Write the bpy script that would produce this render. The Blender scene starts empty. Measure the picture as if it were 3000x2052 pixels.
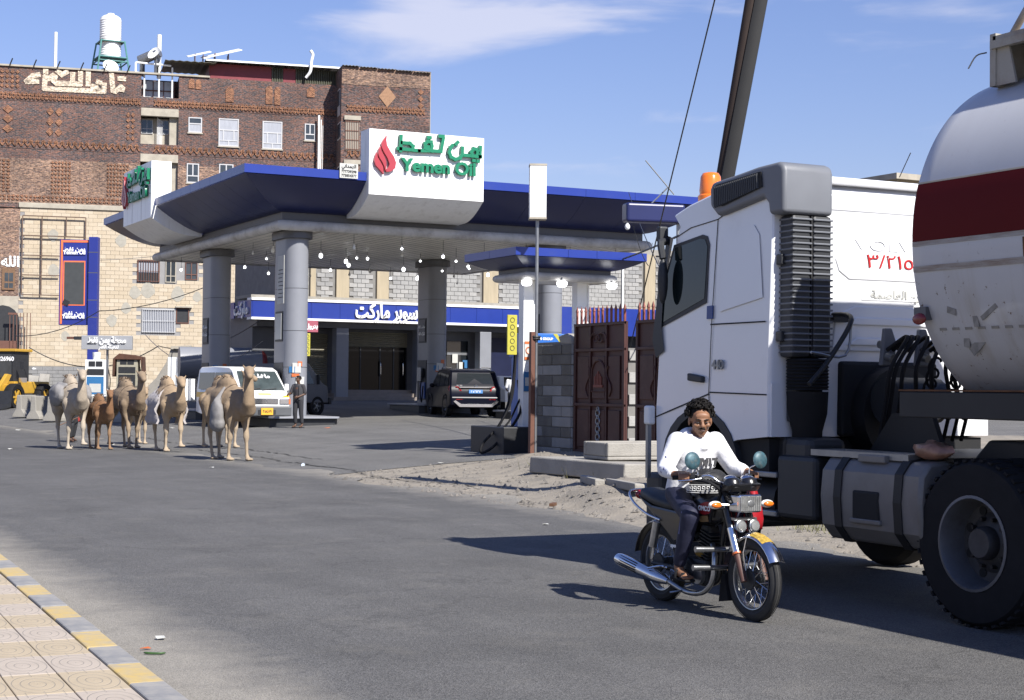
import bpy, math, random
from mathutils import Vector, Matrix
R = math.radians
rnd = random.Random(7)
sc = bpy.context.scene
COL = sc.collection

# ---------------------------------------------------------------- camera
# world frame: +Y runs along the road (away), +X across it (towards the fuel station), Z up
YAW, ROLL, EYE, FPX = R(27.0), 0.010, 1.70, 4700.0
PITCH = math.atan(110.0 / FPX)
fwd = Vector((math.sin(YAW) * math.cos(PITCH), math.cos(YAW) * math.cos(PITCH), math.sin(PITCH)))
rt0 = Vector((math.cos(YAW), -math.sin(YAW), 0))
up0 = rt0.cross(fwd)
rt = rt0 * math.cos(ROLL) + up0 * math.sin(ROLL)
up = up0 * math.cos(ROLL) - rt0 * math.sin(ROLL)
CAM = Vector((0, 0, EYE))
cd = bpy.data.cameras.new('camera'); cd.sensor_width = 36; cd.sensor_fit = 'HORIZONTAL'
cd.lens = 36 * FPX / 3000; cd.clip_start = .1; cd.clip_end = 3000
co = bpy.data.objects.new('camera', cd); COL.objects.link(co)
m3 = Matrix((rt, up, -fwd)).transposed().to_4x4(); m3.translation = CAM
co.matrix_world = m3; sc.camera = co

def at(px, py, d):
    "world point of a photo pixel (3000 x 2052) at a known distance"
    return CAM + rt * ((px - 1500) / FPX * d) + up * (-(py - 1026) / FPX * d) + fwd * d
def on(px, py, z=0.0):
    r = rt * ((px - 1500) / FPX) + up * (-(py - 1026) / FPX) + fwd
    return CAM + r * ((z - EYE) / r.z)

# ---------------------------------------------------------------- sky, sun, exposure
SUN_EL, SUN_AZ = R(43), R(11)            # the sun stands behind the camera, a little to the road's far side
sd = Vector((math.sin(SUN_AZ) * math.cos(SUN_EL), -math.cos(SUN_AZ) * math.cos(SUN_EL), math.sin(SUN_EL)))
W = bpy.data.worlds.new('World'); sc.world = W; W.use_nodes = True
wt = W.node_tree; wn = wt.nodes; wl = wt.links
bg = wn['Background']
sky = wn.new('ShaderNodeTexSky'); sky.sky_type = 'NISHITA'; sky.sun_disc = False
sky.sun_elevation = SUN_EL; sky.sun_rotation = math.atan2(sd.x, sd.y)
sky.altitude = 2200; sky.air_density = 1.9; sky.dust_density = .2; sky.ozone_density = 5.0
bg.inputs[1].default_value = .063
tc = wn.new('ShaderNodeTexCoord')
def wmath(op, a, b=None):
    q = wn.new('ShaderNodeMath'); q.operation = op
    for i, v in enumerate((a, b)):
        if v is None: continue
        if isinstance(v, (int, float)): q.inputs[i].default_value = v
        else: wl.new(v, q.inputs[i])
    return q.outputs[0]
def wdot(v):
    q = wn.new('ShaderNodeVectorMath'); q.operation = 'DOT_PRODUCT'; q.inputs[1].default_value = v; wl.new(tc.outputs['Generated'], q.inputs[0]); return q.outputs['Value']
mp = wn.new('ShaderNodeMapping'); mp.inputs['Rotation'].default_value = (0, 0, YAW); mp.inputs['Scale'].default_value = (7, 7, 30); mp.inputs['Location'].default_value = (.3, 1.7, .2)
nz = wn.new('ShaderNodeTexNoise'); nz.inputs['Scale'].default_value = 1.0; nz.inputs['Detail'].default_value = 8; nz.inputs['Roughness'].default_value = .52; nz.inputs['Distortion'].default_value = .4
wl.new(tc.outputs['Generated'], mp.inputs[0]); wl.new(mp.outputs[0], nz.inputs[0])
cloud = None       # banks of thin cloud: a broad one high in the view, wisps elsewhere
for (u0, v0, su, sv, amp) in ((-.03, .222, .12, .02, .30), (.33, .30, .25, .05, .2), (-.45, .27, .25, .04, .2), (-.12, .20, .07, .012, .08), (-.30, .24, .06, .012, .10), (.9, .35, .4, .06, .2), (-1.0, .3, .3, .06, .2)):
    e = wmath('ADD', wmath('POWER', wmath('DIVIDE', wmath('SUBTRACT', wdot(tuple(rt0)), u0), su), 2), wmath('POWER', wmath('DIVIDE', wmath('SUBTRACT', wdot((0, 0, 1)), v0), sv), 2))
    w_ = wmath('MULTIPLY', wmath('POWER', 2.718, wmath('MULTIPLY', e, -1)), amp); cloud = w_ if cloud is None else wmath('ADD', cloud, w_)
cr = wn.new('ShaderNodeMapRange'); cr.interpolation_type = 'SMOOTHSTEP'; cr.inputs[1].default_value = .60; cr.inputs[2].default_value = .86; cr.inputs[4].default_value = .72
wl.new(wmath('ADD', nz.outputs[0], cloud), cr.inputs[0])
mx = wn.new('ShaderNodeMix'); mx.data_type = 'RGBA'; mx.inputs[7].default_value = (7.2, 7.3, 8.6, 1)
tint = wn.new('ShaderNodeMix'); tint.data_type = 'RGBA'; tint.blend_type = 'MULTIPLY'; tint.inputs[0].default_value = 1; tint.inputs[7].default_value = (.96, .88, 1.18, 1)
wl.new(sky.outputs[0], tint.inputs[6]); wl.new(tint.outputs[2], mx.inputs[6]); wl.new(cr.outputs[0], mx.inputs[0]); wl.new(mx.outputs[2], bg.inputs[0])
sl = bpy.data.lights.new('sun', 'SUN'); sl.energy = 5.0; sl.angle = R(.53); sl.color = (1, .965, .91)
so = bpy.data.objects.new('sun', sl); COL.objects.link(so)
so.rotation_euler = (-sd).to_track_quat('-Z', 'Y').to_euler()
sc.view_settings.view_transform = 'Standard'; sc.view_settings.look = 'None'
sc.view_settings.exposure = 0.82; sc.view_settings.gamma = 1; sc.view_settings.use_curve_mapping = False
sc.cycles.max_bounces = 4; sc.cycles.diffuse_bounces = 3; sc.cycles.glossy_bounces = 2; sc.cycles.transmission_bounces = 2; sc.cycles.use_denoising = True

# ---------------------------------------------------------------- helpers: mesh
def frame_of(d):
    d = d.normalized(); a = Vector((0, 0, 1)) if abs(d.z) < .9 else Vector((1, 0, 0))
    u = d.cross(a).normalized(); return u, d.cross(u).normalized()
class MB:
    "collects shapes; build() links them as ONE mesh object"
    def __init__(s): s.v = []; s.f = []; s.m = None
    def add(s, vs, fs):
        o = len(s.v)
        for p in vs:
            p = Vector(p); s.v.append(s.m @ p if s.m else p)
        s.f += [tuple(o + i for i in q) for q in fs]; return s
    def box(s, x0, x1, y0, y1, z0, z1):
        return s.add([(x0,y0,z0),(x1,y0,z0),(x1,y1,z0),(x0,y1,z0),(x0,y0,z1),(x1,y0,z1),(x1,y1,z1),(x0,y1,z1)],
                     [(0,3,2,1),(4,5,6,7),(0,1,5,4),(1,2,6,5),(2,3,7,6),(3,0,4,7)])
    def hexa(s, p):   # eight corners, bottom four then top four
        return s.add(p, [(0,3,2,1),(4,5,6,7),(0,1,5,4),(1,2,6,5),(2,3,7,6),(3,0,4,7)])
    def loft(s, rings, cap=True, closed=True):
        n = len(rings[0]); vs = [p for r in rings for p in r]; fs = []
        for i in range(len(rings) - 1):
            for j in range(n if closed else n - 1):
                k = (j + 1) % n; fs.append((i*n+j, i*n+k, (i+1)*n+k, (i+1)*n+j))
        if cap: fs.append(tuple(range(n))[::-1]); fs.append(tuple((len(rings)-1)*n + j for j in range(n)))
        return s.add(vs, fs)
    def cyl(s, a, b, r0, r1=None, n=12, cap=True):
        a = Vector(a); b = Vector(b); u, w = frame_of(b - a); r1 = r0 if r1 is None else r1
        ring = lambda c, r: [c + (u*math.cos(t) + w*math.sin(t))*r for t in [2*math.pi*i/n for i in range(n)]]
        return s.loft([ring(a, r0), ring(b, r1)], cap)
    def tube(s, pts, r, n=8, cap=True):
        pts = [Vector(p) for p in pts]; rs = r if isinstance(r, (list, tuple)) else [r]*len(pts)
        u = None; rings = []
        for i, p in enumerate(pts):
            d = (pts[min(i+1, len(pts)-1)] - pts[max(i-1, 0)]).normalized()
            if u is None: u, w = frame_of(d)
            else:
                u = (u - d*u.dot(d)); u = u.normalized() if u.length > 1e-6 else frame_of(d)[0]; w = d.cross(u)
            w = d.cross(u)
            rings.append([p + (u*math.cos(2*math.pi*j/n) + w*math.sin(2*math.pi*j/n))*rs[i] for j in range(n)])
        return s.loft(rings, cap)
    def ell(s, c, r, n=12, k=8):
        c = Vector(c); r = (r, r, r) if not isinstance(r, (list, tuple)) else r
        vs = [c + Vector((0,0,-r[2]))]; fs = []
        for i in range(1, k):
            t = -math.pi/2 + math.pi*i/k
            for j in range(n):
                a = 2*math.pi*j/n; vs.append(c + Vector((r[0]*math.cos(t)*math.cos(a), r[1]*math.cos(t)*math.sin(a), r[2]*math.sin(t))))
        vs.append(c + Vector((0,0,r[2]))); T = len(vs) - 1
        for j in range(n):
            q = (j+1) % n; fs.append((0, 1+q, 1+j)); fs.append((T, 1+(k-2)*n+j, 1+(k-2)*n+q))
            for i in range(k-2): fs.append((1+i*n+j, 1+i*n+q, 1+(i+1)*n+q, 1+(i+1)*n+j))
        return s.add(vs, fs)
    def chain(s, pr, n=10):   # joints [(point, radius)]: tapered limbs with round joints
        for i, (p, r) in enumerate(pr):
            s.ell(p, r, n, 8)
            if i: s.cyl(pr[i-1][0], p, pr[i-1][1], r, n)
        return s
    def lathe(s, prof, n=20, o=(0,0,0), ax=(0,0,1), cap=True):   # prof [(radius, height)]
        o = Vector(o); ax = Vector(ax).normalized(); u, w = frame_of(ax)
        return s.loft([[o + ax*h + (u*math.cos(2*math.pi*j/n) + w*math.sin(2*math.pi*j/n))*max(r, 1e-4) for j in range(n)] for r, h in prof], cap)
    def ext(s, poly, a, b, pl='xz'):   # polygon in a plane, extruded along the third axis from a to b
        f = {'xz': lambda p, t: (p[0], t, p[1]), 'yz': lambda p, t: (t, p[0], p[1]), 'xy': lambda p, t: (p[0], p[1], t)}[pl]
        return s.loft([[f(p, a) for p in poly], [f(p, b) for p in poly]])
    def torus(s, c, ax, Rr, r, n=28, k=8, sq=1.0):
        c = Vector(c); ax = Vector(ax).normalized(); u, w = frame_of(ax); rings = []
        for i in range(n):
            t = 2*math.pi*i/n; e = u*math.cos(t) + w*math.sin(t)
            rings.append([c + e*(Rr + r*math.cos(2*math.pi*j/k)) + ax*(r*sq*math.sin(2*math.pi*j/k)) for j in range(k)])
        return s.loft(rings + [rings[0]], False)
    def build(s, name, mat=None, parent=None, smooth=None, bevel=0, remesh=0, sub=0, soft=0, seg=2):
        me = bpy.data.meshes.new(name); me.from_pydata([tuple(p) for p in s.v], [], s.f); me.update()
        o = bpy.data.objects.new(name, me); COL.objects.link(o)
        if mat: me.materials.append(mat)
        if parent: o.parent = parent
        if smooth:
            me.polygons.foreach_set('use_smooth', [True]*len(me.polygons)); me.set_sharp_from_angle(angle=R(smooth))
        if bevel:
            b = o.modifiers.new('b', 'BEVEL'); b.width = bevel; b.segments = seg; b.limit_method = 'ANGLE'; b.angle_limit = R(38)
            b.harden_normals = False
        if remesh:
            q = o.modifiers.new('r', 'REMESH'); q.mode = 'VOXEL'; q.voxel_size = remesh; q.use_smooth_shade = True
            if soft: q = o.modifiers.new('s', 'SMOOTH'); q.iterations = soft; q.factor = .6
        if sub: q = o.modifiers.new('u', 'SUBSURF'); q.levels = q.render_levels = sub
        return o
def share(o, parent=None, loc=None, rot=None, sca=None):
    c = o.copy(); COL.objects.link(c)
    if parent: c.parent = parent
    if loc is not None: c.location = loc
    if rot is not None: c.rotation_euler = rot
    if sca is not None: c.scale = sca
    return c
def tag(o, label=None, cat=None, group=None, kind=None):
    for k, v in (('label', label), ('category', cat), ('group', group), ('kind', kind)):
        if v: o[k] = v
    return o
def thing(name, label, cat, loc=(0,0,0), rz=0, group=None):
    o = bpy.data.objects.new(name, None); COL.objects.link(o); o.location = loc; o.rotation_euler = (0, 0, rz)
    o.empty_display_size = .1
    return tag(o, label, cat, group)
def copy_tree(o, parent=None):
    c = o.copy(); COL.objects.link(c); c.parent = parent
    for ch in [x for x in bpy.data.objects if x.parent == o]: copy_tree(ch, c)
    return c
def spline(pts, k=6):
    P = [Vector(p) for p in pts]; P = [P[0]*2 - P[1]] + P + [P[-1]*2 - P[-2]]; out = []
    for i in range(1, len(P)-2):
        a, b, c, d = P[i-1:i+3]
        for j in range(k):
            t = j/k; out.append(.5*((2*b) + (c-a)*t + (2*a-5*b+4*c-d)*t*t + (3*b-3*c+d-a)*t**3))
    return out + [P[-2]]

# ---------------------------------------------------------------- helpers: lettering
FB = {'ا':0xFE8D,'أ':0xFE83,'ب':0xFE8F,'ة':0xFE93,'ت':0xFE95,'ح':0xFEA1,'د':0xFEA9,'ر':0xFEAD,'ز':0xFEAF,'س':0xFEB1,'ش':0xFEB5,'ص':0xFEB9,'ط':0xFEC1,'ع':0xFEC9,'غ':0xFECD,'ف':0xFED1,'ك':0xFED9,'ل':0xFEDD,'م':0xFEE1,'ن':0xFEE5,'ه':0xFEE9,'و':0xFEED,'ي':0xFEF1,'ئ':0xFE89,'ء':0xFE80}
NJ = set('اأدرزوة')
def ar(t):
    out = []
    for w in t.split(' '):
        g = ''
        for i, c in enumerate(w):
            if c == 'ـ' or c not in FB: g += c; continue
            jn = lambda z: z in FB or z == 'ـ'
            p = i > 0 and jn(w[i-1]) and w[i-1] not in NJ and w[i-1] != 'ء' and c != 'ء'
            n = i < len(w)-1 and jn(w[i+1]) and c not in NJ and c != 'ء' and w[i+1] != 'ء'
            g += chr(FB[c] + (3 if p and n else 1 if p else 2 if n else 0))
        out.append(g[::-1])
    return ' '.join(out[::-1])
def text(name, body, size, mat, parent, loc, rot=(R(90),0,0), depth=.01, bold=0, align='CENTER', width=None, arabic=False, sx=1):
    cu = bpy.data.curves.new(name, 'FONT'); cu.body = ar(body) if arabic else body; cu.size = size
    cu.extrude = depth/2; cu.offset = bold; cu.align_x = align; cu.align_y = 'CENTER'; cu.resolution_u = 3
    t = bpy.data.objects.new(name, cu); COL.objects.link(t)
    dg = bpy.context.evaluated_depsgraph_get(); dg.update()
    me = bpy.data.meshes.new_from_object(t.evaluated_get(dg)); bpy.data.objects.remove(t)
    me.materials.clear(); me.materials.append(mat)
    # glyphs that overlap are set on slightly different planes
    n = len(me.vertices); par = list(range(n))
    def find(a):
        while par[a] != a: par[a] = par[par[a]]; a = par[a]
        return a
    for e in me.edges:
        a, b = find(e.vertices[0]), find(e.vertices[1])
        if a != b: par[a] = b
    ids = {}
    xs = [v.co.x for v in me.vertices]
    for i, v in enumerate(me.vertices):
        k = ids.setdefault(find(i), len(ids)); v.co.z += .0012*(k % 4)
    if width and xs:
        q = width/(max(xs)-min(xs)); c = (max(xs)+min(xs))/2
        for v in me.vertices: v.co.x = (v.co.x - c)*q
    if sx != 1:
        for v in me.vertices: v.co.x *= sx
    o = bpy.data.objects.new(name, me); COL.objects.link(o); o.location = loc; o.rotation_euler = rot
    if parent: o.parent = parent
    return o

# ---------------------------------------------------------------- helpers: materials
MATS = {}
def tone(c):
    k = .67 if max(c) < .55 else .72 if max(c) < .7 else 1
    return tuple(x*k for x in c)
def mk(name, col, rough=.6, metal=0, var=.12, scale=3, bump=0, bscale=40, dirt=None, damt=.5, dscale=1.5, spec=None, coat=0, emis=None, trans=0, space='Object', stretch=(1,1,1), alpha=1, rvar=0):
    "procedural material: base colour, low-frequency tone variation, wear patches, fine relief"
    if name in MATS: return MATS[name]
    if dirt: dirt = tone(dirt)
    m = bpy.data.materials.new(name); m.use_nodes = True; nt = m.node_tree; N = nt.nodes; L = nt.links
    b = N['Principled BSDF']; b.inputs['Roughness'].default_value = rough; b.inputs['Metallic'].default_value = metal
    if spec is not None: b.inputs['Specular IOR Level'].default_value = spec
    if coat: b.inputs['Coat Weight'].default_value = coat; b.inputs['Coat Roughness'].default_value = .06
    if trans: b.inputs['Transmission Weight'].default_value = trans
    if emis: b.inputs['Emission Color'].default_value = (*emis[:3], 1); b.inputs['Emission Strength'].default_value = emis[3]
    c = (*tone(col), 1); b.inputs['Base Color'].default_value = c
    t = N.new('ShaderNodeTexCoord'); mp = N.new('ShaderNodeMapping'); mp.inputs['Scale'].default_value = stretch
    L.new(t.outputs[space], mp.inputs[0]); vec = mp.outputs[0]; out = None
    if var:
        n = N.new('ShaderNodeTexNoise'); n.inputs['Scale'].default_value = scale; n.inputs['Detail'].default_value = 5; n.inputs['Roughness'].default_value = .6
        L.new(vec, n.inputs[0])
        mr = N.new('ShaderNodeMapRange'); mr.inputs[1].default_value = .25; mr.inputs[2].default_value = .75; mr.inputs[3].default_value = 1-var; mr.inputs[4].default_value = 1+var
        L.new(n.outputs[0], mr.inputs[0])
        x = N.new('ShaderNodeMix'); x.data_type = 'RGBA'; x.blend_type = 'MULTIPLY'; x.inputs[0].default_value = 1; x.inputs[6].default_value = c
        L.new(mr.outputs[0], x.inputs[7]); out = x.outputs[2]
        if rvar:
            r2 = N.new('ShaderNodeMapRange'); r2.inputs[3].default_value = max(0, rough-rvar); r2.inputs[4].default_value = min(1, rough+rvar); r2.inputs[1].default_value = .3; r2.inputs[2].default_value = .7
            L.new(n.outputs[0], r2.inputs[0]); L.new(r2.outputs[0], b.inputs['Roughness'])
    if dirt:
        n2 = N.new('ShaderNodeTexNoise'); n2.inputs['Scale'].default_value = dscale; n2.inputs['Detail'].default_value = 8; n2.inputs['Roughness'].default_value = .68
        L.new(vec, n2.inputs[0]); q = N.new('ShaderNodeValToRGB'); q.color_ramp.elements[0].position = .64 - damt*.25; q.color_ramp.elements[1].position = .74
        L.new(n2.outputs[0], q.inputs[0])
        x = N.new('ShaderNodeMix'); x.data_type = 'RGBA'; x.inputs[7].default_value = (*dirt, 1); x.inputs[6].default_value = c
        ml = N.new('ShaderNodeMath'); ml.operation = 'MULTIPLY'; ml.inputs[1].default_value = damt; L.new(q.outputs[0], ml.inputs[0]); L.new(ml.outputs[0], x.inputs[0])
        if out: L.new(out, x.inputs[6])
        out = x.outputs[2]
    if out: L.new(out, b.inputs['Base Color'])
    if bump:
        n3 = N.new('ShaderNodeTexNoise'); n3.inputs['Scale'].default_value = bscale; n3.inputs['Detail'].default_value = 4
        L.new(vec, n3.inputs[0]); bp = N.new('ShaderNodeBump'); bp.inputs['Strength'].default_value = bump; bp.inputs['Distance'].default_value = .02
        L.new(n3.outputs[0], bp.inputs['Height']); L.new(bp.outputs[0], b.inputs['Normal'])
    MATS[name] = m; return m
def N_(m): return m.node_tree.nodes, m.node_tree.links, m.node_tree.nodes['Principled BSDF']
def glassmat(name, col=(.02,.025,.03), rough=.06):
    return mk(name, col, rough, 0, 0, spec=.8)

M_white = mk('white_paint', (.78,.78,.77), .35, var=.04, scale=2)
M_black = mk('black_rubber', (.018,.018,.02), .8, var=.2, scale=8, spec=.2)
M_dark = mk('dark_metal', (.03,.031,.034), .5, var=.25, scale=6)
M_steel = mk('galvanised_steel', (.38,.39,.40), .42, .75, var=.15, scale=9)
M_chrome = mk('chrome', (.70,.71,.73), .16, 1, var=.06, scale=20)
M_glass = glassmat('dark_glass')
M_wood = mk('brown_wood', (.16,.075,.035), .6, var=.25, scale=12)
M_conc = mk('concrete', (.40,.375,.33), .9, var=.2, scale=3, bump=.5, bscale=35, dirt=(.2,.18,.15), damt=.5)
# ================================================================ the ground
def sstep(a, b, x):
    t = max(0, min(1, (x-a)/(b-a))); return t*t*(3-2*t)
def gh(x, y):
    "height of the ground: the road is level, the forecourt climbs gently away from it"
    z = .65*(1-math.exp(-max(0, x-11)/7)) + .42*sstep(53, 70, y)*sstep(13, 22, x)
    return z
def sheet(name, xs, ys, mat, dz=0, jit=None):
    b = MB(); n = len(xs)
    vs = []; fs = []
    for j, y in enumerate(ys):
        for i, x in enumerate(xs):
            X, Y = x, y
            if jit: X, Y = jit(i, j, x, y)
            vs.append((X, Y, gh(X, Y) + dz + (0)))
    for j in range(len(ys)-1):
        for i in range(n-1): a = j*n+i; fs.append((a, a+1, a+n+1, a+n))
    b.add(vs, fs); o = b.build(name, mat, smooth=60); tag(o, kind='structure'); return o
def rng(a, b, s):
    n = max(1, int(round((b-a)/s))); return [a + (b-a)*i/n for i in range(n+1)]

def asphalt_mat(name, base, dust, edge=None):
    m = mk(name, base, .85, var=0); N, L, b = N_(m)
    t = N.new('ShaderNodeTexCoord').outputs['Object']
    def noise(s, d=4, r=.6):
        n = N.new('ShaderNodeTexNoise'); n.inputs['Scale'].default_value = s; n.inputs['Detail'].default_value = d; n.inputs['Roughness'].default_value = r; L.new(t, n.inputs[0]); return n.outputs[0]
    def ramp(v, a, bb, ca, cb):
        q = N.new('ShaderNodeMapRange'); q.inputs[1].default_value = a; q.inputs[2].default_value = bb; q.inputs[3].default_value = ca; q.inputs[4].default_value = cb; L.new(v, q.inputs[0]); return q.outputs[0]
    def math_(op, a, c):
        q = N.new('ShaderNodeMath'); q.operation = op
        for i, v in enumerate((a, c)):
            if isinstance(v, (int, float)): q.inputs[i].default_value = v
            else: L.new(v, q.inputs[i])
        return q.outputs[0]
    vo = N.new('ShaderNodeTexVoronoi'); vo.inputs['Scale'].default_value = 120; L.new(t, vo.inputs[0])
    sp = N.new('ShaderNodeSeparateColor'); L.new(vo.outputs['Color'], sp.inputs[0])
    st = ramp(sp.outputs[0], 0, 1, .5, 1.5)
    tone = math_('MULTIPLY', st, ramp(noise(.6, 6), .3, .7, .84, 1.16))
    mp = N.new('ShaderNodeMapping'); mp.inputs['Scale'].default_value = (1.6, .06, 1); L.new(t, mp.inputs[0])
    n5 = N.new('ShaderNodeTexNoise'); n5.inputs['Scale'].default_value = 1; n5.inputs['Detail'].default_value = 5; L.new(mp.outputs[0], n5.inputs[0])
    tone = math_('MULTIPLY', tone, ramp(n5.outputs[0], 0.3, .7, .9, 1.1))
    wob = N.new('ShaderNodeTexNoise'); wob.inputs['Scale'].default_value = .9; wob.inputs['Detail'].default_value = 6; L.new(t, wob.inputs[0])
    wa = N.new('ShaderNodeMix'); wa.data_type = 'RGBA'; wa.blend_type = 'LINEAR_LIGHT'; wa.inputs[0].default_value = .9; L.new(t, wa.inputs[6]); L.new(wob.outputs['Color'], wa.inputs[7])
    vc = N.new('ShaderNodeTexVoronoi'); vc.feature = 'DISTANCE_TO_EDGE'; vc.inputs['Scale'].default_value = .22; L.new(wa.outputs[2], vc.inputs[0])
    tone = math_('MULTIPLY', tone, ramp(vc.outputs['Distance'], .0015, .006, .8, 1))           # cracks
    tone = math_('MULTIPLY', tone, ramp(noise(.33, 3), .58, .66, 1, .86))                         # oil and patch marks
    x = N.new('ShaderNodeMix'); x.data_type = 'RGBA'; x.blend_type = 'MULTIPLY'; x.inputs[0].default_value = 1; x.inputs[6].default_value = (*base, 1); L.new(tone, x.inputs[7])
    out = x.outputs[2]
    sx = N.new('ShaderNodeSeparateXYZ'); L.new(t, sx.inputs[0])
    dm = ramp(noise(1.3, 8, .7), .52, .85, 0, .3)
    if edge:
        for (p0, p1) in edge:    # dust swept to the kerbs
            e = math_('ADD', ramp(sx.outputs[0], p0, p1, 0, 1), math_('MULTIPLY', math_('SUBTRACT', noise(2.2, 8, .7), .5), 1.1))
            dm = math_('MAXIMUM', dm, ramp(e, .25, 1.0, 0, .92))
    y = N.new('ShaderNodeMix'); y.data_type = 'RGBA'; L.new(dm, y.inputs[0]); L.new(out, y.inputs[6])
    dd = N.new('ShaderNodeMix'); dd.data_type = 'RGBA'; dd.blend_type = 'MULTIPLY'; dd.inputs[0].default_value = 1; dd.inputs[6].default_value = (*dust, 1); L.new(ramp(sp.outputs[1], 0, 1, .75, 1.25), dd.inputs[7])
    L.new(dd.outputs[2], y.inputs[7]); L.new(y.outputs[2], b.inputs['Base Color'])
    bp = N.new('ShaderNodeBump'); bp.inputs['Strength'].default_value = .55; bp.inputs['Distance'].default_value = .012
    L.new(vo.outputs['Distance'], bp.inputs['Height']); L.new(bp.outputs[0], b.inputs['Normal'])
    return m
M_road = asphalt_mat('road_asphalt', (.087,.084,.080), (.25,.23,.195), [(3.55, 2.7), (9.6, 11.3)])
M_fore = asphalt_mat('forecourt_asphalt', (.118,.114,.107), (.19,.172,.148))
M_dirt = mk('dirt', (.36,.315,.25), .95, var=.2, scale=2.5, bump=.9, bscale=30, dirt=(.20,.185,.165), damt=.8, dscale=1.6)

g = MB(); S = 1500
g.add([(-S,-S,-.03),(S,-S,-.03),(S,S,-.03),(-S,S,-.03)], [(0,1,2,3)])
tag(g.build('ground', M_dirt), kind='structure')
def jroad(i, j, x, y):
    if i > 15 and y < 60: return x + (.28*math.sin(y*.9) + .2*math.sin(y*2.3+1) + (rnd.uniform(-.1,.1) if i == 24 else 0))*(i-15)/9, y
    return x, y
sheet('road', rng(1.9, 10.9, .375), rng(-12, 60, .5) + rng(61, 320, 7), M_road, 0, jroad)
sheet('forecourt', rng(9.6, 70, .7), rng(29, 130, 1.2), M_fore, -.006)
# dirt verge between the road and the station wall, lumpy
def vz(x, y):
    e = sstep(10.2, 11.5, x + .3*math.sin(y*.8)) * (1-sstep(-2.0, 0, y - min(31.0, 28.6+2.4*(x-14.3)) + .7*math.sin(x*1.3)+.4*math.sin(x*3.1)))
    lump = max(0, .02*math.sin(x*1.7+y*.6) + .018*math.sin(y*1.9-x) + .015*math.sin(x*4.1+y*3.3) + .012*math.sin(x*9.7-y*7.1)*math.sin(y*5.3+x*2.1) + .035)
    mound = .16*math.exp(-((x-12.6)**2+(y-20)**2)/5) + .1*math.exp(-((x-13.5)**2+(y-27)**2)/6)
    return gh(x,y) - .015*(1-e) + (lump+mound)*e
def verge():
    b = MB(); xs = rng(10.0, 34, .22); ys = rng(-10, 33, .25); n = len(xs); vs = []; fs = []
    r = random.Random(3)
    for y in ys:
        for x in xs:
            vs.append((x, y, vz(x, y) + (r.uniform(-.008,.008) if x > 10.8 and y < 28 else 0)))
    for j in range(len(ys)-1):
        for i in range(n-1): a = j*n+i; fs.append((a, a+1, a+n+1, a+n))
    b.add(vs, fs); tag(b.build('verge', M_dirt, smooth=70), kind='structure')
verge()

# pavement on the near side of the road: slabs in pale pink and cream courses, painted kerb stones
def slab_mat(name, base):
    m = mk(name, base, .85, var=.08, scale=4); N, L, b = N_(m)
    t = N.new('ShaderNodeTexCoord').outputs['Object']
    mpn = N.new('ShaderNodeMapping'); mpn.inputs['Scale'].default_value = (1, .5, 0); L.new(t, mpn.inputs[0])
    ln = N.new('ShaderNodeVectorMath'); ln.operation = 'LENGTH'; L.new(mpn.outputs[0], ln.inputs[0])
    w = N.new('ShaderNodeMath'); w.operation = 'PINGPONG'; w.inputs[1].default_value = .022; L.new(ln.outputs['Value'], w.inputs[0])
    q = N.new('ShaderNodeMapRange'); q.inputs[1].default_value = .0015; q.inputs[2].default_value = .005; L.new(w.outputs[0], q.inputs[0])
    far = N.new('ShaderNodeMapRange'); far.inputs[1].default_value = .135; far.inputs[2].default_value = .137; L.new(ln.outputs['Value'], far.inputs[0])
    mxx = N.new('ShaderNodeMath'); mxx.operation = 'MAXIMUM'; L.new(q.outputs[0], mxx.inputs[0]); L.new(far.outputs[0], mxx.inputs[1])
    sxy = N.new('ShaderNodeSeparateXYZ'); L.new(t, sxy.inputs[0])
    pg = N.new('ShaderNodeMath'); pg.operation = 'PINGPONG'; pg.inputs[1].default_value = .049; L.new(sxy.outputs[0], pg.inputs[0])
    l1 = N.new('ShaderNodeMapRange'); l1.inputs[1].default_value = .0015; l1.inputs[2].default_value = .0045; L.new(pg.outputs[0], l1.inputs[0])
    ay = N.new('ShaderNodeMath'); ay.operation = 'ABSOLUTE'; L.new(sxy.outputs[1], ay.inputs[0])
    l2 = N.new('ShaderNodeMapRange'); l2.inputs[1].default_value = .232; l2.inputs[2].default_value = .230; L.new(ay.outputs[0], l2.inputs[0])
    l3 = N.new('ShaderNodeMath'); l3.operation = 'MAXIMUM'; L.new(l1.outputs[0], l3.inputs[0]); L.new(l2.outputs[0], l3.inputs[1])
    l4 = N.new('ShaderNodeMath'); l4.operation = 'MINIMUM'; L.new(l3.outputs[0], l4.inputs[0]); L.new(mxx.outputs[0], l4.inputs[1]); mxx = l4
    old = b.inputs['Base Color'].links[0].from_socket
    x = N.new('ShaderNodeMix'); x.data_type = 'RGBA'; x.inputs[6].default_value = (.26,.235,.20,1); L.new(old, x.inputs[7])
    s2 = N.new('ShaderNodeMapRange'); s2.inputs[3].default_value = .55; s2.inputs[4].default_value = 1; L.new(mxx.outputs[0], s2.inputs[0])
    L.new(s2.outputs[0], x.inputs[0]); L.new(x.outputs[2], b.inputs['Base Color'])
    bp = N.new('ShaderNodeBump'); bp.inputs['Strength'].default_value = .6; bp.inputs['Distance'].default_value = .006; L.new(mxx.outputs[0], bp.inputs['Height']); L.new(bp.outputs[0], b.inputs['Normal'])
    return m
M_slabs = [slab_mat('slab_pink', (.548,.468,.385)), slab_mat('slab_cream', (.545,.445,.305))]
M_grout = mk('grout', (.24,.22,.19), .95, var=.2, scale=8)
g = MB(); g.box(-6, 2.225, -12, 60, -.02, .117); pav = tag(g.build('pavement', M_grout), kind='structure')
protos = []
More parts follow.
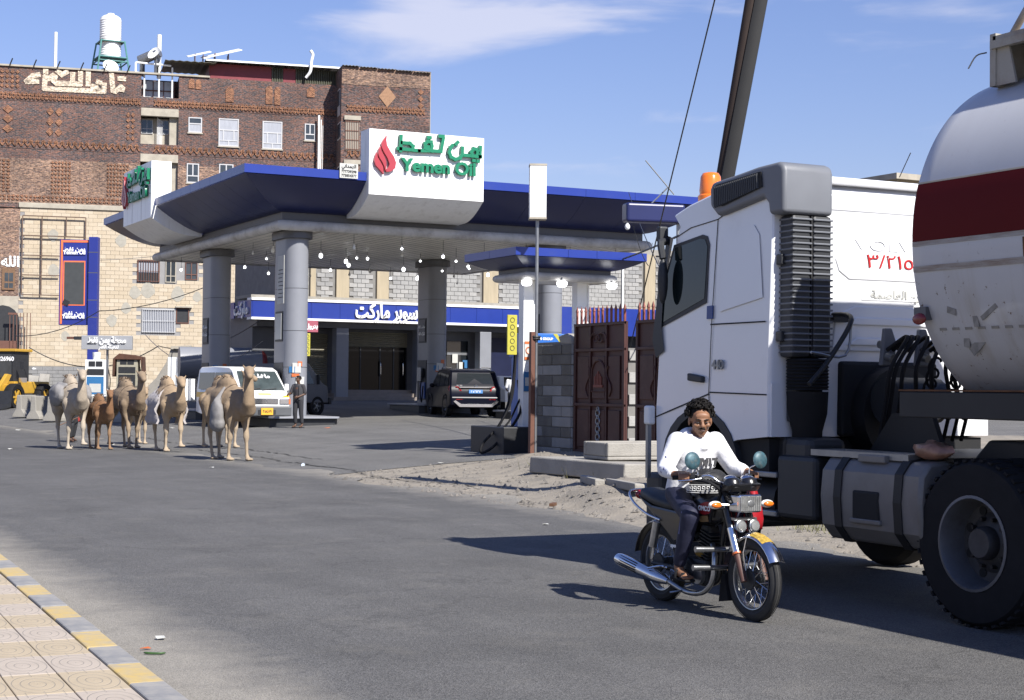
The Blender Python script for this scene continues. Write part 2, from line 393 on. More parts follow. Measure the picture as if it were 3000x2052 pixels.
for mm in M_slabs:
    b = MB(); b.box(-.147,.147,-.298,.298, 0, .024); protos.append(b.build('paving_slab', mm, pav, bevel=.003, seg=1))
first = [True, True]
for j in range(22):
    for i in range(12):
        y = 3.3 + .6*j + .3; x = 2.07 - .3*i
        if y < 6.3 or y > 16.5: continue
        k = j % 2; mm = protos[k]
        if not first[k]: mm = share(protos[k])
        first[k] = False
        mm.location = (x, y, .108 + rnd.uniform(-.0015,.0015)); mm.rotation_euler = (rnd.uniform(-.003,.003), rnd.uniform(-.003,.003), 0)
M_ky = mk('kerb_yellow', (.64,.46,.16), .8, var=.12, scale=6, dirt=(.40,.37,.32), damt=.95, dscale=7)
M_kg = mk('kerb_grey', (.29,.29,.295), .85, var=.15, scale=6, dirt=(.44,.41,.36), damt=.95, dscale=6)
kb = tag(MB().box(2.228, 2.44, -12, 60, -.02, .09).build('kerb', M_grout), kind='structure')
ks = []
for mm in (M_ky, M_kg):
    b = MB(); b.ext([(-.105,0),(.105,0),(.112,.06),(.088,.135),(-.105,.135)], -.318,.318,'xz'); ks.append(b.build('kerb_stone', mm, kb, bevel=.012))
fk = [True, True]
for j in range(34):
    y = 5.25 + .65*j; k = j % 2
    o = ks[k] if fk[k] else share(ks[k]); fk[k] = False
    o.location = (2.335 + rnd.uniform(-.006,.006), y, .0 + rnd.uniform(-.004,.004)); o.rotation_euler = (0,0,rnd.uniform(-.006,.006))

for o in (pav, kb): o.location = (-.466, 0, -.058); o.rotation_euler = (0, 0, R(-2.43))
# ================================================================ brick building behind the station
BROT = R(-12); BD = 112.0
bO = at(600, 1126, BD); bO = Vector((bO.x, bO.y, 0)); be = Vector((math.cos(BROT), math.sin(BROT), 0)); bi = Vector((-math.sin(BROT), math.cos(BROT), 0))
def bs(px, t=0):      # position along the facade that shows at a photo column; t = how far in front of the facade
    lo, hi = -40.0, 60.0
    for _ in range(50):
        m = (lo+hi)/2; p = bO + be*m - bi*t - CAM
        if p.dot(rt0)/p.dot(Vector((fwd.x, fwd.y, 0)).normalized()) < (px-1500)/FPX: lo = m
        else: hi = m
    return lo
def bz(px, py, t=0):
    p = bO + be*bs(px, t) - bi*t - CAM; d = p.dot(Vector((fwd.x, fwd.y, 0)).normalized())
    return EYE + (1136 + .010*(px-1500) - py)/FPX*d
def brick_mat(name, c1, c2, mort, bias=0, w=.24, h=.085):
    m = mk(name, c1, .9, var=0); N, L, b = N_(m)
    t = N.new('ShaderNodeTexCoord').outputs['Object']; sp = N.new('ShaderNodeSeparateXYZ'); L.new(t, sp.inputs[0])
    ad = N.new('ShaderNodeMath'); ad.operation = 'ADD'; L.new(sp.outputs[0], ad.inputs[0]); L.new(sp.outputs[1], ad.inputs[1])
    cb = N.new('ShaderNodeCombineXYZ'); L.new(ad.outputs[0], cb.inputs[0]); L.new(sp.outputs[2], cb.inputs[1])
    k = N.new('ShaderNodeTexBrick'); L.new(cb.outputs[0], k.inputs[0]); k.inputs['Scale'].default_value = 1
    k.inputs['Color1'].default_value = (*c1,1); k.inputs['Color2'].default_value = (*c2,1); k.inputs['Mortar'].default_value = (*mort,1)
    k.inputs['Mortar Size'].default_value = .011; k.inputs['Brick Width'].default_value = w; k.inputs['Row Height'].default_value = h; k.inputs['Bias'].default_value = bias
    n = N.new('ShaderNodeTexNoise'); n.inputs['Scale'].default_value = .35; n.inputs['Detail'].default_value = 6; L.new(t, n.inputs[0])
    mr = N.new('ShaderNodeMapRange'); mr.inputs[1].default_value = .3; mr.inputs[2].default_value = .7; mr.inputs[3].default_value = .78; mr.inputs[4].default_value = 1.3; L.new(n.outputs[0], mr.inputs[0])
    w2 = N.new('ShaderNodeTexNoise'); w2.inputs['Scale'].default_value = 7; mp = N.new('ShaderNodeMapping'); mp.inputs['Scale'].default_value = (1,1,2.6); L.new(t, mp.inputs[0]); L.new(mp.outputs[0], w2.inputs[0])
    m2 = N.new('ShaderNodeMapRange'); m2.inputs[1].default_value = .35; m2.inputs[2].default_value = .65; m2.inputs[3].default_value = .55; m2.inputs[4].default_value = 1.6; L.new(w2.outputs[0], m2.inputs[0])
    mu = N.new('ShaderNodeMath'); mu.operation = 'MULTIPLY'; L.new(mr.outputs[0], mu.inputs[0]); L.new(m2.outputs[0], mu.inputs[1])
    x = N.new('ShaderNodeMix'); x.data_type = 'RGBA'; x.blend_type = 'MULTIPLY'; x.inputs[0].default_value = 1; L.new(k.outputs[0], x.inputs[6]); L.new(mu.outputs[0], x.inputs[7]); L.new(x.outputs[2], b.inputs['Base Color'])
    bp = N.new('ShaderNodeBump'); bp.inputs['Strength'].default_value = .6; bp.inputs['Distance'].default_value = .015; bp.invert = True; L.new(k.outputs['Fac'], bp.inputs['Height']); L.new(bp.outputs[0], b.inputs['Normal'])
    return m
M_bk = brick_mat('dark_brick', (.034,.029,.034), (.14,.06,.04), (.125,.11,.10))
M_bl = brick_mat('mixed_pale_brick', (.095,.052,.04), (.28,.165,.105), (.20,.165,.135), -.1)
M_bo = brick_mat('orange_brick', (.21,.09,.048), (.28,.135,.07), (.07,.045,.035), 0, .16, .07)
M_bc = brick_mat('cream_brick', (.52,.43,.32), (.58,.5,.39), (.28,.22,.17))
M_stone = [mk('cream_stone%d' % i, c, .85, var=.10, scale=1.6, bump=.3, bscale=14, dirt=(.44,.36,.25), damt=.3, dscale=.7) for i, c in enumerate([(.60,.50,.365),(.57,.47,.335),(.63,.535,.40)])]
M_joint = mk('stone_joint', (.36,.35,.34), .95, var=.1)
M_patch = mk('cement_patch', (.47,.44,.37), .95, var=.15, scale=4)
M_upvc = mk('window_white', (.62,.62,.62), .4, var=.03)
M_wg = mk('window_glass', (.055,.065,.075), .08, var=.3, scale=2, spec=.7)
M_curt = mk('curtain', (.47,.49,.54), .9, var=.12, scale=3, stretch=(3,3,.6))
M_lint = mk('plaster_lintel', (.52,.47,.38), .9, var=.18, scale=2, dirt=(.3,.27,.22), damt=.5)
M_brown = mk('brown_frame', (.17,.07,.045), .6, var=.2)
M_red = mk('red_cladding', (.26,.035,.045), .55, var=.18, scale=1.5)
M_corr = mk('olive_corrugated', (.085,.085,.055), .6, var=.3, scale=1)
M_plast = mk('white_plastic', (.76,.76,.74), .45, var=.05)
M_teal = mk('teal_paint', (.10,.30,.28), .6, var=.2, dirt=(.2,.12,.08), damt=.4)

BB = thing('brick_building', 'tall dark patterned brick building above cream stone lower floors behind the canopy', 'building', bO, BROT)
sL, sR, sT = -22.0, bs(977), bs(1252, 2.2); TT = 2.2
zc, zr, zt = 13.6, 23.2, 24.15
rx0, rx1 = bs(402), bs(513)
# upper wall: pieces round the balcony bay
w = MB()
w.box(sL, rx0, 0, 14, zc, zr); w.box(rx1, sR, 0, 14, zc, zr); w.box(rx0, rx1, 2.0, 14, zc, zr-.02)
for z0, z1 in ((13.6, 15.1), (20.9, 21.62), (17.62, 18.35)): w.box(rx0, rx1, .003, 2.0, z0, z1)
w.build('wall', M_bk, BB)
MB().box(sR, sT, -TT, 12, 0, zt).build('tower_wall', M_bk, BB)
xs0 = bs(52)
# paler courses on the third floor
for a, b_ in ((sL, rx0), (rx1, sR)): MB().box(a, b_, -.03, .0, 13.9, 16.95).build('pale_course', M_bl, BB)
# balconies in the bay
for k, (z0, z1) in enumerate(((18.35, 20.3), (15.1, 17.1))):
    MB().box(rx0, rx1, -.06, .35, z1, z1+.55).build('lintel', M_lint, BB, bevel=.02)
    pl = MB().box(rx0+.003, rx1-.6, 1.0, 1.99, z0, z1).box(rx1-.6, rx1-.003, .3, 1.99, z0, z1).build('balcony_plaster', M_lint, BB)
    for (a, b_) in ((rx0+.06, rx0+.85), (rx0+1.25, rx0+1.95)):
        f = MB().box(a, b_, .93, 1.0, z0+.85, z1-.1).build('window', M_upvc, BB)
        h = (b_-a)/2
        for u in (a+.05, a+h+.02):
            MB().box(u, u+h-.07, .91, .928, z0+1.22, z1-.16).build('pane', M_wg, f)
            MB().box(u, u+h-.07, .91, .928, z0+.9, z0+1.17).build('pane', M_wg, f)
    for i in range(5): MB().cyl((rx0+1.15+.08*i, .6, z0), (rx0+1.15+.08*i, .6, z1-.05*i), .022, n=5).build('pipe', M_plast, BB)
# roof-level loggia with glazed screen and white rail
pl = MB().box(rx0+.05, rx1-.3, 1.2, 1.26, 21.62, 22.95).build('glazed_screen', mk('milky_glass', (.55,.6,.62), .3, var=.25, scale=1.5), BB)
b = MB()
for i in range(4):
    x = rx0 + .1 + i*.72; b.box(x, x+.06, 1.14, 1.19, 21.62, 22.95)
b.box(rx0, rx1-.3, 1.14, 1.187, 22.25, 22.33); b.build('mullion', M_brown, pl)
b = MB()
for x in (rx0+.2, rx0+1.2, rx0+2.1): b.cyl((x, .2, 21.6), (x, .2, 23.8 if x > rx0+1 else 23.3), .06, n=6)
b.cyl((rx0-.5, .2, 23.35), (rx1+.4, .2, 23.2), .05, n=6); b.cyl((rx0-.4, .1, 24.0), (rx0+2, .1, 23.9), .07, n=6); b.cyl((rx0-.4,.1,23.3),(rx0-.4,.1,24.0),.07,n=6)
b.build('rail', M_plast, BB)
def window(px0, px1, py0, py1, kind='plain', t=0):
    a, c = bs(px0, t), bs(px1, t); z1, z0 = bz((px0+px1)/2, py0, t), bz((px0+px1)/2, py1, t); y = -t
    f = MB(); fw = .075
    f.box(a, c, y-.07, y-.003, z0, z0+fw).box(a, c, y-.07, y-.003, z1-fw, z1).box(a, a+fw, y-.069, y-.003, z0+fw, z1-fw).box(c-fw, c, y-.069, y-.003, z0+fw, z1-fw)
    zm = z0 + (z1-z0)*(.58 if kind != 'sash' else .36)
    pan = []
    if kind == 'curtain':
        zl = z0 + (z1-z0)*.2; q = (c-a)*.24
        f.box(a+fw, c-fw, y-.066, y-.003, zm-.04, zm+.04).box(a+fw, c-fw, y-.066, y-.003, zl-.03, zl+.03)
        for x in (a+q, c-q): f.box(x-.035, x+.035, y-.064, y-.003, zl+.03, zm-.04)
        f.box((a+c)/2-.035, (a+c)/2+.035, y-.064, y-.003, z0+fw, zl-.03)
        pan = [(a+fw, c-fw, zm+.04, z1-fw, M_curt), (a+q+.035, c-q-.035, zl+.03, zm-.04, M_curt), (a+fw, a+q-.035, zl+.03, zm-.04, M_curt), (c-q+.035, c-fw, zl+.03, zm-.04, M_curt), (a+fw, c-fw, z0+fw, zl-.03, M_curt)]
    elif kind == 'sash':
        f.box(a+fw, c-fw, y-.066, y-.003, zm-.04, zm+.04); f.box((a+c)/2-.04, (a+c)/2+.04, y-.064, y-.003, zm+.04, z1-fw)
        pan = [(a+fw, (a+c)/2-.04, zm+.04, z1-fw, M_wg), ((a+c)/2+.04, c-fw, zm+.04, z1-fw, M_wg), (a+fw, c-fw, z0+fw, zm-.04, M_wg)]
    else:
        f.box(a+fw, c-fw, y-.066, y-.003, zm-.04, zm+.04); pan = [(a+fw, c-fw, zm+.04, z1-fw, M_wg), (a+fw, c-fw, z0+fw, zm-.04, M_curt)]
    o = f.build('window', M_upvc, BB)
    for (x0, x1, u0, u1, m) in pan: MB().box(x0, x1, y-.035, y-.004, u0, u1).build('pane', m, o)
    MB().box(a-.06, c+.06, y-.09, y-.003, z0-.09, z0-.004).build('sill', M_lint, o)
window(542, 582, 342, 387); window(631, 690, 346, 427, 'curtain'); window(539, 575, 478, 535, 'sash'); window(760, 818, 354, 435, 'curtain'); window(884, 915, 361, 410, 'sash')
window(634, 676, 480, 530, 'sash')
# tower: grille windows at the corner and a window in its side
for (p0, p1) in (((350, 440)), ((480, 520))):
    a, c = bs(1002, TT)+.02, bs(1044, TT); z1, z0 = bz(1020, p0, TT), bz(1020, p1, TT)
    o = MB().box(a, c, -TT-.05, -TT-.003, z0, z1).build('window', mk('lace_curtain', (.45,.41,.34), .9, var=.2, scale=6, stretch=(6,6,.5)), BB)
    b = MB()
    for i in range(8): b.cyl((a+.05+(c-a-.1)*i/7, -TT-.09, z0), (a+.05+(c-a-.1)*i/7, -TT-.09, z1), .018, n=5)
    for i in range(4): b.cyl((a, -TT-.1, z0+.1+(z1-z0-.2)*i/3), (c, -TT-.1, z0+.1+(z1-z0-.2)*i/3), .02, n=5)
    b.build('grille', mk('rust_red_iron', (.22,.08,.05), .7, var=.2), o)
    MB().box(a-.08, c+.1, -TT-.16, -TT-.003, z1+.003, z1+.3).build('lintel', M_lint, BB)
    o = MB().box(sR-.04, sR-.003, -TT+.1, -TT+1.4, z1-1.3, z1-.1).build('window', M_upvc, BB)
    for u in (0, .62): MB().box(sR-.055, sR-.041, -TT+.17+u, -TT+.68+u, z1-1.22, z1-.2).build('pane', M_wg, o)
o = MB().box(sR-.04, sR-.003, -TT+.5, -TT+1.5, 20.8, 22.7).build('window', M_upvc, BB)
for u in (0, .5): MB().box(sR-.055, sR-.041, -TT+.57+u, -TT+.95+u, 21.5, 22.6).build('pane', M_wg, o)
# ornamental bands of raised orange bricks
def band(s0, s1, zb, h, y, kind=0):
    b = MB(); n = max(2, int(round((s1-s0)/(h*1.6)))); st = (s1-s0)/n; r = h*.085
    def bar(a, c): 
        d = Vector((c[0]-a[0], 0, c[1]-a[1])); u = d.normalized()*r*.3; q = Vector((-d.z, 0, d.x)).normalized()*r
        A = Vector((a[0], 0, a[1]))-u; C = Vector((c[0], 0, c[1]))+u
        b.hexa([A-q+Vector((0,y,0)), C-q+Vector((0,y,0)), C-q+Vector((0,y-.07,0)), A-q+Vector((0,y-.07,0)), A+q+Vector((0,y,0)), C+q+Vector((0,y,0)), C+q+Vector((0,y-.07,0)), A+q+Vector((0,y-.07,0))])
    for i in range(n):
        x = s0+i*st
        for k, off in enumerate((0, .5) if kind == 0 else (0,)):
            P = [(x, zb+h*(.15+.0*k)), (x+st*.25, zb+h*.75), (x+st*.5, zb+h*.15), (x+st*.75, zb+h*.75), (x+st, zb+h*.15)]
            if k: P = [(p[0], zb + h*.9 - (p[1]-zb)) for p in P]
            for j in range(4): bar(P[j], P[j+1])
        if kind == 1:
            for c in (x+st*.25, x+st*.75):
                D = [(c-h*.2, zb+h*.8), (c, zb+h), (c+h*.2, zb+h*.8), (c, zb+h*.6), (c-h*.2, zb+h*.8)]
                for j in range(4): bar(D[j], D[j+1])
    b.build('ornament_band', M_bo, BB)
for (s0, s1, t) in ((sL, rx0-.05, 0), (rx0+.9, sR-.1, 0), (sR+.4, sT-.4, TT)):
    band(s0, s1, 20.93 if t == 0 else 20.95, .66, -t, 0); band(s0, s1, 17.72, .52, -t, 1)
b = MB(); b.box(sL, sR, -.028, -.001, 20.88, 20.91); b.box(sL, sR, -.028, -.001, 17.64, 17.68); b.build('string_course', M_bk, BB)
# lozenge panels, arched panels, diamond on the tower
def lozenges(s0, s1, z0, z1, t=0, nx=2, nz=4):
    b = MB()
    dx, dz = (s1-s0)/nx, (z1-z0)/nz
    for i in range(nx):
        for j in range(nz):
            c = (s0+dx*(i+.5), z0+dz*(j+.5))
            b.ext([(c[0]-dx*.42, c[1]), (c[0], c[1]-dz*.42), (c[0]+dx*.42, c[1]), (c[0], c[1]+dz*.42)], -t-.06, -t-.002)
    b.build('lozenge_panel', M_bo, BB)
lozenges(bs(0)-1, bs(30), 18.6, 20.6, 0, 2, 3); lozenges(bs(122), bs(174), 18.5, 20.6, 0, 2, 3); lozenges(bs(358), bs(386), 18.5, 20.5, 0, 2, 5)
lozenges(bs(0)-1, bs(22), 14.6, 16.9, .03, 5, 10); lozenges(bs(140), bs(200), 14.6, 16.9, .03, 6, 9); lozenges(bs(304), bs(370), 14.6, 16.9, .03, 7, 9)
lozenges(sL, rx0-.2, 14.05, 14.5, .03, 60, 2); lozenges(bs(0)-1, bs(45), 21.7, 23.0, 0, 6, 4)
a, c = bs(1098, TT), bs(1153, TT); z0, z1 = bz(1125, 312, TT), bz(1125, 250, TT)
b = MB(); b.ext([(a+.05, (z0+z1)/2), ((a+c)/2, z0), (c-.05, (z0+z1)/2), ((a+c)/2, z1)], -TT-.05, -TT-.002); b.build('diamond_panel', mk('pale_orange_brick', (.42,.24,.14), .9, var=.25, scale=8), BB)
lozenges(bs(1214, TT), bs(1234, TT), bz(1220, 318, TT), bz(1220, 257, TT), TT, 1, 3)
MB().box(sR+.02, sT-.02, -TT-.03, -TT-.001, 22.9, zt-.02).build('pale_course', M_bl, BB)
def arch(px0, px1, py0, py1):
    a, c = bs(px0), bs(px1); z0, z1 = bz(px0, py1), bz(px0, py0); r = (c-a)/2; m = (a+c)/2
    P = [(a, z0), (c, z0)] + [(m+r*math.cos(k*math.pi/8), z1-r+r*math.sin(k*math.pi/8)) for k in range(9)]
    MB().ext(P, -.055, -.002).build('arched_panel', M_bo, BB)
arch(541, 558, 228, 256); arch(561, 578, 230, 258); arch(650, 674, 252, 296); arch(768, 788, 249, 302); arch(794, 811, 252, 305); arch(889, 912, 252, 282)
# raised pale-brick calligraphy on the parapet (strokes traced on the wall)
def zp(x, y): return (bs(x/3.1), bz(x/3.1, 50+y/3.1))
b = MB()
for st in ([(195,578),(255,525),(312,515)], [(200,578),(300,576)], [(372,462),(372,500)], [(365,520),(400,550),(440,522),(460,535),(445,570),(470,592),(690,602),(690,495)], [(620,505),(618,590)],
           [(368,548),(362,642),(905,668),(908,600)], [(760,492),(760,608)], [(480,480),(520,515),(568,488)], [(800,620),(835,632),(850,655)], [(845,578),(872,588)], [(972,512),(988,660),(1010,668),(1060,625),(1075,640),(1070,660)], [(1040,548),(1092,553)]):
    for i in range(len(st)-1):
        A, C = Vector(zp(*st[i])), Vector(zp(*st[i+1])); d = (C-A).normalized(); q = Vector((-d.y, d.x))*.17; d = d*.1; y = -.05-.004*i
        b.ext([tuple(A-d-q), tuple(C+d-q), tuple(C+d+q), tuple(A-d+q)], y, -.002)
o = b.build('calligraphy', M_bc, BB); o['label'] = 'pale raised brick calligraphy on the parapet'
# cream stone lower floors: dressed blocks with recessed joints
MB().box(xs0, sR-.002, -.02, .0, 0, 13.6).build('stone_backing', M_joint, BB)
bw, bh = .60, .275; parts = 0; rest = [MB(), MB(), MB()]; holes = []
def hole(px0, px1, py0, py1): holes.append((bs(px0), bs(px1), bz(px0, py1), bz(px0, py0)))
for h in ((398, 464, 762, 826), (481, 512, 764, 828), (539, 575, 768, 820), (414, 512, 905, 975), (514, 552, 903, 948), (748, 790, 775, 830)): hole(*h)
pb = []
for m in M_stone: 
    q = MB().box(0, bw-.012, -.055, -.02, 0, bh-.012); pb.append(q)
sh = [q.build('stone_block', M_stone[i], BB, bevel=.006, seg=1) for i, q in enumerate(pb)]; used = [False]*3
for j in range(int(12.9/bh)):
    z = 13.32 - j*bh
    for i in range(int((sR-xs0)/bw)+1):
        x = xs0 + i*bw + (.3 if j % 2 else 0)
        if x+bw > sR: continue
        if any(x < hx1 and x+bw > hx0 and z < hz1 and z+bh > hz0 for hx0, hx1, hz0, hz1 in holes): continue
        k = rnd.choice((0,0,1,1,2))
        if -9.5 < x < -.9 and 5.0 < z < 12.0 and parts < 297 and not(bs(168)<x<bs(290) and bz(200,960)<z<bz(200,700)):
            o = sh[k] if not used[k] else share(sh[k]); used[k] = True; parts += 1
            o.location = (x, rnd.uniform(-.006,.006), z)
        else: rest[k].box(x, x+bw-.012, -.055-rnd.uniform(-.006,.006), -.02, z, z+bh-.012)
for k in range(3): tag(rest[k].build('stone_courses', M_stone[k], BB), kind='stuff')
MB().box(xs0-.1, sR-.002, -.16, -.001, 13.6, 13.95).build('cornice', M_lint, BB, bevel=.03)
for (x, y, r) in ((150,690,15),(153,793,16),(367,903,14),(326,940,15),(350,705,16),(575,870,13),(392,857,16),(430,850,20),(190,985,12),(715,905,10),(720,1003,12),(518,862,19)):
    b = MB(); a, z = bs(x), bz(x, y); rr = r/42.
    b.ext([(a+rr*(1+.12*math.sin(3*t+x))*math.cos(t), z+rr*1.15*(1+.1*math.cos(4*t))*math.sin(t)) for t in [2*math.pi*i/14 for i in range(14)]], -.067, -.05); b.build('cement_patch', M_patch, BB)
# its windows
def owin(px0, px1, py0, py1, m, bars=0, fr=M_brown, split=True):
    a, c, z0, z1 = bs(px0), bs(px1), bz(px0, py1), bz(px0, py0)
    o = MB().box(a, c, -.03, -.019, z0, z1).build('window', m, BB)
    f = MB(); e = .06
    f.box(a, c, -.1, -.031, z0, z0+e).box(a, c, -.1, -.031, z1-e, z1).box(a, a+e, -.1, -.031, z0+e, z1-e).box(c-e, c, -.1, -.031, z0+e, z1-e)
    if split: f.box((a+c)/2-.03, (a+c)/2+.03, -.095, -.031, z0+e, z1-e); f.box(a+e, c-e, -.09, -.031, z0+(z1-z0)*.28, z0+(z1-z0)*.28+.06)
    f.build('frame', fr, o)
    if bars:
        q = MB()
        for i in range(bars): x = a+(c-a)*(i+.5)/bars; q.cyl((x, -.13, z0), (x, -.13, z1), .02, n=5)
        for zz in (z0+.05, z1-.05, (z0+z1)/2): q.cyl((a, -.13, zz), (c, -.13, zz), .022, n=5)
        q.build('bars', M_upvc if fr is M_upvc else M_brown, o)
    return o
o = owin(398, 464, 762, 826, M_curt, 9, split=False); MB().box(bs(400), bs(462), -.06, -.032, bz(420,826)+.1, bz(420,800)).build('shutter', M_dark, o)
owin(481, 512, 764, 828, M_glass, 0, M_lint); owin(539, 575, 768, 820, M_wg); owin(414, 512, 905, 975, M_curt, 19, M_upvc, False)
o = owin(514, 552, 903, 948, M_dark, 0, M_brown, False); MB().box(bs(512), bs(560), -.3, -.05, bz(530,902), bz(530,902)+.1).build('hood', M_lint, o)
owin(748, 790, 775, 830, M_wg, 0, mk('orange_wood', (.30,.10,.05), .6))
# empty billboard frame fixed on the stone
b = MB()
fx = [bs(p) for p in (60, 117, 188, 245)]; fz = [bz(60, p) for p in (632, 690, 748, 806, 864)]
for x in (fx[0], fx[1], fx[2], fx[3]): b.box(x-.035, x+.035, -.3, -.23, fz[-1] if x != fx[2] else fz[1], fz[0])
for i, z in enumerate(fz): b.box(fx[0], fx[3] if i < 2 else bs(170), -.31, -.24, z-.035, z+.035)
b.build('billboard_frame', mk('rusty_frame', (.16,.10,.07), .8, var=.3), BB)
# part of the house at the picture's edge: carved wood window, arch
ob = MB().box(sL, xs0-.01, -.12, -.001, 0, 13.5).build('timbered_wing', M_bl, BB)
a, c = bs(2), bs(40)
q = MB().box(a, c, -.2, -.121, bz(20,850), bz(20,785)).build('window', mk('carved_wood', (.22,.12,.06), .7, var=.3, scale=9), BB)
for (y0, y1) in ((800, 825), (830, 844)):
    for (x0, x1) in ((10, 21), (23, 35)): MB().box(bs(x0), bs(x1), -.21, -.201, bz(20,y1), bz(20,y0)).build('pane', M_wg, q)
MB().box(sL, xs0-.02, -.16, -.121, 0, bz(20,868)).build('white_wall_base', M_lint, BB)
text('lettering', 'الله', .95, M_white, BB, (bs(26), -.13, bz(20,768)), depth=.06, bold=.03, arabic=True)
z0, z1 = bz(20, 1090), bz(20, 895); r = 1.1; m = bs(6)
MB().ext([(m-r, z0), (m+r, z0)] + [(m+r*math.cos(k*math.pi/8), z1-r+r*math.sin(k*math.pi/8)) for k in range(9)], -.19, -.161).build('arched_opening', M_dark, BB)
g_ = MB()
for i in range(7): x = bs(28)+i*.22; g_.box(x, x+.05, -1.0, -.95, bz(20,1040), bz(20,918))
g_.box(bs(28)-.1, bs(51), -1.03, -.9, bz(20,924), bz(20,918)); g_.box(bs(0)-1, bs(51), -1.0, -.9, bz(20,1060), bz(20,1000)); g_.build('balcony_screen', M_brown, BB)
# roof shed: corrugated roof on red and olive cladding
sh0, sh1 = bs(603), bs(1000)
q = MB().box(sh0, bs(787), .6, 8, zr, zr+1.15).box(bs(822), bs(858), .599, 8, zr, zr+1.1).build('red_cladding', M_red, BB)
for (a, c) in ((bs(787), bs(822)), (bs(858), sh1)):
    b = MB()
    n = int((c-a)/.16)
    for i in range(n): x = a + (c-a)*i/n; b.ext([(x, .62), (x+.05, .55), (x+.1, .55), (x+(c-a)/n, .62), (x+(c-a)/n, .7), (x, .7)], zr, zr+1.12, 'xy')
    b.build('corrugated_cladding', M_corr, BB)
def corr(name, s0, s1, y0, y1, z0, z1, mat, pitch=.25):
    b = MB(); n = int((s1-s0)/pitch); P = []
    for i in range(n+1): P.append((s0+(s1-s0)*i/n, .0 if i % 2 else .05))
    b.loft([[(p[0], y0, z0+p[1]) for p in P] + [(p[0], y0, z0+p[1]-.03) for p in P[::-1]], [(p[0], y1, z1+p[1]) for p in P] + [(p[0], y1, z1+p[1]-.03) for p in P[::-1]]])
    return b.build(name, mat, BB)
M_zinc = mk('grey_sheet', (.20,.20,.19), .5, var=.25, scale=1)
corr('roof_sheet', sh0-.3, sR+.2, -.2, 8.5, zr+1.25, zr+1.6, M_zinc)
MB().box(sh0-.3, sR+.2, -.26, -.205, zr+1.16, zr+1.28).build('eave_trim', M_plast, BB)
corr('loggia_roof', bs(470), sh0+.4, -.6, 6, zr+.95, zr+1.35, mk('stained_sheet', (.12,.115,.08), .6, var=.5, scale=1.2))
for i in range(5): corr('roof_sheet', sR+.05+(sT-sR)*i/5, sR+(sT-sR)*(i+1)/5, -TT-.25, -TT+3, zt-.04*i+.04, zt+.1-.04*i+.05, M_zinc, .12)
MB().box(sL, sh0, -.12, .3, zr, zr+.12).build('parapet_cap', M_lint, BB)
b = MB()
for i in range(9): x = sL+4+i*1.55; b.cyl((x, -.2, zr+.05), (x+.18, -.5, zr+.45), .045, n=5)
b.build('spout', M_dark, BB)
MB().tube(spline([(bs(884), -.3, zr+.35), (bs(896), -.45, zr+.8), (bs(899), -.4, zr+1.5), (bs(903), -.4, zr+2.0), (bs(896), -.4, zr+2.3)], 5), .11, 8).build('flue', M_plast, BB, smooth=60)
b = MB(); b.box(bs(921), bs(926), -.5, -.35, 14.5, 20.9); b.cyl((bs(930), -.4, 14), (bs(930), -.4, 20.6), .04, n=5); b.cyl((bs(935), -.4, 14), (bs(935), -.4, 20.2), .02, n=5); b.build('duct', M_plast, BB)
MB().box(sT, sT+.06, -TT+.1, 12, 0, zt-.05).build('side_render', M_lint, BB)
def roofp(px, py, t=-.8):
    p = bO + be*bs(px, t) - bi*t; return Vector((p.x, p.y, bz(px, py, t)))
# things on the roof
p = roofp(148, 180); o = thing('vent_pipe', 'thin white vent pipe standing alone on the brick parapet', 'pipe', (p.x, p.y, zr)); MB().cyl((0,0,-.1), (0,0,bz(148,90,-.8)-zr), .11, n=10).build('pipe', M_plast, o, smooth=50)
p = roofp(453, 150); o = thing('vent_pipe', 'stout white vent pipe beside the satellite dish and boiler', 'pipe', (p.x, p.y, zr)); MB().cyl((0,0,-.1), (0,0,bz(453,98,-.8)-zr), .15, n=10).build('pipe', M_plast, o, smooth=50)
def tank(zb, label):
    p = roofp(309, 170, -1.5); o = thing('water_tank', label, 'water tank', (p.x, p.y, zb), 0, 'rooftop water tanks')
    pr = [(0,0),(.68,.02),(.72,.1)]
    for i in range(9): z = .15+i*.16; pr += [(.72,z),(.745,z+.03),(.745,z+.07),(.72,z+.1)]
    pr += [(.70,1.68),(.5,1.83),(.25,1.92)]; MB().lathe(pr, 22).build('shell', M_plast, o, smooth=40)
    MB().lathe([(.24,1.9),(.26,1.93),(.26,2.0),(0,2.03)], 14).build('lid', M_plast, o, smooth=40); return p
zt1 = bz(309, 168, -1.5); zt2 = bz(309, 120, -1.5)
p = tank(zt1, 'lower white ribbed water tank inside the teal stand'); tank(zt2, 'upper white ribbed water tank on top of the teal stand')
o = thing('tank_stand', 'teal steel frame holding the two white water tanks', 'tank stand', (p.x, p.y, zr))
b = MB(); hh = zt2-zr
for sx in (-1, 1):
    for sy in (-1, 1): b.cyl((sx*1.12, sy*1.1, 0), (sx*.8, sy*.8, hh), .06, n=6)
for z in (.9, zt1-zr-.06, hh-.05):
    q = 1.12-.32*z/hh
    for a in range(4):
        u = [(-q,-q),(q,-q),(q,q),(-q,q)]; b.cyl((*u[a], z), (*u[(a+1) % 4], z), .05, n=6)
b.cyl((-1.05,-1.05,.1), (.9,-.98,zt1-zr-.3), .04, n=5); b.build('frame', M_teal, o)
MB().box(-.95,.95,-.95,.95, zt1-zr-.05, zt1-zr-.006).build('deck', M_teal, o); MB().box(-.8,.8,-.8,.8, hh-.04, hh-.006).build('deck', M_wood, o)
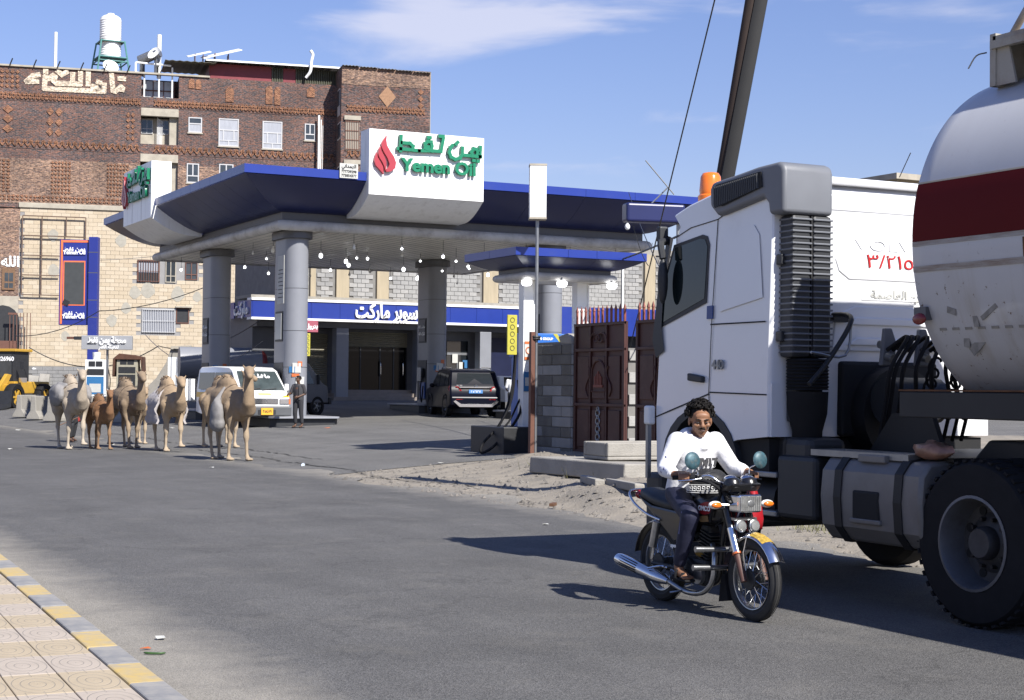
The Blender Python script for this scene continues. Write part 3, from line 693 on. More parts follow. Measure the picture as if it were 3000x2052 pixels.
def dish(px, py, r, label, t=-.4, yaw=.3):
    p = roofp(px, py, t); o = thing('satellite_dish', label, 'satellite dish', (p.x, p.y, zr), BROT+yaw); z = p.z-zr
    pr = [(r*k/6, .32*r*(k/6)**2) for k in range(7)]; MB().lathe(pr + [(pr[-1][0]-.01, pr[-1][1]-.03)] , 18, (0,0,z), (0,-.85,.5), False).build('reflector', M_plast, o, smooth=60)
    MB().cyl((0,.1,-.05), (0,.1,z), .04, n=6).cyl((0,0,z-.1), (0,-r*.9,z+.3), .015, n=4).build('mast', M_steel, o)
dish(309, 195, .55, 'white satellite dish in front of the water tank stand', -.3); dish(441, 155, .5, 'white satellite dish beside the stout vent pipe', .1, -.8)
p = roofp(425, 165, -.6); o = thing('solar_boiler', 'silver cylinder solar water heater on the roof edge', 'water heater', (p.x, p.y, zr), BROT-.5)
MB().cyl((-.75,0,p.z-zr-.2), (.75,0,p.z-zr+.35), .36, n=16).build('cylinder', M_steel, o, smooth=50); MB().box(-.6,-.5,-.3,.3,0,p.z-zr).box(.5,.6,-.3,.3,0,p.z-zr).build('stand', M_steel, o)
for k, (px, py, lab) in enumerate(((636, 165, 'white framed solar panel tilted over the roof shed, the larger one'), (570, 166, 'small white panel lying on the loggia roof'))):
    p = roofp(px, py, -2); o = thing('solar_array', lab, 'solar panel', (p.x, p.y, zr+1.3), BROT, 'rooftop solar panels'); s = 1 if k == 0 else .6
    q = MB(); q.m = Matrix.Translation((0,0,p.z-zr-1.3+.25)) @ Matrix.Rotation(R(-16), 4, 'Y') @ Matrix.Rotation(R(14), 4, 'X'); q.box(-1.4*s,1.4*s,-.9*s,.9*s,0,.05); q.build('panel', M_plast, o)
    q = MB(); q.m = Matrix.Translation((0,0,0)); q.box(-.5*s,-.44*s,-.5,.5,-.2,p.z-zr-1.1).box(.44*s,.5*s,-.5,.5,-.2,p.z-zr-1.1); q.build('stand', M_brown, o)
# ================================================================ fuel station canopy
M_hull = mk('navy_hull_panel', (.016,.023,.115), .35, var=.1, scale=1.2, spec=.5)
M_blue = mk('blue_panel', (.020,.05,.34), .3, var=.08, scale=1.2, spec=.6, dirt=(.06,.08,.2), damt=.35, dscale=1.2)
M_gray = mk('grey_panel', (.30,.31,.34), .4, var=.08, scale=1.5, dirt=(.2,.2,.2), damt=.3)
M_grayd = mk('dark_grey_band', (.13,.13,.135), .5, var=.1)
M_gut = mk('gutter_paint', (.66,.64,.60), .5, var=.12, scale=2, dirt=(.16,.12,.09), damt=.7, dscale=1.2)
M_sof = mk('soffit', (.72,.685,.60), .45, var=.12, scale=.8, dirt=(.25,.22,.18), damt=.4)
M_sign = mk('sign_white', (.80,.80,.79), .35, var=.04, dirt=(.5,.48,.44), damt=.45, dscale=1.0, stretch=(2.5,2.5,.25))
M_green = mk('letter_green', (.012,.26,.13), .35, var=.06)
M_flame = mk('flame_red', (.52,.06,.08), .35, var=.05)
M_lamp = mk('lamp_lit', (.9,.9,.9), .4, var=0, emis=(.95,.97,1,2.4))
M_lamp.cycles.emission_sampling = 'NONE'
M_lampoff = mk('lamp_unlit', (.75,.75,.72), .35, var=0)
SX0, SX1, SY0, SY1, SZ = 16.5, 31.3, 49.5, 66.0, 6.82
CN = thing('station_canopy', 'large blue edged fuel station canopy with round gutter on thick grey columns', 'canopy', (0,0,0))
MB().box(SX0+.46, SX1-.46, SY0+.46, SY1-.46, SZ, SZ+.04).build('soffit', M_sof, CN)
b = MB()
for i in range(40): x = SX0+.65+i*(SX1-SX0-1.3)/40; b.box(x, x+.012, SY0+.6, SY1-.6, SZ-.006, SZ-.001)
b.build('soffit_joint', M_grayd, CN)
MB().box(SX0-.3, SX1+.3, SY0-.3, SY1+.3, 8.3, 8.36).build('deck', M_zinc, CN)
sides = [(Vector((SX0,SY0)), Vector((1,0)), SX1-SX0, Vector((0,-1))), (Vector((SX0,SY1)), Vector((0,-1)), SY1-SY0, Vector((-1,0))),
         (Vector((SX1,SY0)), Vector((0,1)), SY1-SY0, Vector((1,0))), (Vector((SX1,SY1)), Vector((-1,0)), SX1-SX0, Vector((0,1)))]
def prof_strip(name, prof, mat, t0, t1, side, par, m0=False, m1=False):
    o_, d, Ln, nn = side; rings = []
    for end, mi in ((t0, m0), (t1, m1)):
        ring = []
        for (q, z) in prof:
            t = end + ((-q if end == t0 else q) if mi else 0); p = o_ + d*t + nn*q; ring.append((p.x, p.y, z))
        rings.append(ring)
    return MB().loft(rings).build(name, mat, par, smooth=35)
hull = [(1.33-1.83*k/12, 7.36+.94*(1-k/12)**1.5) for k in range(13)]
facia = [(1.35, 8.32), (1.38, 8.32), (1.38, 8.59), (1.35, 8.59)]
hullp = hull + [(p[0]-.02, p[1]+.05) for p in hull[::-1]]
FS = (19.2-SX0, 23.35-SX0); LS = (SY1-63.35, SY1-59.0)      # where the signs interrupt the edge
for si, s in enumerate(sides):
    gap = FS if si == 0 else LS if si == 1 else None
    spans = [(0, gap[0]), (gap[1], s[2])] if gap else [(0, s[2])]
    for a, c in spans:
        n = max(1, int(round((c-a)/(2.2 if si != 1 else 1.15))))
        for i in range(n):
            t0, t1 = a+(c-a)*i/n, a+(c-a)*(i+1)/n; m0, m1 = t0 < 1e-6, t1 > s[2]-1e-6
            prof_strip('fascia_panel', facia, M_blue, t0+(0 if m0 else .006), t1-(0 if m1 else .006), s, CN, m0, m1)
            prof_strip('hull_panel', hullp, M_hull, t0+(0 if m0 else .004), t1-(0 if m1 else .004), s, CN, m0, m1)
    prof_strip('edge_band', [(-.55,6.9),(-.51,6.9),(-.51,7.38),(-.55,7.38)], M_grayd, 0, s[2], s, CN, True, True)
    gp = [(-.43+.17*math.cos(t), 6.93+.17*math.sin(t)) for t in [2*math.pi*k/14 for k in range(14)]]
    prof_strip('gutter', gp, M_gut, 0, s[2], s, CN, True, True)
# columns
def column(x, y):
    z0 = gh(x, y); o = bpy.data.objects.new('column', None); COL.objects.link(o); o.parent = CN; o.location = (x, y, 0)
    def st(w, h, e=0): return [(w*math.cos(t)*1.0, -h+w + 0 - w*0 + (-w*math.sin(t)) ) for t in [math.pi*k/12 for k in range(13)]] + [(-w*math.cos(t), h-w + w*math.sin(t)) for t in [math.pi*k/12 for k in range(13)]]
    seams = [z0+.28, z0+1.9, z0+3.1, z0+4.5, 6.55]
    for i in range(4): MB().ext(st(.40,.85), seams[i]+.008, seams[i+1]-.008, 'xy').build('cladding_panel', M_gray, o, smooth=35)
    MB().ext(st(.385,.83), z0, 6.8, 'xy').build('core', M_dark, o)
    MB().ext(st(.52,1.0), 6.55, 6.79, 'xy').build('cap', M_grayd, o, smooth=35)
    b = MB(); b.ext([(-1.0,-1.6),(1.0,-1.6),(1.15,-1.4),(1.15,1.6),(-1.15,1.6),(-1.15,-1.4)], z0-.1, z0+.22, 'xy'); b.build('island', M_dark, o, bevel=.02)
    MB().ext([(-1.08,-1.75),(1.08,-1.75),(1.22,-1.45),(1.22,1.7),(-1.22,1.7),(-1.22,-1.45)], z0+.223, z0+.29, 'xy').build('island_top', M_gray, o, bevel=.015)
    # fuel dispenser let into the flat face
    MB().box(-.425,-.402,-.42,.45, z0+.45, z0+2.05).build('dispenser_panel', M_dark, o)
    MB().box(-.47,-.426,-.36,.1, z0+.5, z0+1.15).build('dispenser_front', mk('pump_blue', (.03,.12,.42), .4), o)
    MB().box(-.52,-.428,-.1,.3, z0+1.2, z0+1.75).build('pump_display', M_steel, o, bevel=.01)
    b = MB(); b.tube(spline([(-.5,-.2,z0+1.4),(-.62,-.3,z0+.9),(-.58,-.35,z0+.35),(-.5,-.3,z0+1.0)], 5), .025, 6); b.ext([(-.55,z0+1.35),(-.44,z0+1.35),(-.44,z0+1.7),(-.5,z0+1.7)], -.28,-.2,'xz'); b.build('nozzle_hose', M_black, o)
    return o
cols = [column(17.7, 51.0), column(17.7, 59.6), column(26.7, 59.6), column(27.3, 51.0)]
M_paper = mk('paper', (.62,.62,.58), .8, var=.06); M_sticker = mk('sticker_blue', (.04,.2,.45), .5, var=.1); M_orange = mk('sticker_orange', (.65,.16,.04), .5)
M_pink = mk('pink_sign', (.42,.10,.14), .5, var=.1); M_yel = mk('yellow_sign', (.55,.50,.06), .5, var=.12, scale=8); M_ink = mk('ink', (.03,.03,.035), .6)
def on_col(k, x, y0, y1, z0, z1, m, name, rows=0):
    c = cols[k]; g0 = gh(c.location.x, c.location.y)
    o = MB().box(x-.02, x, y0, y1, z0+g0, z1+g0).build(name, m, c)
    return o
for k in range(4):
    on_col(k, -.402, -.36, .36, 2.75, 3.75, M_dark, 'picture_frame'); on_col(k, -.424, -.3, .3, 2.82, 3.68, M_paper if k == 0 else M_grayd, 'picture')
    c = cols[k]; g0 = gh(c.location.x, c.location.y)
    if k: text('lettering', 'ماشاء الله', .17, M_white, c, (-.45, .0, g0+3.4), (R(90),0,R(-90)), .004, .004, arabic=True); text('lettering', 'تبارك الله', .17, M_white, c, (-.45, .0, g0+3.12), (R(90),0,R(-90)), .004, .004, arabic=True)
on_col(0, -.402, -.45, .2, 4.0, 5.6, M_paper, 'notice')
c = cols[0]; g0 = gh(17.7, 51)
for i in range(8): MB().box(-.43,-.424, -.38+.04*(i % 3), .12-.05*(i % 2), g0+4.2+.13*i, g0+4.2+.13*i+.025).build('print_line', M_ink, c)
def sticker(k, a, z, w, h, m, name='sticker', rot=0):   # on the round end of a column, at angle a
    c = cols[k]; g0 = gh(c.location.x, c.location.y); r = .408; cx, cy = r*math.sin(a), -.45-r*math.cos(a)
    o = MB().box(-w/2, w/2, -.006, 0, -h/2, h/2).build(name, m, c); o.location = (cx, cy, g0+z); o.rotation_euler = (0, rot, a); return o
for k in range(4):
    for (a, z, w, h, m) in ((-.5,1.78,.2,.2,M_sticker), (-.1,1.8,.28,.32,M_paper), (-.32,1.55,.25,.1,M_orange), (-.2,1.05,.3,.1,M_paper), (.15,1.95,.16,.16,M_orange), (.1,1.55,.3,.24,M_paper), (0,1.22,.32,.2,M_paper)):
        sticker(k, a+rnd.uniform(-.2,.2), z+rnd.uniform(-.1,.1), w, h, m, rot=rnd.uniform(-.05,.08) if m is M_paper else 0)
text('lettering', '901714', .1, M_ink, cols[2], (-.02, -.875, gh(26.7,59.6)+1.42), depth=.003, bold=.004)
# red and yellow blade signs on the front column
def blade(k, x, y, z0, z1, w, m, label, words=None):
    c = cols[k]; g0 = gh(c.location.x, c.location.y); o = thing('blade_sign', label, 'sign', (c.location.x+x, c.location.y+y, g0+z0))
    MB().box(0, w, -.03, .03, 0, z1-z0).build('panel', m, o, bevel=.008)
    if words: text('lettering', words, .2, M_white, o, (w/2, -.036, (z1-z0)/2), depth=.006, bold=.008, arabic=True)
    else:
        for i in range(5): MB().torus((w/2, -.032, .1+i*(z1-z0-.2)/4), (0,1,0), .05, .008, 14, 5).build('pictogram', M_ink, o)
blade(0, .38, -.3, 3.08, 3.47, .46, M_pink, 'pink blade sign with white Arabic word on the front column', 'بترول'); blade(0, .38, -.3, 2.28, 3.04, .19, M_yel, 'yellow strip of safety pictograms below the pink sign')
# signs that break the canopy edge
def ribbon(b, pts, w, d0, d1, cap=True):    # flat stroke with square ends in a sign's own plane (x, z), standing out in -y
    for i in range(len(pts)-1):
        A, C = Vector(pts[i]), Vector(pts[i+1]); u = (C-A).normalized(); q = Vector((-u.y, u.x))*w/2; e = u*(w/2 if cap else 0)
        a0 = A-(e if i else e*1.0); c0 = C+e
        b.ext([tuple(a0-q), tuple(c0-q), tuple(c0+q), tuple(a0+q)], d0-.003*(i % 3), d1)
def arc(cx, cz, rx, rz, a0, a1, n=8): return [(cx+rx*math.cos(R(a0+(a1-a0)*i/n)), cz+rz*math.sin(R(a0+(a1-a0)*i/n))) for i in range(n+1)]
def yemen_oil(o, W, H, y):
    f = lambda u, v: (u/1000*W, H - v/1000*H)    # photo-measured layout of the face, per mille
    def S(u, v): return (u*W/980., (570-v)*H/570.)
    d0, d1 = y-.13, y-.02
    # flame: three tongues
    outer = [(130,55),(150,120),(195,200),(215,270),(200,330),(160,365),(130,372),(118,400)]
    M1 = [S(132,55), S(128,95), S(135,140), S(160,185), S(195,235), S(212,285), S(205,335), S(170,365), S(130,372), S(128,350), S(150,330), S(158,300), S(140,250), S(112,205), S(92,165), S(88,130), S(105,95)]
    M2 = [S(84,150), S(88,190), S(112,235), S(130,280), S(132,330), S(122,365), S(116,330), S(98,290), S(72,250), S(62,215), S(66,180)]
    M3 = [S(52,205), S(58,250), S(85,295), S(104,330), S(110,395), S(80,360), S(42,320), S(30,275), S(38,235)]
    for P in (M1, M2, M3): MB().ext(P, d0, d1).build('flame', M_flame, o)
    # geometric Arabic lettering built from strokes
    b = MB(); w = .033*H*1.55
    def rb(P): ribbon(b, [S(230+(p[0]-300)*1.036, p[1]-52-(p[0]-300)*.075) for p in P], w, d0, d1)
    rb([(322,105),(318,230)]); rb([(300,212),(470,228)]); rb([(330,160),(395,165),(420,190),(415,222)])        # tah
    rb([(470,228),(545,228),(545,195)]); rb([(520,205),(520,165),(540,145),(568,150),(575,185),(570,228),(520,205)]); rb([(545,110),(560,112)])   # fa
    rb([(570,228),(650,232),(668,120)]); rb([(640,98),(668,100)])                                               # nun
    rb([(745,180),(728,200),(720,240),(735,280),(770,300),(810,290),(828,255),(830,200)]); rb([(775,165),(790,150)])  # final nun
    rb([(830,262),(905,268),(985,276)]); rb([(915,270),(905,235),(925,205),(950,210),(960,240),(950,272),(915,270)])   # mim
    rb([(985,276),(1010,270),(1012,200)]) if False else rb([(950,276),(978,276),(982,190)]); rb([(925,310),(935,312)]); rb([(955,315),(965,317)])
    b.build('letters', M_green, o)
    a, c = S(250,330)[0], S(895,470)[0]
    text('letters', 'Yemen Oil', 0.27*H, M_green, o, ((a+c)/2, d0+.045, S(0,300)[1]), depth=.11, bold=.016*H*.6, width=(c-a))
def edge_sign(label, loc, rz, Wd):
    o = thing('canopy_sign', label, 'sign', loc, rz, 'signs on the canopy edge')
    H = 2.12
    prof = [(0,0),(0,H),(-.0,H)]     # face with a rounded foot that follows the hull
    hp = [(.0,2.12),(.0,0)] + [(.02+1.4*k/8, -.6*(1-(1-k/8)**1.7)) for k in range(0,9)] + [(1.95, -.62), (1.95, -.45), (.75, .1), (.75, 2.12)]
    b = MB(); b.ext(hp, 0, Wd, 'yz'); b.build('box', M_sign, o, smooth=25)
    q = MB()
    for u in (.33, .66): q.box(Wd*u-.006, Wd*u+.006, -.006, -.001, .02, H-.02)
    q.box(.02, Wd-.02, -.006, -.001, .9, .912); q.build('panel_joint', M_gray, o)
    yemen_oil(o, Wd, H, 0); return o
edge_sign('white box sign with red flame and green letters on the sunlit canopy front', (19.22, SY0-1.52, 7.88), 0, 4.1)
edge_sign('white box sign with green letters on the shaded canopy side', (SX0-1.52, 63.3, 7.88), R(-90), 4.28)
o = thing('banner_notice', 'small white phone number banner on the blue canopy edge', 'notice', (SX0+1.75, SY0-1.42, 8.4)); MB().box(0,.62,-.02,0,-.05,.42).build('panel', M_paper, o)
text('lettering', 'الهمداني', .15, M_ink, o, (.31,-.024,.33), depth=.003, bold=.005, arabic=True)
for i, s in enumerate(('777739298','773854377')): text('lettering', s, .115, M_ink, o, (.31,-.024,.16-.13*i), depth=.003, bold=.004)
# hanging bulbs under the canopy
def bulb(p, lit, s=1.0, drop=.45, label=''):
    o = thing('hanging_lamp', label, 'lamp', p, 0, 'bulbs hanging under the canopy')
    MB().cyl((0,0,0), (0,0,-drop), .008, n=4).build('cord', M_dark, o); MB().cyl((0,0,-drop), (0,0,-drop-.08), .03*s, .045*s, n=8).build('holder', M_plast, o)
    MB().lathe([(.04*s,-drop-.08),(.085*s,-drop-.1),(.09*s,-drop-.25*s),(.06*s,-drop-.31*s),(0,-drop-.32*s)], 12).build('bulb', M_lamp if lit else M_lampoff, o, smooth=60)
r2 = random.Random(11); tot = 0
ORD = ('first','second','third','fourth','fifth','sixth','seventh','eighth')
for j in range(6):
    for i in range(8):
        x = SX0+1.2+i*1.75+r2.uniform(-.35,.35); y = SY0+1.3+j*2.65+r2.uniform(-.55,.55); lit = r2.random() < .62; s = r2.choice((.5,.6,.75)); dr = r2.uniform(.15,.45)
        bulb((x, y, SZ-.002), lit, s, dr, ('glowing' if lit else 'unlit') + ' bulb, %s row behind the canopy front, %s from the shaded side' % (ORD[j], ORD[i])); tot += 1
# solar panels and a bracket on the canopy roof
for k, (x, y, s, lab) in enumerate(((24.6, 55.5, 1.0, 'dark solar panel tilted on the canopy roof beside the white sign'), (26.9, 52.5, .45, 'small flat solar panel low on the canopy roof'))):
    o = thing('canopy_solar_array', lab, 'solar panel', (x, y, 8.36)); q = MB(); q.m = Matrix.Translation((0,0,.75*s)) @ Matrix.Rotation(R(24*s), 4, 'Y') @ Matrix.Rotation(R(-8),4,'X'); q.box(-1.5*s,1.5*s,-1*s,1*s,0,.05); q.build('panel', mk('solar_cell', (.02,.025,.04), .2, var=.1), o)
    MB().box(-.5*s,-.45*s,-.5,.5,0,.72*s).box(.8*s,.85*s,-.5*s,.5*s,0,.5*s).build('stand', M_plast, o)
# ================================================================ shop behind the canopy
SHY = 72.0
def sx_(px, Y=SHY):
    rho = (px-1500)/FPX; s_, c_ = math.sin(YAW), math.cos(YAW); return (Y*s_ + rho*Y*c_)/(c_-rho*s_)
def sz_(px, py, Y=SHY):
    X = sx_(px, Y); d = X*math.sin(YAW)+Y*math.cos(YAW); return EYE + (1136+.010*(px-1500)-py)/FPX*d
M_block = [mk('concrete_block%d' % i, c, .92, var=.14, scale=3, bump=.4, bscale=20) for i, c in enumerate([(.40,.395,.38),(.45,.44,.42),(.35,.345,.335)])]
M_mort = mk('mortar', (.26,.25,.235), .95, var=.15)
M_pil = mk('sand_plaster', (.50,.42,.29), .9, var=.14, scale=1.5, stretch=(4,4,.5))
M_shut = mk('roller_shutter', (.30,.275,.20), .5, var=.08)
M_tile = mk('stair_stone', (.30,.25,.21), .5, var=.15)
SH = thing('supermarket', 'low shop with blue fascia lettering under a raw concrete block storey', 'shop')
shx0, shx1, gz = 23.4, 46.0, 1.0
# ground floor
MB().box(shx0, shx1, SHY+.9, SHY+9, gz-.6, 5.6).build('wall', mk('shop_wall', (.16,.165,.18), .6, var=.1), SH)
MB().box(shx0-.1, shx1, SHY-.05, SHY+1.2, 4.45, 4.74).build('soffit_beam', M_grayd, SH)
MB().box(shx0-.5, shx1, SHY-.4, SHY+2, 5.76, 5.9).build('parapet_cap', M_conc, SH)
n = 16
for i in range(n):
    a, c = shx0-.45+(shx1-shx0+.45)*i/n, shx0-.45+(shx1-shx0+.45)*(i+1)/n
    MB().box(a+.006, c-.006, SHY-.45, SHY-.38, 4.86, 5.64).build('fascia_panel', M_blue, SH)
for k, (y0) in enumerate((72.0-.45, 74.2)): MB().box(shx0-.5, shx0-.452, y0+.01, y0+2.1, 4.86, 5.64).build('fascia_panel', M_blue, SH)
MB().box(shx0-.5, shx1, SHY-.5, SHY+.2, 5.645, 5.755).build('white_trim', M_white, SH); MB().box(shx0-.5, shx1, SHY-.5, SHY+.2, 4.745, 4.855).build('white_trim', M_white, SH)
text('lettering', 'سوبر ماركت', .95, M_white, SH, (sx_(1120), SHY-.5, 5.27), depth=.1, bold=.03, width=sx_(1216)-sx_(1034), arabic=True)
text('lettering', 'ماركت', .8, M_white, SH, (shx0-.53, SHY+1.0, 5.25), (R(90),0,R(-90)), depth=.06, bold=.02, arabic=True)
def scol(px, w=.62):
    x = sx_(px); o = MB().box(x-w/2, x+w/2, SHY-.3, SHY+.3, gz-.3, 4.45).build('pillar', M_gray, SH, bevel=.015)
for px in (997, 1232, 1415, 1600, 1720): scol(px)
def shutter(x0, x1, z0, z1, name='roller_shutter'):
    o = bpy.data.objects.new(name, None); COL.objects.link(o); o.parent = SH
    k = int((z1-z0)/.1); p = MB().ext([(SHY+.82,0),(SHY+.86,.05),(SHY+.82,.1),(SHY+.88,.1),(SHY+.88,0)], x0, x1, 'yz').build('slat', M_shut, o); p.location = (0,0,z0)
    for i in range(1, k): share(p, loc=(0,0,z0+i*.1))
shutter(sx_(922), sx_(977), gz, 4.3); shutter(sx_(1022), sx_(1212), 3.62, 4.4)
gd = MB().box(sx_(1022), sx_(1212), SHY+.84, SHY+.89, 1.52, 3.6).build('shop_door', mk('shop_glass', (.008,.008,.009), .12, var=.3, scale=1, spec=.15), SH)
for px in (1022, 1074, 1132, 1172, 1210): MB().box(sx_(px)-.03, sx_(px)+.03, SHY+.8, SHY+.838, 1.52, 3.6).build('door_frame', M_dark, gd)
for px in (1130, 1196): MB().tube(spline([(sx_(px), SHY+.78, 2.2), (sx_(px)+.03, SHY+.68, 2.3), (sx_(px)+.03, SHY+.68, 2.8), (sx_(px), SHY+.78, 2.9)], 4), .025, 6).build('door_handle', M_chrome, gd)
for i in range(3): MB().box(sx_(992-8*i)-.1, sx_(1225), SHY+.3-.36*i, SHY+.9, gz-.2, 1.52-.17*i).build('stair_step', M_tile, SH, bevel=.01)
d2 = MB().box(sx_(1330), sx_(1392), SHY+.84, SHY+.89, 1.1, 4.0).build('shop_door', M_glass, SH); MB().box(sx_(1330), sx_(1392), SHY+.8, SHY+.838, 3.3, 3.42).box(sx_(1360)-.03, sx_(1360)+.03, SHY+.79, SHY+.838, 1.1, 3.3).build('door_frame', M_steel, d2)
for i, (px, z, m) in enumerate(((1352, 2.9, M_paper), (1383, 2.6, M_sticker), (1386, 2.2, M_paper), (1372, 2.5, M_paper))): MB().box(sx_(px)-.15, sx_(px)+.15, SHY+.75, SHY+.785, z, z+.45).build('poster', m, SH)
MB().box(sx_(1440), sx_(1700), SHY+.84, SHY+.89, 1.1, 4.2).build('shop_window', mk('dark_blue_panel', (.015,.02,.06), .3, var=.2), SH)
# storey of bare blocks with plastered piers
UY = SHY+1.6; z0u, z1u = 5.9, 8.9
MB().box(shx0+1.5, shx1+6, UY+.03, UY+7, z0u-.3, z1u).build('block_backing', M_mort, SH)
piers = [(sx_(p0, UY), sx_(p1, UY)) for p0, p1 in ((905, 920), (981, 1018), (1100, 1134), (1412, 1455), (1885, 1915))]
for a, c in piers: MB().box(a, c, UY-.12, UY+.03, z0u-.1, z1u).build('pier', M_pil, SH)
bw, bh = .42, .215; prt = [MB().box(0, bw-.018, 0, .05, 0, bh-.018).build('block', M_block[i], SH, bevel=.006, seg=1) for i in range(3)]; used = [False]*3; rest = MB(); cnt = 0
for j in range(int((z1u-z0u)/bh)):
    z = z0u+j*bh; x = shx0+1.55+(.21 if j % 2 else 0)
    while x+bw < shx1+5:
        if not any(x < c+.03 and x+bw > a-.03 for a, c in piers) and rnd.random() > .012:
            px = 1500+FPX*((x*math.cos(YAW)-UY*math.sin(YAW))/(x*math.sin(YAW)+UY*math.cos(YAW)))
            vis = (920 < px < 1195 and z < 7.9) or (1370 < px < 1420 and z < 7.6) or (1780 < px < 1935 and z > 6.4)
            if vis and cnt < 297:
                k = rnd.randrange(3); o = prt[k] if not used[k] else share(prt[k]); used[k] = True; cnt += 1; o.location = (x, UY-.02+rnd.uniform(-.008,.008), z)
            else: rest.box(x, x+bw-.018, UY-.02, UY+.03, z, z+bh-.018)
        x += bw
tag(rest.build('block_courses', M_block[0], SH), kind='stuff')
MB().box(shx0+1.4, shx1+6, UY-.05, UY+.3, z1u+.003, z1u+.3).build('ring_beam', M_conc, SH)
r3 = random.Random(5)
for i in range(26):
    x = sx_(1690, UY)+i*.42; MB().cyl((x, UY+.1, z1u+.2), (x+r3.uniform(-.08,.08), UY+.1, z1u+r3.uniform(.6,1.3)), .016, n=4).build('reinforcing_bar', M_dark, SH)
MB().cyl((sx_(1820,UY), UY-.1, 5.9), (sx_(1820,UY), UY-.1, 8.3), .05, n=6).build('drain_pipe', M_plast, SH)
# low wing to the side of the shop: blue fascia in the shade
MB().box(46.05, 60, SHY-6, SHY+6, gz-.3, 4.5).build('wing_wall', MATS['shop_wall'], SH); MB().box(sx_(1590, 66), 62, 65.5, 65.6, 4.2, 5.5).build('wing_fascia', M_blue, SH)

# ================================================================ pump kiosk canopy by the wall
KX0, KX1, KY0, KY1, KZ = 15.75, 17.85, 30.25, 31.65, 4.02
KC = thing('pump_shelter', 'small blue edged pump shelter with fat gutter beside the block pillar', 'shelter')
ks_ = [(Vector((KX0,KY0)), Vector((1,0)), KX1-KX0, Vector((0,-1))), (Vector((KX0,KY1)), Vector((0,-1)), KY1-KY0, Vector((-1,0))), (Vector((KX1,KY0)), Vector((0,1)), KY1-KY0, Vector((1,0))), (Vector((KX1,KY1)), Vector((-1,0)), KX1-KX0, Vector((0,1)))]
MB().box(KX0, KX1, KY0, KY1, KZ, KZ+.03).build('soffit', M_sof, KC); MB().box(KX0-.2, KX1+.2, KY0-.2, KY1+.2, 4.44, 4.46).build('deck', M_zinc, KC)
kh = [(.52*(1-k/8), 4.26+.20*(1-k/8)**1.4) for k in range(9)]; khp = kh + [(p[0]-.01, p[1]+.03) for p in kh[::-1]]
for s in ks_:
    n = max(1, int(round(s[2]/.75)))
    for i in range(n):
        t0, t1 = s[2]*i/n, s[2]*(i+1)/n; m0, m1 = i == 0, i == n-1
        prof_strip('fascia_panel', [(.52,4.47),(.55,4.47),(.55,4.64),(.52,4.64)], M_blue, t0+(0 if m0 else .004), t1-(0 if m1 else .004), s, KC, m0, m1)
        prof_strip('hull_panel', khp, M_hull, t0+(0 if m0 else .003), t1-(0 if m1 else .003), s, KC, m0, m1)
    prof_strip('edge_band', [(-.05,4.1),(-.02,4.1),(-.02,4.28),(-.05,4.28)], M_grayd, 0, s[2], s, KC, True, True)
    prof_strip('gutter', [(.0+.085*math.cos(t), 4.09+.085*math.sin(t)) for t in [2*math.pi*k/12 for k in range(12)]], M_gut, 0, s[2], s, KC, True, True)
for (x, y) in ((16.0, 30.75), (17.4, 30.9)):
    MB().box(x-.12, x+.12, y-.12, y+.12, .5, 4.05).build('post', M_plast, KC, bevel=.01)
    MB().cyl((x+.2, y, .5), (x+.2, y, 4.05), .045, n=8).build('drain_pipe', M_plast, KC)
MB().box(15.25, 17.6, 30.3, 31.9, .2, .86).build('island', M_dark, KC, bevel=.02)
for (x, y) in ((KX0-.02, KY0+.02), (16.55, KY0-.05), (KX1-.05, KY0-.03)): 
    o = thing('shelter_lamp', {0:'lit white dome lamp at the shaded corner of the pump shelter',1:'lit white dome lamp at the middle of the pump shelter gutter',2:'lit white dome lamp at the far end of the pump shelter gutter'}[0 if x < 16 else 1 if x < 17 else 2], 'lamp', (x, y-.05, 4.0), 0, 'dome lamps on the pump shelter')
    MB().lathe([(.03,.0),(.11,-.02),(.115,-.08),(.08,-.13),(0,-.14)], 14).build('dome', M_lamp, o, smooth=60)
    MB().cyl((0,0,.0),(0,.05,.06),.03,n=6).build('bracket', M_steel, o)
# dispenser with blue hood
o = thing('fuel_dispenser', 'blue hooded fuel dispenser half hidden by the block pillar', 'fuel pump', (16.55, 31.2, .86)); M_pb = mk('pump_hood_blue', (.03,.16,.55), .35, var=.08)
MB().box(-.5,.45,-.25,.25, 0, 1.15).build('cabinet', M_pb, o, bevel=.02)
MB().ext([(-.58,1.5),(-.58,1.95),(-.5,2.03),(.55,2.03),(.62,1.95),(.62,1.5),(.52,1.5),(.52,1.8),(-.48,1.8),(-.48,1.5)], -.3,.3).build('hood', M_pb, o, bevel=.02)
MB().box(-.56,-.49,-.2,.2,0,1.6).box(.5,.57,-.2,.2,0,1.6).build('side_post', M_pb, o)
text('lettering', 'ALZALAB GROUP', .075, M_white, o, (-.1,-.305,1.91), depth=.004, bold=.003); MB().lathe([(0,0),(.06,0),(.06,.006)], 14, (-.48,-.301,1.91), (0,-1,0)).build('emblem', M_pink, o)
text('lettering', 'E', .3, M_white, o, (-.3,-.27,1.02), depth=.02, bold=.02); MB().ext([(.2,2.025),(.3,2.025),(.5,1.8),(.4,1.8)], -.304,-.301).build('stripe', M_yel, o)
MB().tube(spline([(-.62,-.1,1.6),(-.8,-.3,.8),(-1.1,-.4,.1),(-1.55,-.45,-.35),(-1.6,-.5,-.55),(-1.3,-.6,-.35),(-.7,-.5,.3),(-.6,-.2,1.0)], 6), .03, 7).build('hose', M_black, o, smooth=60)
MB().tube(spline([(-.7,-.3,1.6),(-.9,-.5,.6),(-1.25,-.55,-.05),(-1.0,-.55,.1),(-.65,-.4,.6)], 6), .022, 6).build('hose', M_black, o, smooth=60)
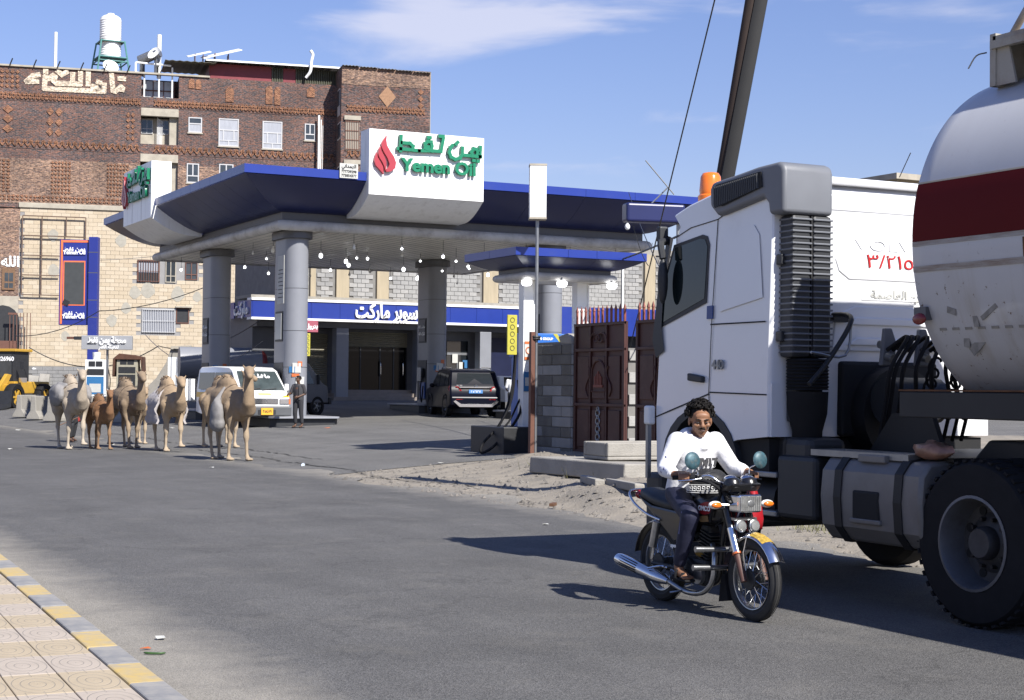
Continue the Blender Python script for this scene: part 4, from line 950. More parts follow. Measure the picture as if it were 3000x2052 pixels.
def hang_strip(loc, label, w=.26, h=1.25):
    o = thing('pictogram_sign', label, 'sign', loc); MB().box(0,w,-.02,.02,0,h).build('panel', M_yel, o, bevel=.006)
    for i in range(5): MB().torus((w/2,-.022,.14+i*(h-.25)/4), (0,1,0), .05, .007, 14, 5).build('pictogram', M_ink, o)
hang_strip((15.42, 30.5, 2.40), 'yellow pictogram strip hanging beside the shelter post', .23, .85); hang_strip((17.0, 31.7, 2.3), 'yellow pictogram strip seen behind the blue pump hood', .2, .6)
o = thing('shelter_notice', 'blue and white code notice fixed low on the shelter post', 'notice', (15.99, 30.62, 1.62)); MB().box(-.1,.12,-.012,0,0,.42).build('panel', M_sticker, o); MB().box(-.07,.09,-.016,-.0125,.12,.3).build('print', M_paper, o)
o = thing('no_smoking_notice', 'red and white no smoking notice on the shelter post', 'notice', (15.99, 30.62, 2.3)); MB().box(-.09,.11,-.012,0,0,.4).build('panel', M_paper, o); MB().box(-.09,.11,-.016,-.0125,.34,.4).box(-.09,.11,-.016,-.0125,0,.06).build('print', M_orange, o); MB().torus((.01,-.016,.2),(0,1,0),.07,.012,16,5).build('symbol', M_orange, o)
# white lamp box on a pole
p = at(1568, 1316, 33.0); o = thing('box_sign_pole', 'blank white box sign on a thin steel pole by the pump island', 'sign pole', (p.x, p.y, .2))
top = at(1580, 640, 33.0).z - .2
MB().cyl((0,0,0),(0,0,top+.02),.035,n=10).build('pole', M_steel, o, smooth=50); MB().box(-.14,-.05,-.05,.05,0,2.65).build('angle_post', M_brown, o)
b = MB(); b.m = Matrix.Rotation(R(-24), 4, 'Z'); b.box(-.17,.17,-.17,.17,top,top+1.1); b.build('box', M_white, o, bevel=.008)
b = MB(); b.m = Matrix.Rotation(R(-24), 4, 'Z'); b.box(-.178,.178,-.178,.178,top-.02,top+.02); b.box(-.178,.178,-.178,.178,top+1.08,top+1.12); b.build('rim', M_lint, o)
MB().torus((-.02,0,2.55),(0,0,1),.09,.025,16,6).torus((-.02,0,2.5),(0,.1,1),.09,.02,16,6).build('wire_lashing', M_dark, o)

# ================================================================ block pillar, red gates, wall
GX = 16.0
M_blkd = mk('grimy_block', (.19,.18,.16), .95, var=.25, scale=2.5, bump=.5, bscale=25, dirt=(.10,.09,.08), damt=.5)
PL = thing('block_pillar', 'grey concrete block pillar with broken top next to the red gate', 'pillar', (GX, 28.75, 0)); gz2 = gh(16, 29)-.1
MB().box(.03,.42,.03,1.6, gz2, 2.66).build('mortar_core', M_mort, PL)
k = 0
for j in range(12):
    z = gz2+.02+j*.215
    if z > 2.5: break
    for (y0, y1) in ((.0,.8),(.81,1.63)) if j % 2 else ((.0,.4),(.41,1.22),(1.23,1.63)):
        MB().box(-.0+rnd.uniform(-.008,.008), .3, y0, y1-.012, z, z+.2).build('block', M_blkd if rnd.random() < .7 else M_block[2], PL, bevel=.012)
    MB().box(.02,.44, -.01+rnd.uniform(-.01,.01), .3, z, z+.2).build('block', M_block[0], PL, bevel=.012)
MB().ext([(0,2.6),(.5,2.62),(.6,2.78),(.25,2.83),(.05,2.75)], .02,.4,'yz').build('broken_cap', M_conc, PL, bevel=.03)
M_gate = mk('gate_red', (.075,.022,.016), .55, var=.22, scale=1.5, dirt=(.16,.09,.07), damt=.4, dscale=2.5)
M_spk = mk('spike_red', (.28,.075,.05), .6, var=.2)
def gate(y0, y1, label):
    G = thing('metal_gate', label, 'gate', (GX+.1, y0, gh(16, y0)+.06), 0, 'red metal gates'); L = y1-y0; H = 2.62
    MB().box(0,.04,0,L,0,H).build('sheet', M_gate, G)
    b = MB()
    for (a, c) in ((0,.07),(L-.07,L),(L*.34,L*.34+.05),(L*.66,L*.66+.05)): b.box(-.045,-.001,a,c,0,H)
    for z in (0, .95, 2.05, H-.06): b.box(-.05,-.001,0,L,z,z+.06)
    b.build('rail', M_gate, G, bevel=.008)
    for (u0, u1) in ((.08,.33),(.37,.65),(.69,.95)):
        MB().box(-.03,-.001,L*u0+.03,L*u1-.03,1.1,1.95).build('raised_panel', M_gate, G, bevel=.012)
        MB().box(-.03,-.001,L*u0+.03,L*u1-.03,.12,.88).build('raised_panel', M_gate, G, bevel=.012)
    c = L*.5; r = .27; P = [(c-r,1.25),(c+r,1.25)] + [(c+r*math.cos(k*math.pi/8),1.6+r*math.sin(k*math.pi/8)) for k in range(9)]
    MB().tube([(-.04,p[0],p[1]) for p in P+[P[0]]], .02, 6).build('arch_moulding', M_gate, G)
    b = MB()
    for i in range(5): b.box(-.052,-.031,c-.13+i*.06,c-.1+i*.06,1.38,1.55+.05*(2-abs(i-2)))
    b.box(-.055,-.031,c-.18,c+.18,1.33,1.38); b.build('grille', M_spk, G)
    b = MB()
    for i in range(5): b.torus((-.045,c,.18+i*.16),(1,0,0),.07,.016,14,5); b.torus((-.045,c,.26+i*.16),(1,0,0),.04,.012,12,5)
    b.build('scroll_ornament', M_steel, G)
    for s in (-1,1):
        MB().tube([(-.045,c+s*(.1+.22*math.cos(a)*(1-a/9)),2.3+.14*math.sin(a)*(1-a/9)) for a in [k*.5 for k in range(14)]], .016, 5).build('scroll_ornament', M_gate, G)
        MB().tube([(-.045,c+s*(.42+.09*math.sin(a)),1.15+.1*a) for a in [k*.4 for k in range(16)]], .014, 5).build('scroll_ornament', M_gate, G)
    n = int(L/.16)
    for i in range(n):
        y = .06+i*(L-.12)/(n-1); MB().box(-.02,.02,y-.018,y+.018,H,H+.24).add([(-.025,y-.03,H+.24),(.025,y-.03,H+.24),(.025,y+.03,H+.24),(-.025,y+.03,H+.24),(0,y,H+.36)],[(0,1,4),(1,2,4),(2,3,4),(3,0,4),(3,2,1,0)]).build('spike', M_spk, G)
gate(26.72, 28.72, 'dark red spiked metal gate leaf next to the block pillar'); gate(24.2, 26.3, 'dark red metal gate leaf mostly hidden behind the truck cab')
MB()
o = thing('yard_wall', 'sunlit pale block wall glimpsed through the gap between the gates', 'wall', (16.85, 25.2, .3)); MB().box(-.5,2.5,1.85,1.95,-.2,2.2).build('core', M_mort, o)
for j in range(11):
    for i in range(6): MB().box(-.5+.41*i+(.2 if j % 2 else 0), -.1+.41*i+(.2 if j % 2 else 0), 1.8,1.86,-.2+.215*j,.0+.215*j).build('block', M_block[1], o, bevel=.008, seg=1)
# concrete leftovers in front of the gate
A, B_ = on(1567, 1403, .12), on(1827, 1432, .12)
o = thing('concrete_slab', 'long flat concrete slab on the dirt, under the smaller trough', 'concrete slab', (B_.x, B_.y, gh(B_.x,B_.y)+.06), 0, 'concrete pieces by the gate')
L = (A-B_).length; b = MB(); b.ext([(0,0),(1.7,0),(1.75,.25),(.02,.28)], 0, L, 'xz'); q = b.build('slab', M_conc, o, bevel=.025); q.rotation_euler = (0,0,R(4))
b = MB()
for i in range(3): b.box(.25+.55*i,.28+.55*i,-.004,.0,.05,.24)
A = on(1780, 1378, .36)
o = thing('concrete_trough', 'pale concrete trough resting on the long slab by the gate', 'concrete trough', (A.x, A.y, gh(A.x,A.y)+.33), R(-3), 'concrete pieces by the gate')
b = MB(); b.box(0,2.1,0,.9,0,.06); b.box(0,2.1,0,.1,.06,.29).box(0,2.1,.8,.9,.06,.29).box(0,.1,.1,.8,.06,.285).box(2.0,2.1,.1,.8,.06,.285); b.build('shell', M_conc, o, bevel=.02); MB().box(.1,2.0,.1,.8,.06,.2).build('rubble_fill', M_dirt, o)
def rock(loc, s, label, seed, m=None):
    r = random.Random(seed); b = MB(); b.ell((0,0,0), (s, s*.8, s*.6), 9, 6)
    for i, v in enumerate(b.v): b.v[i] = v*r.uniform(.75,1.2)
    o = tag(b.build('rock', m or M_conc, None), label, 'rock', 'rocks by the gate'); o.location = loc; o.rotation_euler = (0,0,r.uniform(0,6)); return o
p = on(1665, 1326, .3); rock((p.x,p.y,.42), .33, 'dark boulder at the foot of the block pillar', 2)
p = on(1515, 1322, .3); rock((p.x,p.y,.38), .26, 'dusty boulder in front of the pump island', 3); p = on(1722, 1330, .3); rock((p.x,p.y,.36), .17, 'pale sunlit stone between pillar and trough', 5, M_lint)
# ================================================================ pylon sign, gas pumps and yard clutter on the far side
p = at(215, 1090, 85); PZ = gh(p.x, p.y)
def pyl(px, py): q = at(px, py, 85); return q
sw = 85/FPX
PY = thing('pylon_sign', 'tall blue price pylon with orange border standing before the cream wall', 'sign', (p.x, p.y, PZ), -YAW)
def lx(px): return (px-215)*sw
def lz(py, px=215): return EYE + (1136+.010*(px-1500)-py)*sw - PZ
M_pyl = mk('pylon_blue', (.028,.045,.30), .4, var=.08, scale=1, dirt=(.1,.12,.25), damt=.3)
M_po = mk('pylon_orange', (.75,.17,.06), .5)
MB().box(lx(172), lx(262), -.2, .2, lz(953), lz(703)).build('cabinet', M_pyl, PY, bevel=.02)
MB().box(lx(259), lx(286), -.35, .1, lz(1060), lz(695)).build('mast', M_pyl, PY, bevel=.02)
for z in (740, 800, 880, 930): MB().box(lx(259)-.004, lx(286)+.004, -.354, -.3, lz(z)-.02, lz(z)+.02).build('mast_joint', M_grayd, PY)
b = MB(); b.box(lx(176), lx(182), -.22, -.201, lz(950), lz(704)); b.box(lx(182), lx(258), -.22, -.201, lz(711), lz(705)); b.build('border', M_po, PY)
f = MB().box(lx(184), lx(248), -.215, -.201, lz(896), lz(765)).build('price_frame', M_po, PY); MB().box(lx(187), lx(245), -.222, -.2155, lz(893), lz(769)).build('price_board', mk('dead_display', (.075,.08,.08), .5, var=.15), f)
q = MB(); q.m = Matrix.Translation((lx(196),-.24,lz(884))) @ Matrix.Rotation(R(25),4,'Y'); q.box(-.18,.16,-.02,.0,-.2,.06); q.build('loose_tile', M_dark, f)
for (y0, y1) in ((749, 722), (937, 910)):
    h = MB().box(lx(183), lx(247), -.235, -.201, lz(y0), lz(y1)).build('name_plate', M_pyl, PY, bevel=.01)
    text('lettering', 'يمن نفط', .33, M_white, h, (lx(216), -.245, lz(y1)-.17), depth=.02, bold=.012, arabic=True); text('lettering', 'Yemen Oil', .27, M_white, h, (lx(216), -.245, lz(y0)+.14), depth=.02, bold=.01)
# grey gas filling sign
M_gs = mk('sign_grey', (.42,.43,.45), .45, var=.06)
p = at(312, 1005, 78); o = thing('gas_sign', 'grey board with raised white Arabic letters in front of the pylon mast', 'sign', p, -YAW); s = 78/FPX
MB().box(-72*s, 76*s, -.12, .12, -20*s, 21*s).build('board', M_gs, o, bevel=.02)
text('lettering', 'محطة يمن نفط', .42, M_white, o, (3*s, -.15, 7*s), depth=.06, bold=.015, width=112*s, arabic=True); text('lettering', 'لتعبئة الغاز', .26, M_white, o, (8*s, -.13, -12*s), depth=.02, bold=.008, width=58*s, arabic=True)
MB().box(-116*s, -72*s, -.06, .06, 10*s, 17*s).build('bracket_arm', M_brown, o); MB().box(-94*s, -72*s, -.09, .09, 8*s, 18*s).build('bracket_plate', M_dark, o)
MB().box(-.04,.04,.13,.3,-20*s-1.9,-20*s+.3).build('post', M_steel, o)
# two old gas pumps
def gaspump(px, d, label, cream, cover):
    p = at(px, 1150, d); z0 = gh(p.x, p.y); o = thing('gas_pump', label, 'gas pump', (p.x, p.y, z0), -YAW, 'old gas pumps')
    MB().box(-.7,.7,-.5,.5,0,.25).build('plinth', M_conc, o, bevel=.02)
    body = MB().box(-.55,.55,-.3,.3,.25,2.2).build('cabinet', M_plast if not cream else mk('cream_pump', (.45,.42,.32), .5, var=.15), o, bevel=.02)
    MB().box(-.44,.44,-.32,-.302,.4,1.32).build('front_panel', M_sticker if not cream else M_dark, o); MB().box(-.3,.3,-.33,-.321,.5,.95).build('torn_poster', M_paper, o)
    for x in (-.36,.02): MB().box(x,x+.34,-.32,-.302,1.85,2.12).build('display', M_dark, o)
    MB().box(-.44,.44,-.32,-.302,1.4,1.72).build('keypad_panel', M_dark, o)
    MB().tube(spline([(.6,-.1,1.8),(.75,-.2,1.2),(.72,-.25,.6),(.62,-.2,1.0)],5), .025, 6).build('hose', M_black, o)
    if cover:
        b = MB(); b.ext([(-.75,1.2),(-.72,2.15),(-.4,2.42),(.3,2.35),(.8,2.25),(.86,1.1),(.8,1.15),(.72,2.1),(-.6,2.1),(-.68,1.25)], -.42,.42); b.build('cloth_cover', mk('old_cloth', (.12,.055,.035), .95, var=.4, scale=4), o, bevel=.03)
    return o
gaspump(283, 84, 'white and blue old gas pump with torn poster behind the camels', False, False); gaspump(375, 84, 'cream old gas pump under a dark cloth cover', True, True)
p = at(283, 1050, 84); o = thing('plastic_bucket', 'pale bucket standing on top of the white gas pump', 'bucket', (p.x, p.y, gh(p.x,p.y)+2.2)); MB().lathe([(.17,0),(.22,.4),(.2,.4),(.15,.03)], 14).build('bucket', M_plast, o, smooth=50)
# low dark block wall and service yard
p0, p1 = at(80, 1100, 96), at(262, 1100, 96); o = thing('yard_parapet', 'low grey block wall between loader and gas pumps', 'wall', (p0.x, p0.y, 0), -YAW); L = (p1-p0).length; MB().box(-.5, L, 0, .3, 0, 2.7).build('core', M_mort, o)
for j in range(12):
    for i in range(int(L/.62)): MB().box(i*.62+(.3 if j%2 else 0), i*.62+.605+(.3 if j%2 else 0), -.04, .0, .1+.215*j, .1+.215*j+.2).build('block', M_block[2], o)
b = MB(); q = at(480, 1150, 80)
o = thing('curved_ramp_wall', 'smooth grey concrete wall with a swept curved end behind the camels', 'wall', (q.x, q.y, gh(q.x,q.y)), -YAW)
b.ext([(-1.2,-.2),(-1.0,.5),(-.4,1.1),(.1,1.9),(.35,2.7),(1.3,2.75),(1.3,-.2)], 0,.3); b.build('wall', M_conc, o, bevel=.02); MB().box(.3,5.5,.31,.6,-.2,2.6).build('rear_wall', M_conc, o); MB().box(.35,1.4,-.15,.6,2.55,2.7).build('ledge', M_lint, o)
q = at(545, 1150, 78); o = thing('white_tarpaulin', 'white sheet hanging in folds beside the swept concrete wall', 'tarpaulin', (q.x, q.y, gh(q.x,q.y)), -YAW)
n = 26; P = [(-.9+1.8*i/n, .09*math.sin(i*1.4)+.05*math.sin(i*.6)) for i in range(n+1)]
MB().loft([[(a*(1-.0*z), c*(1.4-z*.3), z*2.1) for a, c in P] + [(a, c*(1.4-z*.3)+.02, z*2.1) for a, c in P[::-1]] for z in (0,.35,.7,1)]).build('sheet', M_white, o, smooth=60)
q = at(725, 1090, 76); o = thing('gas_storage_tank', 'long pale gas tank with red domed end behind the minibus', 'tank', (q.x, q.y, gh(q.x,q.y)), -YAW+.3)
MB().cyl((-3.2,0,1.75),(.6,0,1.75),.75,n=24).build('shell', M_gray, o, smooth=50); MB().ell((.6,0,1.75),(.35,.74,.74),16,10).build('end_cap', mk('dark_red_paint', (.28,.03,.03), .5), o, smooth=60); MB().box(-2.4,-2.1,-.5,.5,0,1.1).build('saddle', M_conc, o); MB().box(-.4,-.1,-.5,.5,0,1.1).build('saddle', M_conc, o)
# precast barriers
def jersey(p, rz, label, L=1.9):
    o = tag(MB().ext([(-.32,0),(.32,0),(.3,.12),(.14,.36),(.1,.98),(-.1,.98),(-.14,.36),(-.3,.12)], -L/2, L/2, 'xz').build('concrete_barrier', M_conc, None, bevel=.03), label, 'barrier', 'concrete barriers'); o.location = p; o.rotation_euler = (0,0,rz)
for i, (px, py, a, lab) in enumerate(((85, 1231, -38, 'worn concrete road barrier nearest the big culvert pipe'), (128, 1237, -38, 'middle concrete road barrier behind the pale camel'), (178, 1243, -38, 'concrete road barrier behind the pale camel legs'), (318, 1252, 62, 'short concrete barrier with pointed end behind the brown camel calf'))):
    p = on(px, py, .05); jersey((p.x, p.y, gh(p.x,p.y)), R(a), lab, 1.9 if i < 3 else 1.3)
p = on(95, 1200, .1); o = thing('culvert_pipe', 'big grey concrete culvert pipe lying behind the road barriers', 'pipe', (p.x, p.y, gh(p.x,p.y)), R(-22)); 
b = MB(); rings = []
for (r, y) in ((.78,-2),(.78,.6),(.9,.62),(.9,1.1),(.64,1.1),(.64,-2)):
    rings.append([(r*math.cos(2*math.pi*k/28), 0, 0) for k in range(28)])
b.loft([[(y, r*math.cos(2*math.pi*k/28), .85+r*math.sin(2*math.pi*k/28)) for k in range(28)] for r, y in ((.78,-2.2),(.78,.5),(.9,.52),(.9,1.1),(.64,1.1),(.64,-2.2),(.78,-2.2))], False); b.build('pipe', M_conc, o, smooth=40)
MB().box(.0,.9,-.5,.4,1.75,2.0).build('sack', M_plast, o, bevel=.1)

# ================================================================ wheels and cars
def wheel(parent, loc, r, w, face, spokes=5, rimc=M_steel, name='wheel', rr=.62):
    o = bpy.data.objects.new(name, None); COL.objects.link(o); o.parent = parent; o.location = loc
    MB().lathe([(r*rr,-w*.45),(r*.93,-w*.5),(r,-w*.36),(r,w*.36),(r*.93,w*.5),(r*rr,w*.45)], 28, (0,0,0), (1,0,0), False).build('tyre', M_black, o, smooth=40)
    x = face*w*.36; b = MB(); b.lathe([(r*rr,-.02),(r*(rr-.06),.0),(r*(rr-.09),-.05)], 24, (x,0,0), (face,0,0), False)
    for i in range(spokes):
        a = 2*math.pi*i/spokes; u = Vector((0,math.cos(a),math.sin(a))); q = Vector((0,-math.sin(a),math.cos(a)))
        A = u*r*.08; C = u*r*(rr-.03); X = Vector((x,0,0)); D = Vector((-face*.05,0,0))
        b.hexa([X+A-q*r*.09,X+C-q*r*.06,X+C-q*r*.06+D,X+A-q*r*.09+D,X+A+q*r*.09,X+C+q*r*.06,X+C+q*r*.06+D,X+A+q*r*.09+D])
    b.lathe([(r*.14,-.05),(r*.14,.01),(r*.1,.02),(0,.02)], 12, (x,0,0), (face,0,0)); b.build('rim', rimc, o, smooth=40)
    MB().lathe([(r*(rr-.02),0),(0,0)], 20, (x-face*.07,0,0), (face,0,0), False).build('brake_disc', M_dark, o)
    return o
def shell(prof, hw, th, name, mat, parent, zt=1.0, edge=.06, smooth=30):
    "car body: a side profile swept across the width with rounded flanks and tumblehome above zt"
    cy = sum(p[0] for p in prof)/len(prof); cz = sum(p[1] for p in prof)/len(prof); rings = []
    for x, k in ((-1,.965),(-1+edge*.4,.985),(-1+edge,1),(-.5,1.004),(0,1.006),(.5,1.004),(1-edge,1),(1-edge*.4,.985),(1,.965)):
        rings.append([((x*hw)*(1-th*max(0,p[1]-zt)), cy+(p[0]-cy)*k, cz+(p[1]-cz)*(k if k < 1 else 1)) for p in prof])
    return MB().loft(rings).build(name, mat, parent, smooth=smooth)
def quad(pts, nrm, t, name, mat, parent, bevel=0):
    n = Vector(nrm).normalized()*t; P = [Vector(p) for p in pts]; k = len(P)
    return MB().loft([[p for p in P], [p+n for p in P]]).build(name, mat, parent, bevel=bevel)

# minibus, nose towards the road
M_vw = mk('van_white', (.74,.74,.72), .3, var=.05, coat=.4, dirt=(.5,.46,.38), damt=.25); M_vy = mk('van_yellow', (.72,.40,.03), .35, var=.05); M_vg = mk('bumper_grey', (.12,.125,.13), .5, var=.1)
VP = on(775, 1246, .39); VN = thing('minibus', 'white and yellow minibus with dented grey bumper beside the front column', 'minibus', (16.3, 51.85, gh(16.3,50.6)+.0), R(3))
vp = [(-2.2,.42),(-2.22,.62),(-2.2,.95),(-2.02,1.12),(-1.22,1.83),(-.9,1.93),(.5,1.97),(1.9,1.95),(2.12,1.85),(2.2,1.2),(2.2,.42),(1.75,.35),(-1.7,.35)]
shell(vp, .845, .10, 'body', M_vw, VN)
def vx(z, e=.012): return .845*(1-.10*max(0,z-1.0))+e
for s in (-1,1):
    MB().hexa([(s*vx(.95,-.01),-1.9,.93),(s*vx(.95,-.01),2.1,.93),(s*vx(.95,.006),2.1,.93),(s*vx(.95,.006),-1.9,.93),(s*vx(1.1,-.01),-1.85,1.10),(s*vx(1.1,-.01),2.1,1.10),(s*vx(1.1,.006),2.1,1.10),(s*vx(1.1,.006),-1.85,1.10)]).build('yellow_stripe', M_vy, VN)
    for (a, c, a2) in ((-1.62,-.85,-1.15),(-.75,.35,-.75),(.45,1.9,.45)):
        quad([(s*vx(1.2),a,1.2),(s*vx(1.2),c,1.2),(s*vx(1.78),c,1.76),(s*vx(1.78),a2,1.76)], (s,0,.1), .006, 'side_window', M_glass, VN)
    quad([(s*vx(.8),-.8,.45),(s*vx(.8),-.79,.45),(s*vx(1.2),-.79,1.2),(s*vx(1.2),-.8,1.2)], (s,0,0), .004, 'door_seam', M_dark, VN)
    MB().box(s*.84 if s<0 else .84, s*.97 if s<0 else .97, -1.75,-1.68,1.18,1.4).build('mirror', M_vw, VN, bevel=.02) if s>0 else MB().box(-.97,-.84,-1.75,-1.68,1.18,1.4).build('mirror', M_vw, VN, bevel=.02)
    wheel(VN, (s*.72,-1.45,.33), .33, .19, s, 6, M_steel); wheel(VN, (s*.72,1.3,.33), .33, .19, s, 6, M_steel)
    MB().box(s*.62-.16,s*.62+.16,-2.26,-2.2,.74,.92).build('headlight', M_chrome, VN, bevel=.02); MB().box(s*.81-.03,s*.81+.03,-2.24,-2.17,.74,.92).build('indicator', M_orange, VN)
    MB().box(s*.6-.14,s*.6+.14,-2.27,-2.2,.44,.52).build('fog_lamp', M_chrome, VN)
ws = [(-.74,-2.0,1.18),(.74,-2.0,1.18),(.66,-1.28,1.80),(-.66,-1.28,1.80)]
W_ = quad(ws, (0,-.66,.75), .012, 'windscreen', mk('windscreen', (.07,.09,.09), .05, var=.4, scale=2.5, spec=.8), VN)
MB().hexa([(-.7,-2.02,1.16),(.7,-2.02,1.16),(.7,-2.0,1.16),(-.7,-2.0,1.16),(-.68,-1.83,1.34),(.68,-1.83,1.34),(.68,-1.81,1.33),(-.68,-1.81,1.33)]).build('dashboard_cloth', M_white, VN)
text('lettering', 'ماشاءالله', .22, M_white, VN, (0,-1.50,1.64), (R(47),0,0), .004, .012, arabic=True)
MB().tube([(-.05,-2.03,1.2),(.45,-1.98,1.25)],.012,5).build('wiper', M_dark, VN); MB().tube([(-.65,-2.03,1.2),(-.1,-1.98,1.25)],.012,5).build('wiper', M_dark, VN)
b = MB(); b.box(-.42,.42,-2.245,-2.215,.74,.93); gr = b.build('grille', M_vg, VN, bevel=.015)
for i in range(5): MB().box(-.4,.4,-2.255,-2.246,.76+.034*i,.776+.034*i).build('grille_bar', M_chrome, gr)
MB().torus((0,-2.26,.84),(0,1,0),.05,.012,14,6).build('emblem', M_chrome, gr)
MB().box(-.86,.86,-2.32,-2.0,.36,.68).build('bumper', M_vg, VN, bevel=.04); MB().box(-.3,.3,-2.335,-2.321,.42,.56).build('air_slot', M_dark, VN); MB().box(-.2,.2,-2.35,-2.322,.40,.62).build('number_plate', mk('orange_plate', (.75,.36,.03), .5, var=.1), VN)
text('lettering', '٢٥٤٨٩', .12, M_ink, VN, (0,-2.353,.51), depth=.004, bold=.003)
b = MB()
for s in (-1,1): b.hexa([(s*.5,-2.216,.96),(s*.82,-2.19,.96),(s*.82,-2.18,.96),(s*.5,-2.2,.96),(s*.72,-2.135,1.03),(s*.82,-2.1,1.06),(s*.82,-2.09,1.06),(s*.72,-2.12,1.03)])
b.build('yellow_corner', M_vy, VN); MB().hexa([(-.22,-2.125,1.05),(.22,-2.125,1.05),(.22,-2.12,1.045),(-.22,-2.12,1.045),(-.22,-2.07,1.09),(.22,-2.07,1.09),(.22,-2.065,1.085),(-.22,-2.065,1.085)]).build('yellow_badge', M_vy, VN)

# dark sport utility car, tail towards us
M_sv = mk('navy_car_paint', (.004,.005,.014), .3, 0, var=.05, spec=.15); M_tl = mk('tail_light', (.45,.012,.015), .15, coat=.6)
p = on(1395, 1222, .6); SV = thing('estate_car', 'dark navy tall car with red tail lights and blue number plate', 'car', (p.x+.35, p.y+2.0, gh(p.x,p.y+1)+.03), R(-13))
vp = [(-2.35,.42),(-2.4,.62),(-2.36,1.02),(-2.26,1.16),(-2.02,1.62),(-1.85,1.70),(-.6,1.78),(.35,1.74),(1.2,1.2),(1.35,1.12),(2.1,1.0),(2.35,.78),(2.38,.42),(1.9,.3),(-1.9,.3)]
shell(vp, .96, .16, 'body', M_sv, SV, 1.02)
def vx(z, e=.01): return .96*(1-.16*max(0,z-1.02))+e
for s in (-1,1):
    for P in ([(-1.95,1.14),(-1.35,1.12),(-1.35,1.6),(-1.8,1.56)], [(-1.28,1.12),(-.35,1.1),(-.35,1.64),(-1.28,1.6)], [(-.27,1.1),(.95,1.12),(.35,1.6),(-.27,1.64)]): quad([(s*vx(z),y,z) for y, z in P], (s,0,.15), .006, 'side_window', M_glass, SV)
    for y in (-1.42, 1.45): wheel(SV, (s*.84,y,.37), .37, .24, s, 10, M_chrome)
    for y in (-1.42, 1.45): MB().torus((s*.955,y,.4),(1,0,0),.42,.03,24,6).build('wheel_arch', M_dark, SV)
    MB().tube(spline([(s*.72,-1.75,1.70),(s*.74,-1.5,1.80),(s*.74,0,1.83),(s*.72,.3,1.77)],4), .022, 6).build('roof_rail', M_chrome, SV, smooth=60)
    MB().hexa([(s*.52,-2.405,.94),(s*.965,-2.25,.92),(s*.965,-2.0,.97),(s*.52,-2.3,.94),(s*.60,-2.375,1.10),(s*.955,-2.22,1.13),(s*.95,-1.95,1.1),(s*.60,-2.3,1.10)]).build('tail_light', M_tl, SV, bevel=.015)
    MB().ell((s*1.02,.75,1.15),(.1,.07,.08),10,8).build('mirror', M_sv, SV, smooth=60)
    MB().box(s*.62-.12,s*.62+.12,-2.46,-2.4,.62,.65).build('reflector', M_tl, SV)
quad([(-.70,-2.235,1.2),(.70,-2.235,1.2),(.62,-2.03,1.60),(-.62,-2.03,1.60)], (0,-.9,.4), .012, 'rear_window', M_glass, SV)
MB().box(-.62,.62,-2.43,-2.36,1.06,1.09).build('tailgate_trim', M_chrome, SV); MB().box(-.26,.26,-2.42,-2.385,.86,.99).build('number_plate', mk('blue_plate', (.10,.28,.62), .4, var=.15), SV); text('lettering', '٢ ٥٣٤٢٦٢', .1, M_white, SV, (0,-2.424,.925), depth=.003, bold=.003)
MB().box(-.94,.94,-2.46,-2.1,.42,.74).build('bumper', M_sv, SV, bevel=.05); MB().ext([(-.62,.36),(.62,.36),(.85,.56),(.78,.6),(.55,.46),(-.55,.46),(-.78,.6),(-.85,.56)], -2.5,-2.455).build('skid_plate', M_chrome, SV)
text('lettering', 'ML 350', .07, M_chrome, SV, (-.62,-2.405,1.14), depth=.006, bold=.003); MB().torus((0,-2.405,1.13),(0,1,0),.05,.01,16,5).build('badge', M_chrome, SV)
# pale saloon beyond it, grey pick-up behind the front column
p = at(1500, 1120, 66); o = thing('white_car', 'white car roof just showing beyond the dark car', 'car', (p.x, p.y, gh(p.x,p.y)), R(-13))
shell([(-2.1,.4),(-2.15,.9),(-1.4,1.02),(-.9,1.42),(.4,1.45),(1.0,1.0),(2.0,.9),(2.1,.4)], .85, .18, 'body', M_white, o, .95); quad([(-.66,-1.36,1.05),(.66,-1.36,1.05),(.58,-.95,1.38),(-.58,-.95,1.38)], (0,-.7,.7), .02, 'rear_window', M_glass, o)
for s in (-1,1):
    for y in (-1.3,1.3): wheel(o, (s*.75,y,.3), .3, .18, s)
p = at(985, 1180, 60); o = thing('pickup_truck', 'grey cab of a light truck half hidden by the front column', 'truck', (p.x-1.9, p.y+.9, gh(p.x,p.y)), R(-62)); M_pg = mk('dull_grey_paint', (.16,.165,.18), .4, var=.1)
shell([(-2.4,.5),(-2.4,1.1),(-.7,1.12),(-.6,1.95),(.75,1.98),(1.45,1.25),(1.75,1.1),(1.8,.5)], .85, .1, 'cab', M_pg, o, 1.1)
for s in (-1,1):
    quad([(s*.862,-.35,1.2),(s*.862,.95,1.2),(s*.80,.6,1.8),(s*.80,-.35,1.8)], (s,0,.1), .006, 'side_window', M_glass, o)
    for y in (-1.5,1.15): wheel(o, (s*.74,y,.38), .38, .24, s)
    MB().box(.9*s-.06,.9*s+.06,1.1,1.16,1.2,1.55).build('mirror', M_dark, o)
MB().box(-.9,.9,1.78,1.9,.45,.7).build('bumper', M_dark, o, bevel=.03)
